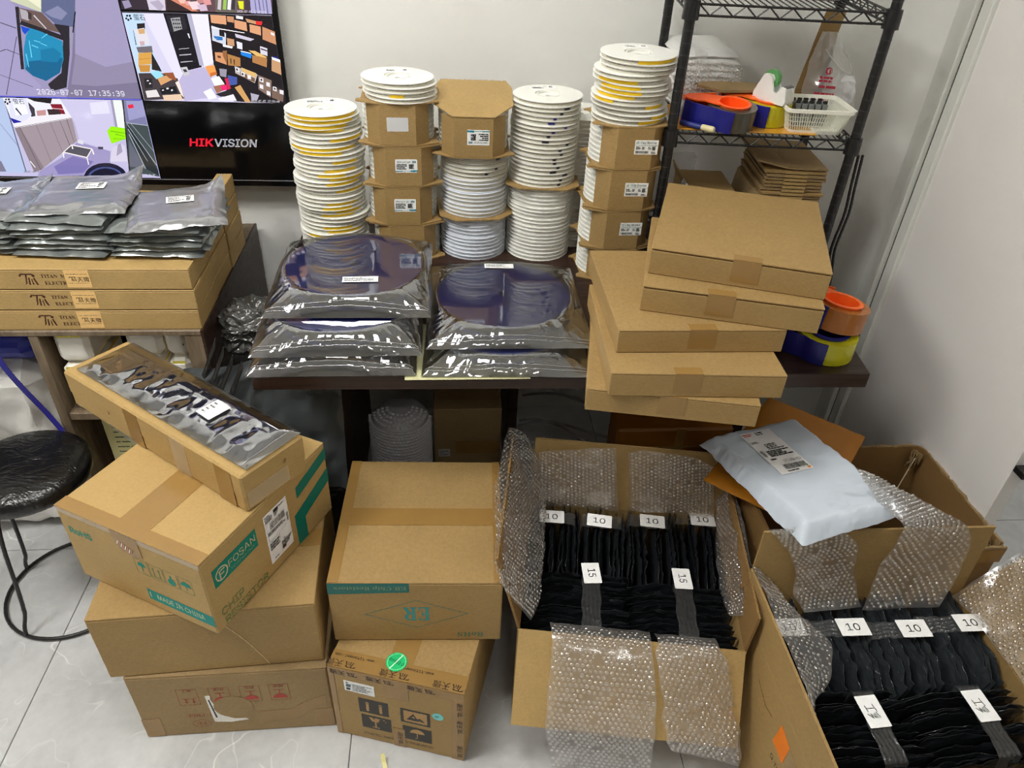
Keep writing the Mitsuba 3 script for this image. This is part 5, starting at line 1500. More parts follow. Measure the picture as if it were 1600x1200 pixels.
t = thing('open_carton', 'large empty brown carton with torn rim standing against the white door', 'cardboard box')
part(t, 'walls', ring_wall(0.715, 1.2385, 1.022, 1.380, 0.022, 0.006, 0.004, 0.45), 'kraft_inner')
part(t, 'bottom', prism(rect(0.735, 1.22, 1.04, 1.36), 0.005, 0.0005), 'kraft_inner')
r = np.random.default_rng(9)
ms = []
for k in range(70):
    a = r.uniform(0, 1)
    side = r.integers(0, 3)
    p = [(0.72 + 0.5 * a, 1.377), (1.2355, 1.03 + 0.34 * a), (1.11 + 0.12 * a, 1.025)][side]
    ms.append(xf(bbox(r.uniform(0.012, 0.03), r.uniform(0.003, 0.006), r.uniform(0.003, 0.007)), mx(p[0], p[1], 0.4505 + r.uniform(-0.002, 0.003), (0.0, math.pi / 2, 0.0)[side] + r.normal(0, 0.08), r.normal(0, 0.2), r.normal(0, 0.06))))
for k in range(9):
    ms.append(xf(bbox(r.uniform(0.015, 0.035), 0.0015, r.uniform(0.008, 0.02)), mx(1.205 + r.normal(0, 0.009), 1.045 + r.normal(0, 0.009), 0.445 + r.uniform(-0.012, 0.01), r.uniform(0, 3), r.normal(0, 0.5), r.normal(0, 0.5))))
    ms.append(xf(bbox(r.uniform(0.012, 0.03), 0.0015, r.uniform(0.02, 0.05)), mx(1.212 + r.normal(0, 0.006), 1.355 + r.normal(0, 0.006), 0.425 + r.uniform(-0.02, 0.012), r.uniform(0, 3), r.normal(0, 0.2), r.normal(0, 0.2))))
part(t, 'torn_rim', join(ms), 'kraft_grey', label='torn paper along the rim', kind='stuff')
part(t, 'paper_string', tube(smooth_path([(1.205, 1.345, 0.435), (1.19, 1.335, 0.38), (1.17, 1.32, 0.33)], 16), 0.0016, 6), 'matte', True, (206, 190, 160))
fr3 = frame([1.13, 1.0217, 0.38], [1, 0, 0], [0, 0, 1])
plate(t, 'tape_strip', fr3, rect(-0.02, 0.105, 0.03, 0.069), 'packing_tape', 0.0004, 0.0005)
printed(t, 'printed_mark', fr3, [(ring(Polygon([(0.015, -0.055), (0.05, -0.045), (0.04, -0.02), (0.012, -0.03)]), 0.005), (92, 56, 30))])


# ---------------------------------------------------------------- mailers
def mailer(label, M, w, d, h, seed, mt, col, lip=0.35, wr=0.006):
    t = thing('mailer_bag', label, 'mailer')
    V, F = pillow(w, d, h, 0.030, 0.032, seed, lip=lip, wr=wr, nu=80, nv=90, jit=0.002)
    part(t, 'pouch', xf((V, F), M), mt, True, col)
    return t


Mm = mx(0.788, 1.172, 0.536, 0.27, -0.10, 0.0)
t = mailer('pale blue-grey poly mailer with a shipping label, lying across the empty carton', Mm, 0.272, 0.372, 0.040, 90, 'satin', (198, 207, 219), lip=0.12, wr=0.009)
lf = Mm @ mx(-0.020, 0.065, 0.0418, -0.02, -0.0) @ mx(-0.042, -0.085, 0)
w, h = 0.084, 0.165
items = [(scribble(0.004, 0.034, 0.148, 0.160, 2, 1), (200, 80, 70)), (scribble(0.038, 0.060, 0.146, 0.160, 2, 31), (30, 30, 30)), (scribble(0.004, 0.03, 0.118, 0.126, 2, 2), (70, 70, 70)), (scribble(0.03, 0.078, 0.088, 0.112, 4, 3), (40, 40, 40)),
         (bars(0.004, 0.012, 0.066, 0.090, 5, 8), (24, 24, 24)), (scribble(0.018, 0.078, 0.062, 0.086, 4, 4, 0.75), (30, 30, 30)), (scribble(0.010, 0.030, 0.050, 0.057, 1, 8), (40, 40, 40)), (fit_text('573 306 919', 0.034, 0.079, 0.036, 0.046), (60, 60, 60)), (bars(0.022, 0.078, 0.012, 0.030, 6, 30), (20, 20, 20)), (rect(0.072, 0.079, 0.003, 0.009), (220, 140, 40)), (scribble(0.02, 0.05, 0.003, 0.009, 1, 9), (60, 60, 60))]
sticker(t, 'shipping_label', lf, rect(0, w, 0, h), (240, 238, 238), items, t=0.0004, label='white shipping label with bar codes')
t = mailer('amber kraft envelope under the pale poly mailer', mx(0.842, 1.315, 0.470, math.radians(49), 0.02, 0.0), 0.43, 0.26, 0.012, 91, 'satin', (176, 112, 26), wr=0.002)
t = thing('parcel', 'amber taped parcel behind the rear flap of the middle carton', 'parcel')
part(t, 'box', span(0.442, 0.755, 1.452, 1.545, 0.0005, 0.458, 0.006), 'satin', color=(140, 88, 24))
part(t, 'tape_fold', span(0.60, 0.625, 1.4508, 1.4525, 0.02, 0.459), 'packing_tape')
part(t, 'tape_fold', span(0.442, 0.75, 1.4505, 1.4522, 0.395, 0.40), 'packing_tape')

# ---------------------------------------------------------------- things under the table
t = thing('bubble_roll', 'grey bubble wrap roll standing under the table behind the teal diamond carton', 'bubble wrap roll')
v, f = lathe([(0.0001, 0.432), (0.04, 0.430), (0.062, 0.420), (0.076, 0.402), (0.082, 0.38), (0.083, 0.2), (0.082, 0.001), (0.0001, 0.001)], 60, closed=False)
part(t, 'roll', (v + [-0.125, 1.60, 0], f), 'satin', 60, (178, 178, 182))
ms = []
dome = trimesh.creation.icosphere(1, 0.0048)
dv, df = np.asarray(dome.vertices), np.asarray(dome.faces)
for i in range(26):
    for j in range(30):
        if i < 4 and j >= (20, 17, 13, 10)[i]:
            continue
        a = math.radians(180 + 6 * j + 3 * (i % 2)) if i >= 4 else math.radians(180 * j / (19, 16, 12, 9)[i] + 180)
        z, rad_ = (0.405 - 0.0105 * (i - 4), 0.0815) if i >= 4 else ((0.414, 0.069), (0.422, 0.058), (0.427, 0.046), (0.430, 0.034))[i]
        ms.append((dv * [1, 1, 0.7] + [-0.125 + rad_ * math.cos(a), 1.60 + rad_ * math.sin(a), z], df))
part(t, 'bubbles', join(ms), 'gloss', True, (200, 200, 204), kind='stuff')
t = thing('carton', 'small brown carton under the table beside the bubble wrap roll', 'cardboard box')
part(t, 'body', span(-0.035, 0.155, 1.62, 1.80, 0.0005, 0.405, 0.003), 'kraft_grey')
frB = frame([-0.035, 1.62, 0.0], [1, 0, 0], [0, 0, 1])
plate(t, 'tape_strip', frB, rect(0.06, 0.19, 0.245, 0.29), 'packing_tape', 0.0004, 0.0005)
sticker(t, 'label', frB, rect(0.012, 0.045, 0.235, 0.262), (190, 190, 186), [(scribble(0.015, 0.042, 0.238, 0.259, 3, 4, 0.4), (110, 110, 110))])
for k, pts in enumerate(([(0.22, 1.75, 0.24), (0.34, 1.68, 0.30), (0.46, 1.63, 0.29), (0.54, 1.62, 0.22)], [(0.23, 1.80, 0.22), (0.33, 1.72, 0.265), (0.42, 1.66, 0.24), (0.50, 1.63, 0.16)], [(0.24, 1.85, 0.28), (0.36, 1.78, 0.33), (0.48, 1.70, 0.335), (0.60, 1.68, 0.30)])):
    solo('cable', f'grey cable sagging under the table, {ordinal(k + 1)} from the front', 'cable', tube(smooth_path(pts, 40), 0.004, 7), 'satin', True, color=(138, 138, 140))
# black plastic film and its ridged edges at the left of the table
nu, nv = 60, 50
Uu, Vv = np.meshgrid(np.linspace(0, 1, nu), np.linspace(0, 1, nv), indexing='ij')
q = np.stack([Uu * 3.2 + Vv, Vv * 2.2, 0 * Uu + 2], -1)
fold = (1 - np.abs(2 * meshkit.fbm(q, 3, 4) - 1)) - 0.7
P = np.stack([-0.635 + 0.385 * Uu, 1.505 - 0.13 * Vv * (0.4 + 0.6 * Uu) - 0.055 * fold, 0.695 - 0.36 * Vv - 0.08 * (1 - Uu) * (1 - Vv) + 0.012 * fold], -1)
solo('black_plastic_sheet', 'large dark grey plastic bag hanging under the left end of the table', 'plastic bag', sheet_solid(P, 0.0008), 'gloss', True, color=(70, 75, 77))
P = np.stack([-0.62 + 0.36 * Uu, 1.46 - 0.05 * Vv - 0.03 * fold, 0.36 - 0.30 * Vv + 0.012 * fold], -1)
solo('black_plastic_sheet', 'black plastic bag on the floor below the hanging grey plastic', 'plastic bag', sheet_solid(P, 0.0008), 'black_film', True, color=(20, 21, 23))
for k in range(4):
    u = np.linspace(0, 1, 50)
    base = np.stack([-0.588 + 0.024 * k + 0.055 * u, 1.50 + 0.0 * u - 0.022 * k, 0.60 + 0.115 * u - 0.006 * k], -1)
    wig = 0.0045 * np.sin(u * 60 + k)
    P = np.stack([base + np.stack([wig * 0.6, -0.012 * s + 0 * u, wig - 0.02 * s], -1) for s in np.linspace(0, 1, 5)], 1)
    solo('folded_bag', f'folded black bag edge with ridges beside the cabinet, {ordinal(k + 1)} from the left', 'plastic bag', sheet_solid(P, 0.0012), 'black_film', True, color=(22, 23, 25))
b = soft_block(-0.485, 1.66, 0.655, 0.14, 0.15, 0.12, 33, 0.022, 45, 0.006, 0.03, False)
solo('crumpled_film', 'crumpled dark grey film stuffed between the cabinet and the silver bags', 'plastic film', b, 'black_film', True, color=(70, 70, 68))
# ================================================================ wire shelf and what it carries
t = SH = thing('wire_shelf', 'black wire shelving unit standing on the table in the wall corner', 'shelf')
POSTS = {'FL': (0.543, 1.742), 'FR': (0.983, 1.702), 'RL': (0.588, 2.085), 'RR': (1.03, 2.045)}


def wire(a, b, r=0.0022, s=6):
    return tube([a, b], r, s)


for nm, (x, y) in POSTS.items():
    part(t, 'post', tube([(x, y, TT + 0.012), (x, y, 2.25)], 0.0118, 14), 'black_metal', 40)
    part(t, 'foot', lathe_at(x, y) if False else xf(lathe([(0.0001, TT + 0.0005), (0.013, TT + 0.0005), (0.013, TT + 0.008), (0.008, TT + 0.013), (0.0001, TT + 0.013)], 16, False), mx(x, y, 0)), 'black_metal', 40)
    g = [tube([(x, y, z), (x, y, z + 0.0012)], 0.0121, 12) for z in np.arange(0.80, 2.2, 0.0254)]
    part(t, 'post_grooves', join(g), 'satin', 40, (60, 60, 62), kind='stuff')
for z in (0.80, 1.135, 1.412, 1.75):
    C = {k: np.array([*v, z]) for k, v in POSTS.items()}
    dk = unique(t + '__shelf_deck')
    rim = []
    for a, b in (('FL', 'FR'), ('FR', 'RR'), ('RR', 'RL'), ('RL', 'FL')):
        for dz in (0.0, -0.0225):
            rim.append(wire(C[a] + [0, 0, dz], C[b] + [0, 0, dz], 0.0027, 7))
    scene[dk] = shape(join(rim), 'black_metal', 40)
    for a, b in (('FL', 'FR'), ('FR', 'RR'), ('RR', 'RL'), ('RL', 'FL')):
        n = 16 if a in ('FL', 'RR') else 12
        u = np.linspace(0.035, 0.965, n + 1)
        p = C[a][None] * (1 - u[:, None]) + C[b][None] * u[:, None] + np.array([0, 0, 1]) * np.where(np.arange(n + 1) % 2 == 0, 0.0, -0.0215)[:, None]
        k = unique(dk + '__zigzag_wire')
        scene[k] = shape(join([tube([p[i], p[i + 1]], 0.0018, 5) for i in range(n)]), 'black_metal', 40)
    for i in range(26):
        u = (i + 0.7) / 26.4
        a, b = C['FL'] * (1 - u) + C['FR'] * u, C['RL'] * (1 - u) + C['RR'] * u
        k = unique(dk + '__deck_wire')
        scene[k] = shape(wire(a + [0, 0, 0.0025], b + [0, 0, 0.0025], 0.0014, 5), 'black_metal', 40)
    for nm, (x, y) in POSTS.items():
        k = unique(dk + '__collar')
        scene[k] = shape(xf(lathe([(0.0122, z - 0.031), (0.0185, z - 0.031), (0.0172, z + 0.008), (0.0122, z + 0.008)], 20), mx(x, y, 0)), 'black_metal', 40)

Z2 = 1.1395
# amber sheet lining the shelf
solo('amber_sheet', 'amber plastic sheet lying on the middle wire shelf under the dispensers', 'plastic sheet', xf(bbox(0.34, 0.22, 0.003, 0.0008, (0, 0, 0.0018)), mx(0.735, 1.845, Z2, -0.09)), 'gloss', color=(196, 140, 46))
dispenser('orange and blue tape dispenser with dark tape, left on the wire shelf', mx(0.690, 1.772, Z2 + 0.0080, 0.10, 0.10), (74, 70, 60), (255, 96, 26), (24, 26, 120))
dispenser('orange and blue tape dispenser with yellow tape, right on the wire shelf', mx(0.797, 1.822, Z2 + 0.0080, 0.05, 0.08), (188, 180, 24), (255, 110, 40), (24, 26, 130))
t = thing('cardboard_piece', 'brown cardboard piece lying on top of the shelf tape dispensers', 'cardboard')
scene[unique(t + '__sheet')] = shape(xf(prism(Polygon([(-0.085, 0.01), (-0.03, -0.03), (0.065, -0.022), (0.075, 0.03), (0.02, 0.045), (-0.07, 0.035)]), 0.006), mx(0.712, 1.855, Z2 + 0.071, 0.0, 0.08, 0.0)), 'kraft_grey')
t = thing('marker_pen', 'blue marker pen with a cream cap lying on the wire shelf', 'pen')
Mp = mx(0.612, 1.735, Z2 + 0.012, -0.75)
part(t, 'barrel', xf(xf(lathe([(0.0001, 0), (0.0062, 0), (0.0065, 0.05), (0.0050, 0.056), (0.0001, 0.056)], 16, False), mx(-0.055, 0, 0, 0, 0, math.pi / 2)), Mp), 'satin', 40, (40, 48, 120))
part(t, 'cap', xf(xf(lathe([(0.0001, 0), (0.0068, 0), (0.0075, 0.004), (0.0075, 0.028), (0.006, 0.032), (0.0001, 0.032)], 16, False), mx(0.001, 0, 0, 0, 0, math.pi / 2)), Mp), 'satin', 40, (216, 206, 160))

# small white dispenser with green tape
t = thing('desk_tape_dispenser', 'small white desk tape dispenser with a green roll on the yellow tape dispenser', 'tape dispenser')
Mw = mx(0.800, 1.800, Z2 + 0.0595, -1.0, 0.0, 0.0) @ np.diag([0.74, 0.74, 0.74, 1.0])
side = Polygon([(-0.062, 0.0), (0.055, 0.0), (0.060, 0.012), (0.052, 0.050), (0.040, 0.052), (0.026, 0.030), (0.010, 0.030), (-0.005, 0.070), (-0.020, 0.082), (-0.034, 0.078), (-0.062, 0.020)]).buffer(0.002)
U3 = np.eye(4); U3[:3, :3] = np.array([[1, 0, 0], [0, 0, -1], [0, 1, 0]])
for s in (0.012, -0.026):
    part(t, 'side_cheek', xf(xf(prism(side, 0.007, 0), U3), Mw @ mx(0, s + 0.007, 0)), 'satin', 40, (238, 240, 238))
body = Polygon([(-0.062, 0.0), (0.055, 0.0), (0.060, 0.012), (0.052, 0.050), (0.040, 0.052), (0.026, 0.028), (0.005, 0.022), (-0.04, 0.026), (-0.062, 0.018)])
part(t, 'body', xf(xf(prism(body, 0.052, 0), U3), Mw @ mx(0, 0.026, 0)), 'satin', 40, (236, 238, 236))
part(t, 'tape_roll', xf(xf(lathe([(0.014, -0.0085), (0.028, -0.0085), (0.028, 0.0085), (0.014, 0.0085)], 40), U3), Mw @ mx(-0.018, 0, 0.066)), 'gloss', 40, (96, 160, 96), label='green tape roll')
part(t, 'roll_core', xf(xf(lathe([(0.003, -0.009), (0.0145, -0.009), (0.0145, 0.009), (0.003, 0.009)], 30), U3), Mw @ mx(-0.018, 0, 0.066)), 'satin', 40, (225, 230, 220))
part(t, 'cutter', xf(span(0.040, 0.054, -0.020, 0.020, 0.050, 0.054), Mw), 'metal', False, (110, 112, 112))
plate(t, 'badge', Mw @ frame([0.0572, 0, 0.028], [0, 1, 0.0], [-0.2, 0, 1]), affinity.scale(Point(0, 0).buffer(0.016, 20), 1, 1.1), 'satin', 0.0006, 0.001, (214, 214, 204), 'grey badge')

# white basket with grey sticks
t = thing('plastic_basket', 'white slotted plastic basket on the right of the wire shelf', 'basket')
Mb = mx(0.900, 1.790, Z2 + 0.0005, -0.09)
bw, bd, bh = 0.160, 0.145, 0.060


def taper(w0, d0, w1, d1, h, r0=0.012, r1=0.016, n=6):
    a = np.asarray(rect(-w0 / 2 + r0, w0 / 2 - r0, -d0 / 2 + r0, d0 / 2 - r0).buffer(r0, n).exterior.coords)[:-1]
    b = np.asarray(rect(-w1 / 2 + r0, w1 / 2 - r0, -d1 / 2 + r0, d1 / 2 - r0).buffer(r0, n).exterior.coords)[:-1]
    return a, b


a, b = taper(bw * 0.78, bd * 0.78, bw, bd, bh)
n = len(a)
rings_ = [np.column_stack([a * (1 - s) + b * s, np.full(n, bh * s)]) for s in (0.0, 0.14, 0.86, 1.0)]
lipo = np.column_stack([b * 1.035, np.full(n, bh)]); lipd = np.column_stack([b * 1.035, np.full(n, bh - 0.008)])
i = np.arange(n); j = (i + 1) % n


def band(r0, r1, th=0.0016):
    P = np.stack([np.vstack([r0, r0[:1]]), np.vstack([r1, r1[:1]])], 1)
    return sheet_solid(P, th)


part(t, 'floor_panel', xf(prism(Polygon(a), 0.002), Mb), 'satin', color=(228, 228, 214))
part(t, 'rim', xf(join([band(rings_[2], rings_[3], 0.002), band(rings_[3], lipo, 0.0016), band(lipo, lipd, 0.0016), band(rings_[0], rings_[1], 0.002)]), Mb), 'satin', 40, (234, 234, 222))
lo = rings_[1]; hi = rings_[2]
per = np.concatenate([[0], np.cumsum(np.linalg.norm(np.diff(np.vstack([lo, lo[:1]]), axis=0), axis=1))])
ms = []
for s in np.arange(0, per[-1], 0.0052):
    k = np.searchsorted(per, s, side='right') - 1
    f = (s - per[k]) / (per[k + 1] - per[k])
    p0 = lo[k] * (1 - f) + lo[(k + 1) % n] * f; p1 = hi[k] * (1 - f) + hi[(k + 1) % n] * f
    ms.append(tube([p0, p1], 0.0013, 5))
for s in (0.25, 0.5, 0.75):
    rg_ = rings_[1] * (1 - s) + rings_[2] * s
    ms.append(tube(rg_, 0.0009, 5, True))
part(t, 'lattice', xf(join(ms), Mb), 'satin', 40, (226, 227, 212), kind='stuff')
r = np.random.default_rng(4)
for k in range(10):
    row, c = divmod(k, 5)
    Ms = Mb @ mx(-0.046 + 0.0165 * c + 0.006 * row, 0.014 - 0.024 * row, 0.0045, r.normal(0, 0.05), -0.20, 0.05)
    tt = thing('grey_stick', f'grey stick with black clip, {ordinal(c + 1)} from left in the basket {("rear", "front")[row]} row', 'stick')
    part(tt, 'body', xf(bbox(0.0125, 0.014, 0.050, 0.0015, (0, 0, 0.028)), Ms), 'satin', False, (112, 116, 114))
    part(tt, 'clip', xf(bbox(0.010, 0.006, 0.008, 0.001, (0, 0.0, 0.0565)), Ms), 'satin', False, (24, 24, 26))

# stack of bubble bags
for k in range(9):
    M = mx(0.672 + r.normal(0, 0.004), 2.015 + 0.004 * k, Z2 + 0.004 + 0.0145 * k, r.normal(0, 0.03), 0.05, -0.02)
    t = thing('bubble_bag', f'clear bubble bag, {ordinal(9 - k)} from the top of the pile on the wire shelf', 'bag', None)
    part(t, 'pouch', xf(pillow(0.165, 0.20, 0.022, 0.03, 0.04, 400 + k, lip=0.4, wr=0.006, nu=44, nv=40), M), 'satin', True, (214, 214, 212))
bubble_sheet('front bubble bag of the clear pile on the wire shelf, its bubbles showing', [(0.60, 1.905, Z2 + 0.125), (0.67, 1.902, Z2 + 0.124), (0.752, 1.90, Z2 + 0.117)], [(0.595, 1.885, Z2 + 0.005), (0.67, 1.882, Z2 + 0.005), (0.745, 1.88, Z2 + 0.005)], 14, pitch=0.0085, dome=0.0036, amp=0.003)
M = mx(0.605, 1.985, Z2 + 0.002, 0.1, 0.0, -1.25)
solo('bubble_bag', 'clear bubble bag leaning on the rear left shelf post beside the pile', 'bag', xf(pillow(0.15, 0.17, 0.012, 0.03, 0.04, 421, lip=0.4, wr=0.006, nu=44, nv=40), M @ mx(0.075, 0, 0)), 'bubble_film', True)

# kraft strip leaning in the corner
t = thing('cardboard_strip', 'long kraft strip leaning against the wall behind the white basket', 'cardboard')
ang = math.atan2(1.34 - 1.145, 1.075 - 1.012)
frs = frame([0.962, 1.995, Z2 + 0.006], [0.185, 0.06, 1.0], [-1.0, 0.0, 0.185])
part(t, 'strip', xf(prism(rect(0.0, 0.232, -0.026, 0.026), 0.005), frs), 'kraft')
# clear bag with red print
t = thing('plastic_bag', 'clear plastic bag with red printing leaning on the kraft strip', 'bag')
nu, nv = 40, 50
Uu, Vv = np.meshgrid(np.linspace(0, 1, nu), np.linspace(0, 1, nv), indexing='ij')
wv = np.interp(Vv, [0, 0.25, 0.6, 1.0], [0.150, 0.145, 0.115, 0.040])
cx = np.interp(Vv, [0, 0.5, 1.0], [1.028, 1.014, 0.990])
q = np.stack([Uu * 3, Vv * 3, 0 * Uu + 7], -1)
fo = meshkit.fbm(q * 1.4, 3, 6) - 0.5
for s, nm in ((0, 'rear_film'), (1, 'front_film')):
    bul = np.sin(np.pi * Uu) * np.interp(Vv, [0, 0.3, 0.8, 1], [0.030, 0.038, 0.02, 0.004]) * (1 if s else -0.2)
    P = np.stack([cx + (Uu - 0.5) * wv, 1.965 + 0.02 * Vv - bul - 0.018 * fo * (1 if s else 0.5), Z2 + 0.006 + 0.180 * Vv + 0.004 * fo], -1)
    part(t, nm, sheet_solid(P, 0.0004), 'clear_film', True)
    Pf = P
ZL = [(0.1, 0.50), (0.5, 0.66), (0.9, 0.52)]
part(t, 'zip_line', tube(smooth_path([(0.975, 1.955, Z2 + 0.150), (1.00, 1.942, Z2 + 0.125), (1.03, 1.940, Z2 + 0.103), (1.062, 1.955, Z2 + 0.095)], 24), 0.0015, 6), 'satin', True, (236, 236, 236))
part(t, 'zip_line', tube(smooth_path([(0.988, 1.985, Z2 + 0.155), (1.03, 1.975, Z2 + 0.147), (1.058, 1.970, Z2 + 0.118), (1.064, 1.960, Z2 + 0.096)], 24), 0.0015, 6), 'satin', True, (236, 236, 236))
fp = frame([0.955, 1.905, Z2 + 0.02], [1, 0.0, -0.06], [0.1, 0.1, 1])
RD = (176, 50, 70)
printed(t, 'red_printing', fp, [(U([Point(0.020, 0.088).buffer(0.009).difference(Point(0.022, 0.088).buffer(0.006)), rect(0.021, 0.025, 0.082, 0.092)]), RD), (scribble(0.0, 0.060, 0.060, 0.076, 2, 3, 0.7), RD), (scribble(0.004, 0.05, 0.045, 0.056, 1, 4, 0.6), RD), (scribble(-0.005, 0.055, 0.030, 0.038, 1, 5, 0.6), RD), (scribble(0.0, 0.05, 0.008, 0.024, 2, 6, 0.4), RD)])
part(t, 'white_contents', soft_block(1.052, 1.955, Z2 + 0.050, 0.065, 0.03, 0.075, 51, 0.012, 30, 0.008, 0.012), 'satin', True, (234, 234, 236), label='white padding inside')

# things on the top shelf, seen from below
Z3 = 1.412 + 0.0045
for k, (x, y, w, d, h) in enumerate(((0.68, 1.90, 0.17, 0.24, 0.05), (0.86, 1.90, 0.15, 0.24, 0.06))):
    solo('clear_bag', f'clear plastic bag lying on the top wire shelf, {("left", "right")[k]} one', 'bag', xf(pillow(w, d, h, 0.04, 0.05, 430 + k, lip=0.3, wr=0.006), mx(x, y, Z3, 0.05)), 'satin', True, color=(210, 212, 214))

# lower shelf: bundle of folded cartons, brown box, silver film
ZL_ = 0.8045
r = np.random.default_rng(12)
bt = thing('carton_bundle', 'bundle of flat folded cartons taped together on the lower wire shelf', 'cardboard boxes')
Mb = mx(0.905, 1.880, ZL_, -0.11)
for k in range(25):
    part(bt, 'folded_carton', xf(bbox(0.155 + r.uniform(-0.008, 0.006), 0.23 + r.uniform(-0.008, 0.008), 0.0072, 0.0008, (r.normal(0, 0.0025), r.normal(0, 0.003), 0.0042 + 0.0094 * k)), Mb), 'kraft_grey' if k % 3 else 'kraft')
    part(bt, 'printed_edge', xf(span(-0.028, 0.030, -0.1205, -0.119, 0.0012 + 0.0094 * k, 0.0072 + 0.0094 * k), Mb), 'kraft_pale')
part(bt, 'top_sheet', xf(sheet_solid(np.array([[(x, y, 0.0094 * 25 + 0.004 + 0.020 * max(0, -x - 0.02) / 0.1) for y in np.linspace(-0.117, 0.117, 4)] for x in np.linspace(-0.105, 0.078, 8)]), 0.004), Mb), 'kraft_grey')
solo('flat_carton', 'leaning flat cartons between the brown box and the folded bundle on the lower shelf', 'cardboard', xf(bbox(0.02, 0.19, 0.17, 0.001, (0, 0, 0.088)), mx(0.798, 1.88, ZL_, -0.1, 0, 0.14)), 'kraft_grey')
t = thing('carton', 'small brown box on the lower wire shelf behind the topmost flat kraft box', 'cardboard box')
Mk = mx(0.70, 1.88, ZL_, -0.08)
part(t, 'body', xf(bbox(0.13, 0.16, 0.165, 0.002, (0, 0, 0.083)), Mk), 'kraft')
part(t, 'flap', xf(sheet_solid(np.array([[(-0.066 - 0.012 * q, y, 0.165 + 0.03 * q) for y in np.linspace(-0.07, 0.07, 3)] for q in np.linspace(0, 1, 3)]), 0.003), Mk), 'kraft')
P = np.array([[(x + 0.012 * y, 1.795 - 0.01 * math.sin(9 * x), 0.0) for y in (0, 1)] for x in (0, 1)])
uu = np.linspace(0, 1, 26)
P = np.stack([np.stack([0.563 + 0.055 * uu + 0.018 * s, 1.80 + 0.006 * np.sin(uu * 17 + s * 3), 0.905 + 0.098 * uu - 0.03 * s + 0.006 * np.sin(uu * 23 + s * 5)], -1) for s in np.linspace(0, 1, 8)], 1)
solo('foil_scrap', 'crumpled shiny foil scrap behind the topmost flat kraft box', 'foil', sheet_solid(P + (meshkit.fbm(P * 130, 2, 3)[..., None] - 0.5) * 0.016, 0.0006), 'metal', True, color=(225, 225, 228))
solo('bubble_pad', 'dim bubble wrap pad standing on the lower wire shelf against the wall', 'bubble wrap', soft_block(0.655, 2.06, ZL_ + 0.09, 0.15, 0.03, 0.18, 61, 0.012, 30, 0.010, 0.012), 'bubble_film', True)
for k, dx in enumerate((0.0, 0.011)):
    solo('cable', f'black cable hanging beside the right shelf post, {("left", "right")[k]} one', 'cable', tube(smooth_path([(1.006 + dx, 1.705, 1.10), (1.012 + dx, 1.705, 1.02), (1.018 + dx, 1.705, 0.95), (1.012 + dx, 1.705, 0.86), (1.028 + dx, 1.705, 0.76), (1.040 + dx, 1.70, 0.6)], 40), 0.0035, 7), 'satin', True, color=(26, 26, 28))
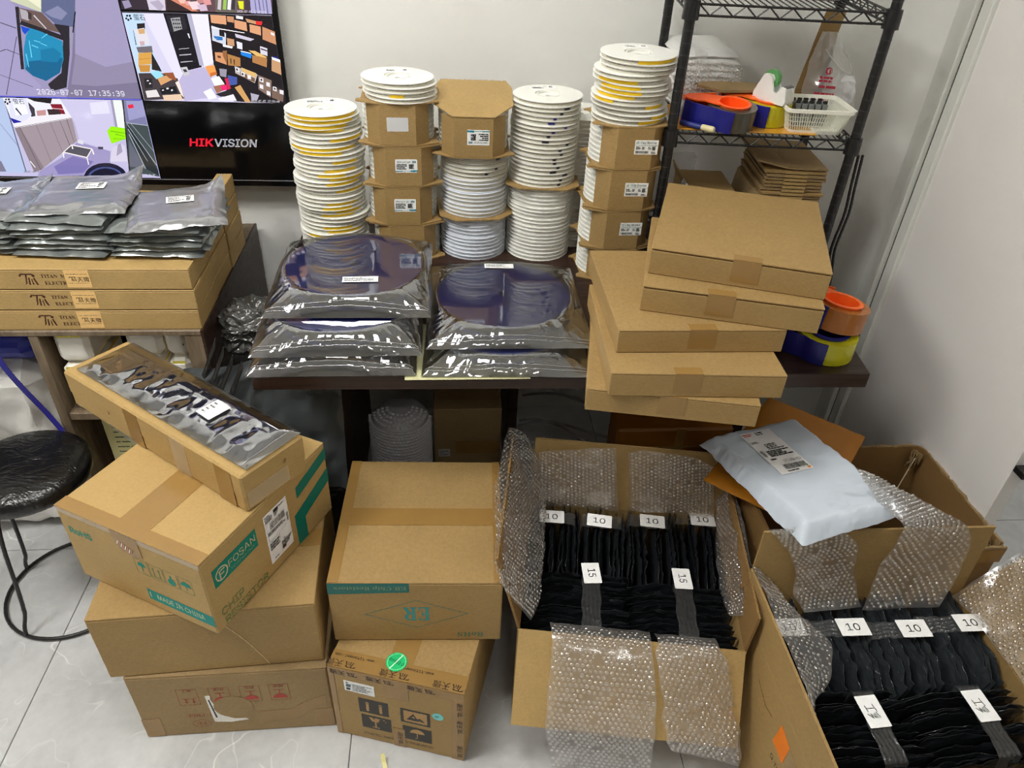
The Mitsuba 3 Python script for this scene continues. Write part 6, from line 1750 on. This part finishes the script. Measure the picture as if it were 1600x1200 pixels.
TVP = {
    'a': [
        ([-836,517,-380,532,-382,234,-950,233],(150,142,178)),([-657,473,-639,461,-630,445,-664,302,-644,284,-628,260,-648,236,-809,235,-724,471],(158,150,188)),([-679,409,-645,397,-644,399,-678,411],(84,78,100)),
        ([-651,379,-723,237,-721,237,-649,379],(84,78,100)),([-685,347,-657,336,-656,337,-684,349],(84,78,100)),([-721,286,-650,258,-649,259,-720,287],(84,78,100)),([-779,317,-686,347,-686,349,-779,318],(84,78,100)),
        ([-481,479,-381,482,-382,234,-574,233,-531,333],(122,114,142)),([-481,479,-384,482,-381,327,-454,312,-521,342],(156,148,182)),([-520,342,-454,312,-381,327,-382,276,-491,264,-552,267],(140,132,160)),
        ([-637,459,-643,474,-561,476,-573,436],(196,200,170)),([-612,475,-563,476,-572,444],(226,224,196)),([-561,476,-481,479,-505,405,-544,406,-554,417,-573,438],(92,100,134)),
        ([-566,436,-530,452,-512,436,-531,420,-552,426],(130,132,166)),([-624,445,-573,436,-552,408,-535,389,-585,399,-628,416],(104,84,80)),([-622,443,-608,439,-600,422,-611,416,-625,421],(170,164,170)),
        ([-604,437,-597,433,-602,418,-609,420],(64,50,50)),([-595,428,-574,398,-572,400,-592,430],(196,190,196)),([-494,440,-513,392,-510,392,-491,440],(20,24,40)),([-631,447,-665,301,-657,302,-623,447],(38,34,42)),
        ([-633,407,-541,373,-534,383,-627,416],(38,34,42)),([-552,411,-516,407,-534,342,-566,259,-605,249,-610,266,-568,295,-539,378],(40,36,44)),([-515,405,-530,351,-528,351,-512,405],(150,146,156)),
        ([-612,400,-587,392,-543,371,-553,328,-572,295,-612,274,-641,286,-655,302,-643,348,-628,380],(30,134,176)),([-639,321,-553,332,-572,295,-612,274,-641,286,-654,302],(18,96,138)),
        ([-603,349,-569,355,-554,341,-570,320,-609,322],(20,116,158)),([-624,371,-631,330,-628,330,-622,371],(96,196,224)),([-612,370,-598,366,-596,368,-611,372],(96,196,224)),
        ([-598,364,-584,358,-583,360,-597,366],(96,196,224)),([-591,376,-574,386,-575,388,-592,377],(96,196,224)),([-642,339,-645,307,-643,307,-639,339],(96,196,224)),([-621,359,-607,353,-605,355,-619,361],(96,196,224)),
        ([-632,404,-612,398,-628,384,-632,391],(24,72,196)),],
    'b': [
        ([-371,523,-4,536,-15,447,-381,443],(96,72,78)),([-371,523,-300,526,-316,445,-381,444],(54,44,54)),([-375,467,-358,470,-354,455,-372,450],(150,140,170)),([-315,486,-269,488,-275,446,-314,445],(206,198,214)),
        ([-309,467,-286,472,-276,458,-289,447],(176,166,186)),([-266,488,-232,489,-208,447,-273,446],(52,38,40)),([-266,478,-239,481,-192,447,-206,446],(204,128,104)),([-240,476,-222,479,-220,467,-235,466],(232,186,170)),
        ([-226,471,-211,473,-209,463,-221,462],(224,160,150)),([-217,470,-190,473,-187,455,-209,453],(232,206,212)),([-197,464,-174,467,-172,452,-190,450],(206,180,200)),([-182,476,-162,479,-160,466,-176,464],(220,150,150)),
        ([-196,477,-180,479,-178,469,-191,467],(190,130,130)),([-148,492,-94,493,-102,447,-154,447],(104,96,90)),([-142,479,-134,479,-140,454,-148,456],(200,190,196)),([-129,480,-121,479,-127,455,-135,456],(150,190,90)),
        ([-118,480,-110,479,-116,455,-124,456],(230,228,232)),([-108,480,-100,480,-106,455,-114,457],(60,54,60)),([-95,476,-81,476,-84,457,-94,459],(220,228,40)),([-76,494,-61,494,-66,448,-82,448],(70,56,66)),
        ([-64,494,-14,496,-15,447,-67,447],(168,164,204)),([-54,484,-55,447,-52,447,-52,485],(112,108,146)),([-45,485,-45,447,-42,448,-42,485],(112,108,146)),([-35,485,-35,448,-33,448,-33,485],(112,108,146)),
        ([-27,485,-27,448,-24,448,-24,486],(112,108,146)),],
    'c': [
        ([-382,441,-17,446,-10,230,-378,230],(208,204,228)),([-380,440,-333,441,-332,395,-325,337,-315,304,-378,298],(188,212,234)),([-332,441,-282,441,-262,285,-282,279],(222,218,240)),
        ([-282,443,-225,443,-213,318,-265,305,-268,319],(24,22,28)),([-275,438,-232,439,-231,408,-275,399],(40,38,46)),([-267,432,-243,435,-243,408,-265,401],(150,150,152)),([-263,430,-260,430,-260,427,-263,426],(30,28,32)),
        ([-263,421,-260,422,-260,418,-263,417],(30,28,32)),([-263,412,-260,413,-260,409,-262,409],(30,28,32)),([-258,430,-256,430,-256,427,-258,426],(30,28,32)),([-258,421,-255,422,-255,418,-258,418],(30,28,32)),
        ([-258,412,-255,413,-255,409,-258,409],(30,28,32)),([-254,430,-251,431,-251,427,-253,426],(30,28,32)),([-253,421,-251,422,-250,418,-253,418],(30,28,32)),([-253,413,-250,413,-250,410,-253,409],(30,28,32)),
        ([-249,430,-246,431,-246,427,-249,427],(30,28,32)),([-249,421,-246,422,-246,418,-248,418],(30,28,32)),([-248,413,-245,413,-245,410,-248,409],(30,28,32)),([-244,430,-241,431,-241,427,-244,427],(30,28,32)),
        ([-244,422,-241,422,-241,419,-243,418],(30,28,32)),([-243,413,-241,413,-240,410,-243,409],(30,28,32)),([-262,359,-236,362,-235,364,-262,361],(170,168,178)),([-264,344,-233,347,-233,350,-263,347],(170,168,178)),
        ([-264,327,-233,331,-233,333,-264,330],(170,168,178)),([-233,398,-229,398,-228,387,-231,387],(220,220,226)),([-225,443,-214,443,-207,321,-218,322],(174,172,194)),([-214,443,-174,443,-181,329,-206,318],(230,226,240)),
        ([-259,306,-206,318,-187,285,-174,243,-224,239,-275,230,-282,277],(184,176,210)),([-173,444,-17,445,-10,230,-147,233,-183,305],(30,24,28)),([-168,443,-130,442,-132,421,-169,424],(218,158,118)),
        ([-128,441,-111,440,-113,426,-129,428],(200,142,104)),([-111,433,-82,428,-83,407,-113,414],(218,158,118)),([-105,443,-88,441,-89,434,-106,436],(236,232,236)),([-83,437,-47,429,-48,422,-80,428],(200,150,110)),
        ([-75,424,-48,419,-50,398,-77,405],(218,158,118)),([-58,432,-42,431,-45,422,-59,423],(226,46,46)),([-44,419,-14,408,-15,377,-48,389],(200,142,104)),([-25,407,-16,404,-17,398,-25,401],(232,226,230)),
        ([-170,418,-149,412,-137,400,-142,373,-174,383],(206,210,222)),([-152,410,-140,408,-142,392,-154,395],(30,26,30)),([-169,394,-147,392,-148,386,-167,388],(44,112,186)),([-165,387,-147,387,-149,384,-163,384],(40,110,180)),
        ([-150,375,-125,370,-128,365,-150,369],(232,232,236)),([-171,415,-90,404,-91,402,-171,412],(230,226,228)),([-137,390,-119,387,-121,371,-138,373],(198,150,112)),([-115,401,-68,389,-79,384,-114,392],(202,196,212)),
        ([-114,383,-100,379,-102,363,-115,366],(224,222,232)),([-108,358,-80,352,-84,342,-108,350],(30,130,224)),([-108,361,-83,356,-81,353,-107,358],(236,236,240)),([-88,362,-71,361,-42,346,-60,342],(226,184,110)),
        ([-80,351,-43,344,-47,321,-82,333],(176,124,74)),([-57,373,-39,368,-41,349,-58,354],(214,208,220)),([-56,368,-40,363,-40,360,-56,365],(60,54,58)),([-32,341,-10,336,-12,303,-36,313],(196,152,112)),
        ([-31,348,-10,341,-10,334,-31,341],(238,236,240)),([-28,350,-14,347,-15,344,-27,346],(30,40,130)),([-173,355,-154,355,-148,325,-175,334],(210,148,104)),([-153,359,-142,360,-147,325,-154,346],(150,100,60)),
        ([-168,347,-160,346,-160,341,-168,342],(90,60,44)),([-142,352,-111,343,-114,322,-145,324],(176,126,72)),([-137,341,-134,341,-136,328,-138,328],(70,50,40)),([-129,339,-126,338,-128,325,-130,326],(70,50,40)),
        ([-129,323,-73,303,-84,281,-130,305],(186,176,172)),([-113,320,-76,306,-81,295,-111,309],(218,180,114)),([-117,309,-82,293,-84,283,-118,298],(120,90,70)),([-72,302,-39,289,-48,245,-77,266],(132,110,98)),
        ([-41,274,-10,266,-17,234,-45,245],(120,96,84)),([-41,277,-10,266,-12,261,-41,272],(60,50,52)),([-128,320,-118,317,-119,307,-128,310],(228,226,230)),([-115,309,-106,307,-107,296,-116,299],(228,226,230)),
        ([-100,302,-91,300,-92,290,-101,292],(228,226,230)),([-70,296,-60,294,-61,283,-71,286],(228,226,230)),([-54,285,-45,283,-46,272,-55,275],(228,226,230)),([-38,274,-29,272,-30,261,-39,264],(228,226,230)),
        ([-22,266,-12,264,-13,253,-23,256],(228,226,230)),([-72,279,-63,277,-64,266,-73,269],(228,226,230)),([-56,263,-47,260,-47,250,-57,252],(228,226,230)),([-126,317,-122,316,-122,311,-126,312],(40,36,40)),
        ([-113,306,-109,305,-110,300,-114,301],(40,36,40)),([-67,293,-63,292,-64,287,-68,288],(40,36,40)),([-36,271,-32,270,-32,265,-36,266],(40,36,40)),([-351,417,-332,419,-334,406,-353,404],(40,34,38)),
        ([-363,403,-336,408,-330,387,-332,369,-360,365,-360,394],(218,214,222)),([-352,404,-335,406,-337,395,-351,393],(206,164,114)),([-364,401,-366,367,-364,368,-363,402],(60,56,60)),
        ([-355,376,-343,377,-344,367,-354,365],(196,170,176)),([-366,362,-327,366,-328,350,-364,349],(110,104,110)),([-364,348,-331,351,-338,322,-371,319],(212,158,74)),([-367,334,-335,337,-335,336,-368,332],(186,130,60)),
        ([-371,319,-341,320,-347,303,-370,302],(196,138,62)),([-331,334,-321,325,-326,317,-332,320],(234,104,40)),([-331,350,-319,315,-316,304,-340,309],(40,34,36)),([-376,299,-319,301,-280,288,-272,238,-377,231],(66,58,62)),
        ([-345,300,-324,307,-313,294,-334,285],(150,214,236)),([-331,287,-300,298,-288,288,-326,270],(210,158,106)),([-314,301,-288,303,-283,282,-300,288],(150,84,52)),([-331,262,-289,269,-287,251,-329,247],(26,26,30)),
        ([-328,245,-280,249,-278,234,-326,231],(224,194,166)),([-365,286,-345,287,-348,264,-368,261],(40,36,40)),([-369,255,-340,259,-335,241,-368,238],(222,216,216)),([-288,278,-278,283,-273,238,-280,249],(236,220,210)),
        ([-266,316,-250,318,-246,299,-262,294],(196,194,198)),([-262,311,-254,312,-251,306,-259,304],(60,58,64)),([-204,320,-180,324,-177,301,-196,294],(236,158,84)),([-194,304,-177,308,-178,301,-196,294],(200,110,50)),
        ([-195,290,-173,297,-162,277,-187,268],(240,240,244)),([-192,271,-162,277,-164,262,-187,253],(158,106,86)),([-175,271,-158,276,-157,263,-171,260],(236,40,112)),([-160,291,-151,293,-148,266,-156,263],(206,40,80)),
        ([-151,300,-127,295,-130,277,-150,274],(70,88,160)),([-169,316,-150,314,-155,294,-170,297],(150,146,160)),([-221,256,-199,266,-188,242,-210,236],(236,236,242)),([-190,251,-153,263,-142,246,-179,245],(40,36,40)),
        ([-186,240,-144,252,-138,235,-182,234],(230,228,236)),([-138,269,-122,276,-102,232,-116,232],(204,156,96)),([-99,256,-77,251,-84,238,-99,238],(172,168,184)),([-326,259,-321,260,-321,257,-326,256],(226,226,230)),
        ([-314,264,-308,265,-308,261,-314,260],(226,226,230)),([-303,260,-298,261,-298,257,-303,256],(226,226,230)),([-359,282,-354,283,-354,280,-359,279],(226,226,230)),([-355,275,-350,276,-350,273,-355,272],(226,226,230)),
        ([-367,425,-368,423,-370,423,-371,423,-372,425,-371,427,-369,428,-367,427],(20,20,26)),([-371,429,-372,427,-374,426,-376,427,-376,429,-375,430,-373,431,-371,430],(20,20,26)),
        ([-367,435,-369,433,-371,432,-372,433,-373,435,-372,436,-369,437,-368,437],(20,20,26)),([-361,435,-362,433,-364,432,-366,433,-366,435,-365,437,-363,437,-361,437],(20,20,26)),
        ([-360,429,-361,427,-363,426,-365,427,-365,429,-364,431,-362,431,-361,431],(20,20,26)),],
    'd': [
        ([-916,234,-382,230,-378,22,-382,4,-1007,2],(186,182,214)),([-917,233,-734,232,-738,29,-997,29],(172,188,220)),([-764,161,-739,103,-736,105,-762,163],(150,160,196)),([-733,224,-741,32,-738,33,-730,224],(90,96,120)),
        ([-824,63,-795,61,-791,32,-835,31],(120,116,140)),([-734,232,-592,231,-575,182,-730,158],(226,226,240)),([-675,231,-611,230,-618,217,-657,222],(30,26,26)),([-674,220,-663,204,-667,184,-678,182],(60,54,64)),
        ([-720,229,-677,230,-675,188,-698,169,-733,173],(214,214,234)),([-713,219,-683,222,-683,190,-716,184],(236,236,246)),([-712,202,-703,185,-700,187,-708,205],(70,66,100)),([-734,179,-705,168,-728,164],(30,30,150)),
        ([-620,216,-592,216,-589,190,-616,194],(128,26,42)),([-619,204,-590,202,-590,204,-618,206],(230,190,196)),([-632,202,-603,203,-598,187,-632,184],(54,38,42)),([-660,198,-635,201,-640,185,-662,182],(190,140,140)),
        ([-667,184,-629,188,-591,191,-576,187,-576,180,-730,151,-730,159],(228,224,230)),([-730,151,-576,180,-578,121,-697,38,-718,31],(154,140,148)),([-730,151,-716,154,-689,45,-697,38,-718,31],(132,118,126)),
        ([-673,161,-665,62,-664,63,-672,161],(104,92,100)),([-635,168,-627,89,-626,89,-634,169],(104,92,100)),([-609,173,-603,106,-601,107,-608,173],(104,92,100)),([-591,176,-589,115,-588,115,-589,177],(104,92,100)),
        ([-717,154,-700,38,-698,39,-715,154],(104,92,100)),([-720,61,-712,44,-710,45,-718,63],(236,236,240)),([-731,152,-576,181,-575,182,-731,153],(40,36,40)),
        ([-592,231,-463,231,-482,109,-500,93,-579,123,-575,182],(198,192,222)),([-575,182,-572,166,-573,124,-578,121],(176,170,200)),([-519,221,-473,227,-474,195,-522,191],(218,214,232)),
        ([-459,230,-436,230,-441,156,-465,159],(228,232,228)),([-464,231,-458,230,-464,159,-470,156],(150,146,170)),([-436,230,-429,230,-434,165,-442,156],(120,112,130)),
        ([-697,38,-631,75,-579,118,-500,93,-508,62,-585,23,-713,21],(152,144,188)),([-661,48,-603,78,-552,64,-589,31,-656,26],(120,112,170)),([-576,124,-563,121,-566,110,-580,114],(214,210,220)),
        ([-530,105,-516,105,-518,98,-530,98],(70,66,80)),([-623,89,-597,108,-548,97,-566,75],(82,80,90)),([-623,88,-596,108,-597,110,-624,90],(232,226,226)),([-597,107,-548,97,-546,100,-596,110],(232,226,226)),
        ([-548,99,-568,75,-566,73,-546,98],(232,226,226)),([-566,76,-624,90,-626,87,-567,73],(232,226,226)),([-627,88,-629,72,-626,73,-624,89],(232,226,226)),([-568,74,-569,54,-566,55,-565,75],(232,226,226)),
        ([-548,98,-548,83,-544,84,-545,99],(232,226,226)),([-598,108,-599,97,-595,98,-595,108],(232,226,226)),([-494,148,-480,161,-446,156,-448,129,-491,114],(150,232,16)),([-486,147,-450,142,-449,144,-485,149],(100,180,10)),
        ([-475,139,-452,134,-451,135,-474,141],(96,170,10)),([-483,127,-452,126,-451,127,-483,129],(110,190,10)),([-494,100,-469,118,-458,108,-462,65,-509,64],(206,200,220)),([-476,111,-467,117,-468,92,-487,80],(160,152,176)),
        ([-591,17,-589,23,-585,28,-581,34,-576,39,-570,44,-564,48,-557,52,-549,55,-541,58,-533,59,-525,60,-517,60,-510,60,-503,58,-496,56,-490,53,-485,49,-480,45,-477,41,-475,35,-473,30,-473,24,-474,18],(24,26,52)),
        ([-580,17,-578,21,-576,25,-573,30,-569,34,-564,37,-559,40,-553,43,-547,46,-540,47,-534,49,-527,49,-521,49,-515,49,-509,48,-503,46,-498,44,-494,41,-490,38,-488,35,-486,31,-485,27,-484,22,-485,18],(70,80,130)),
        ([-575,17,-573,21,-571,24,-568,28,-565,31,-560,34,-556,37,-551,39,-545,41,-540,43,-534,44,-528,45,-523,45,-517,44,-512,43,-507,42,-503,40,-499,38,-496,35,-493,32,-491,29,-490,25,-490,22,-491,18],(22,24,46)),
        ([-430,230,-381,230,-376,165,-439,170],(120,120,158)),([-425,228,-381,229,-378,191,-430,177],(150,148,190)),([-440,171,-376,165,-379,22,-465,36],(66,76,78)),([-440,165,-422,143,-379,22,-418,46],(40,46,50)),
        ([-443,126,-429,81,-418,46,-459,51],(96,100,116)),([-439,170,-377,163,-376,165,-438,172],(170,176,184)),([-438,168,-377,34,-375,35,-437,169],(170,176,184)),([-439,154,-408,66,-407,67,-437,155],(170,176,184)),
        ([-440,140,-419,45,-417,46,-438,141],(170,176,184)),([-427,168,-381,87,-380,88,-426,169],(170,176,184)),([-434,229,-465,36,-462,36,-431,230],(40,36,44)),([-423,218,-409,220,-409,211,-423,209],(222,30,62)),
        ([-724,215,-725,213,-727,212,-729,213,-729,215,-728,217,-725,218,-724,217],(20,20,26)),([-728,219,-729,217,-731,216,-733,217,-733,219,-732,221,-730,222,-728,221],(20,20,26)),
        ([-724,226,-725,224,-727,223,-729,224,-729,226,-727,227,-725,228,-724,228],(20,20,26)),([-717,226,-718,224,-720,223,-722,224,-722,226,-721,228,-719,228,-717,228],(20,20,26)),
        ([-717,219,-718,217,-720,217,-722,217,-722,219,-721,221,-719,222,-717,221],(20,20,26)),],
    'lines': [
        ([-880,233,-383,231,-382,234,-879,236],(96,96,210)),([-384,232,-385,16,-383,16,-382,232],(150,150,190)),([-381,469,-384,233,-382,233,-380,470],(40,36,60)),([-381,442,-17,446,-17,448,-381,444],(90,86,96)),],
}
# ================================================================ wall screen
t = TV = thing('television', 'large wall screen showing security camera pictures, above the grey bags', 'television')
TVM = frame([-0.411, 2.0995, 0.857], [1, 0, 0], [0, 0, 1])
bez = rect(-1.12, 0.0, 0.0, 0.66)
part(t, 'frame', xf(prism(ring(bez, 0.010).union(rect(-1.12, 0, 0, 0.0165)), 0.006, -0.004), TVM), 'black_glass')
part(t, 'bottom_trim', xf(span(-1.12, 0.0, 0.0145, 0.0168, 0.0, 0.0035, 0.0004), TVM), 'metal', color=(150, 150, 152), label='thin silver lower trim')
part(t, 'screen', xf(prism(rect(-1.112, -0.008, 0.0165, 0.652), 0.004, -0.005), TVM), 'black_glass')
part(t, 'rear_housing', xf(prism(rect(-1.10, -0.02, 0.02, 0.64), 0.055, -0.0655), TVM), 'satin', color=(22, 22, 24))
PANES = dict(a=(-0.757, -0.385, 0.231, 0.64), b=(-0.382, -0.010, 0.449, 0.64), c=(-0.382, -0.010, 0.2305, 0.4475), d=(-0.757, -0.385, 0.020, 0.2295))
PANES['a'] = (-1.11, -0.384, 0.2315, 0.648); PANES['d'] = (-1.11, -0.384, 0.019, 0.2298); PANES['b'] = (-0.3825, -0.0098, 0.449, 0.648)
W_ = (244, 244, 250)
CJL = text('萤石', 0.0105, font='cjk')
EXTRA = dict(a=[(fit_text('2026-07-07 17:35:39', -0.643, -0.424, 0.2395, 0.2535, font='mono', bold=1), W_)],
             b=[(fit_text('2026-07-07 17:35:38', -0.101, -0.030, 0.4502, 0.4555, font='mono', bold=1), W_)],
             c=[(move(CJL, -0.356, 0.4265), (30, 30, 36)), (fit_text('2026-07-07 17:35:40', -0.101, -0.026, 0.2325, 0.2385, font='mono', bold=1), W_)],
             d=[(move(CJL, -0.7115, 0.2155), (40, 40, 46)), (fit_text('17:35:37', -0.424, -0.396, 0.0255, 0.0305, font='mono', bold=1), W_), (fit_text('2026-07-07', -0.745, -0.700, 0.030, 0.0355, font='mono', bold=1), (40, 40, 50))])


def glow(name, items, lift):
    ms, cs = [], []
    for k, (g, c) in enumerate(items):
        g = g.buffer(0)
        if g.is_empty or g.area < 1e-9:
            continue
        m = xf(flat(g, lift + 0.000012 * k), TVM)
        ms.append(m); cs.append(np.tile(lin(c), (len(m[0]), 1)))
    k = unique(TV + '__' + name)
    scene[k] = {**mikit.ply(join(ms), 'mat_black_glass', color=np.vstack(cs)), 'emitter': {'type': 'area', 'radiance': VC}}
    return k


for nm in 'abcd':
    clip = rect(*PANES[nm])
    its = []
    for co, col in TVP[nm]:
        p = Polygon(np.array(co, float).reshape(-1, 2) / 1000).buffer(0)
        its.append((p.intersection(clip), col))
    glow('camera_picture', its + EXTRA[nm], 0.0002)
glow('pane_lines', [(Polygon(np.array(co, float).reshape(-1, 2) / 1000).buffer(0), col) for co, col in TVP['lines']], 0.0026)
it = affinity.skew(fit_text('HIK', 0, 0.064, 0, 0.0225, bold=2), 12, 0, origin=(0, 0))
it2 = affinity.skew(fit_text('VISION', 0, 0.113, 0, 0.0225, bold=1), 12, 0, origin=(0, 0))
glow('screen_logo', [(move(it, -0.2865, 0.110), (226, 30, 50)), (move(it2, -0.2195, 0.110), (214, 214, 220))], 0.0003)
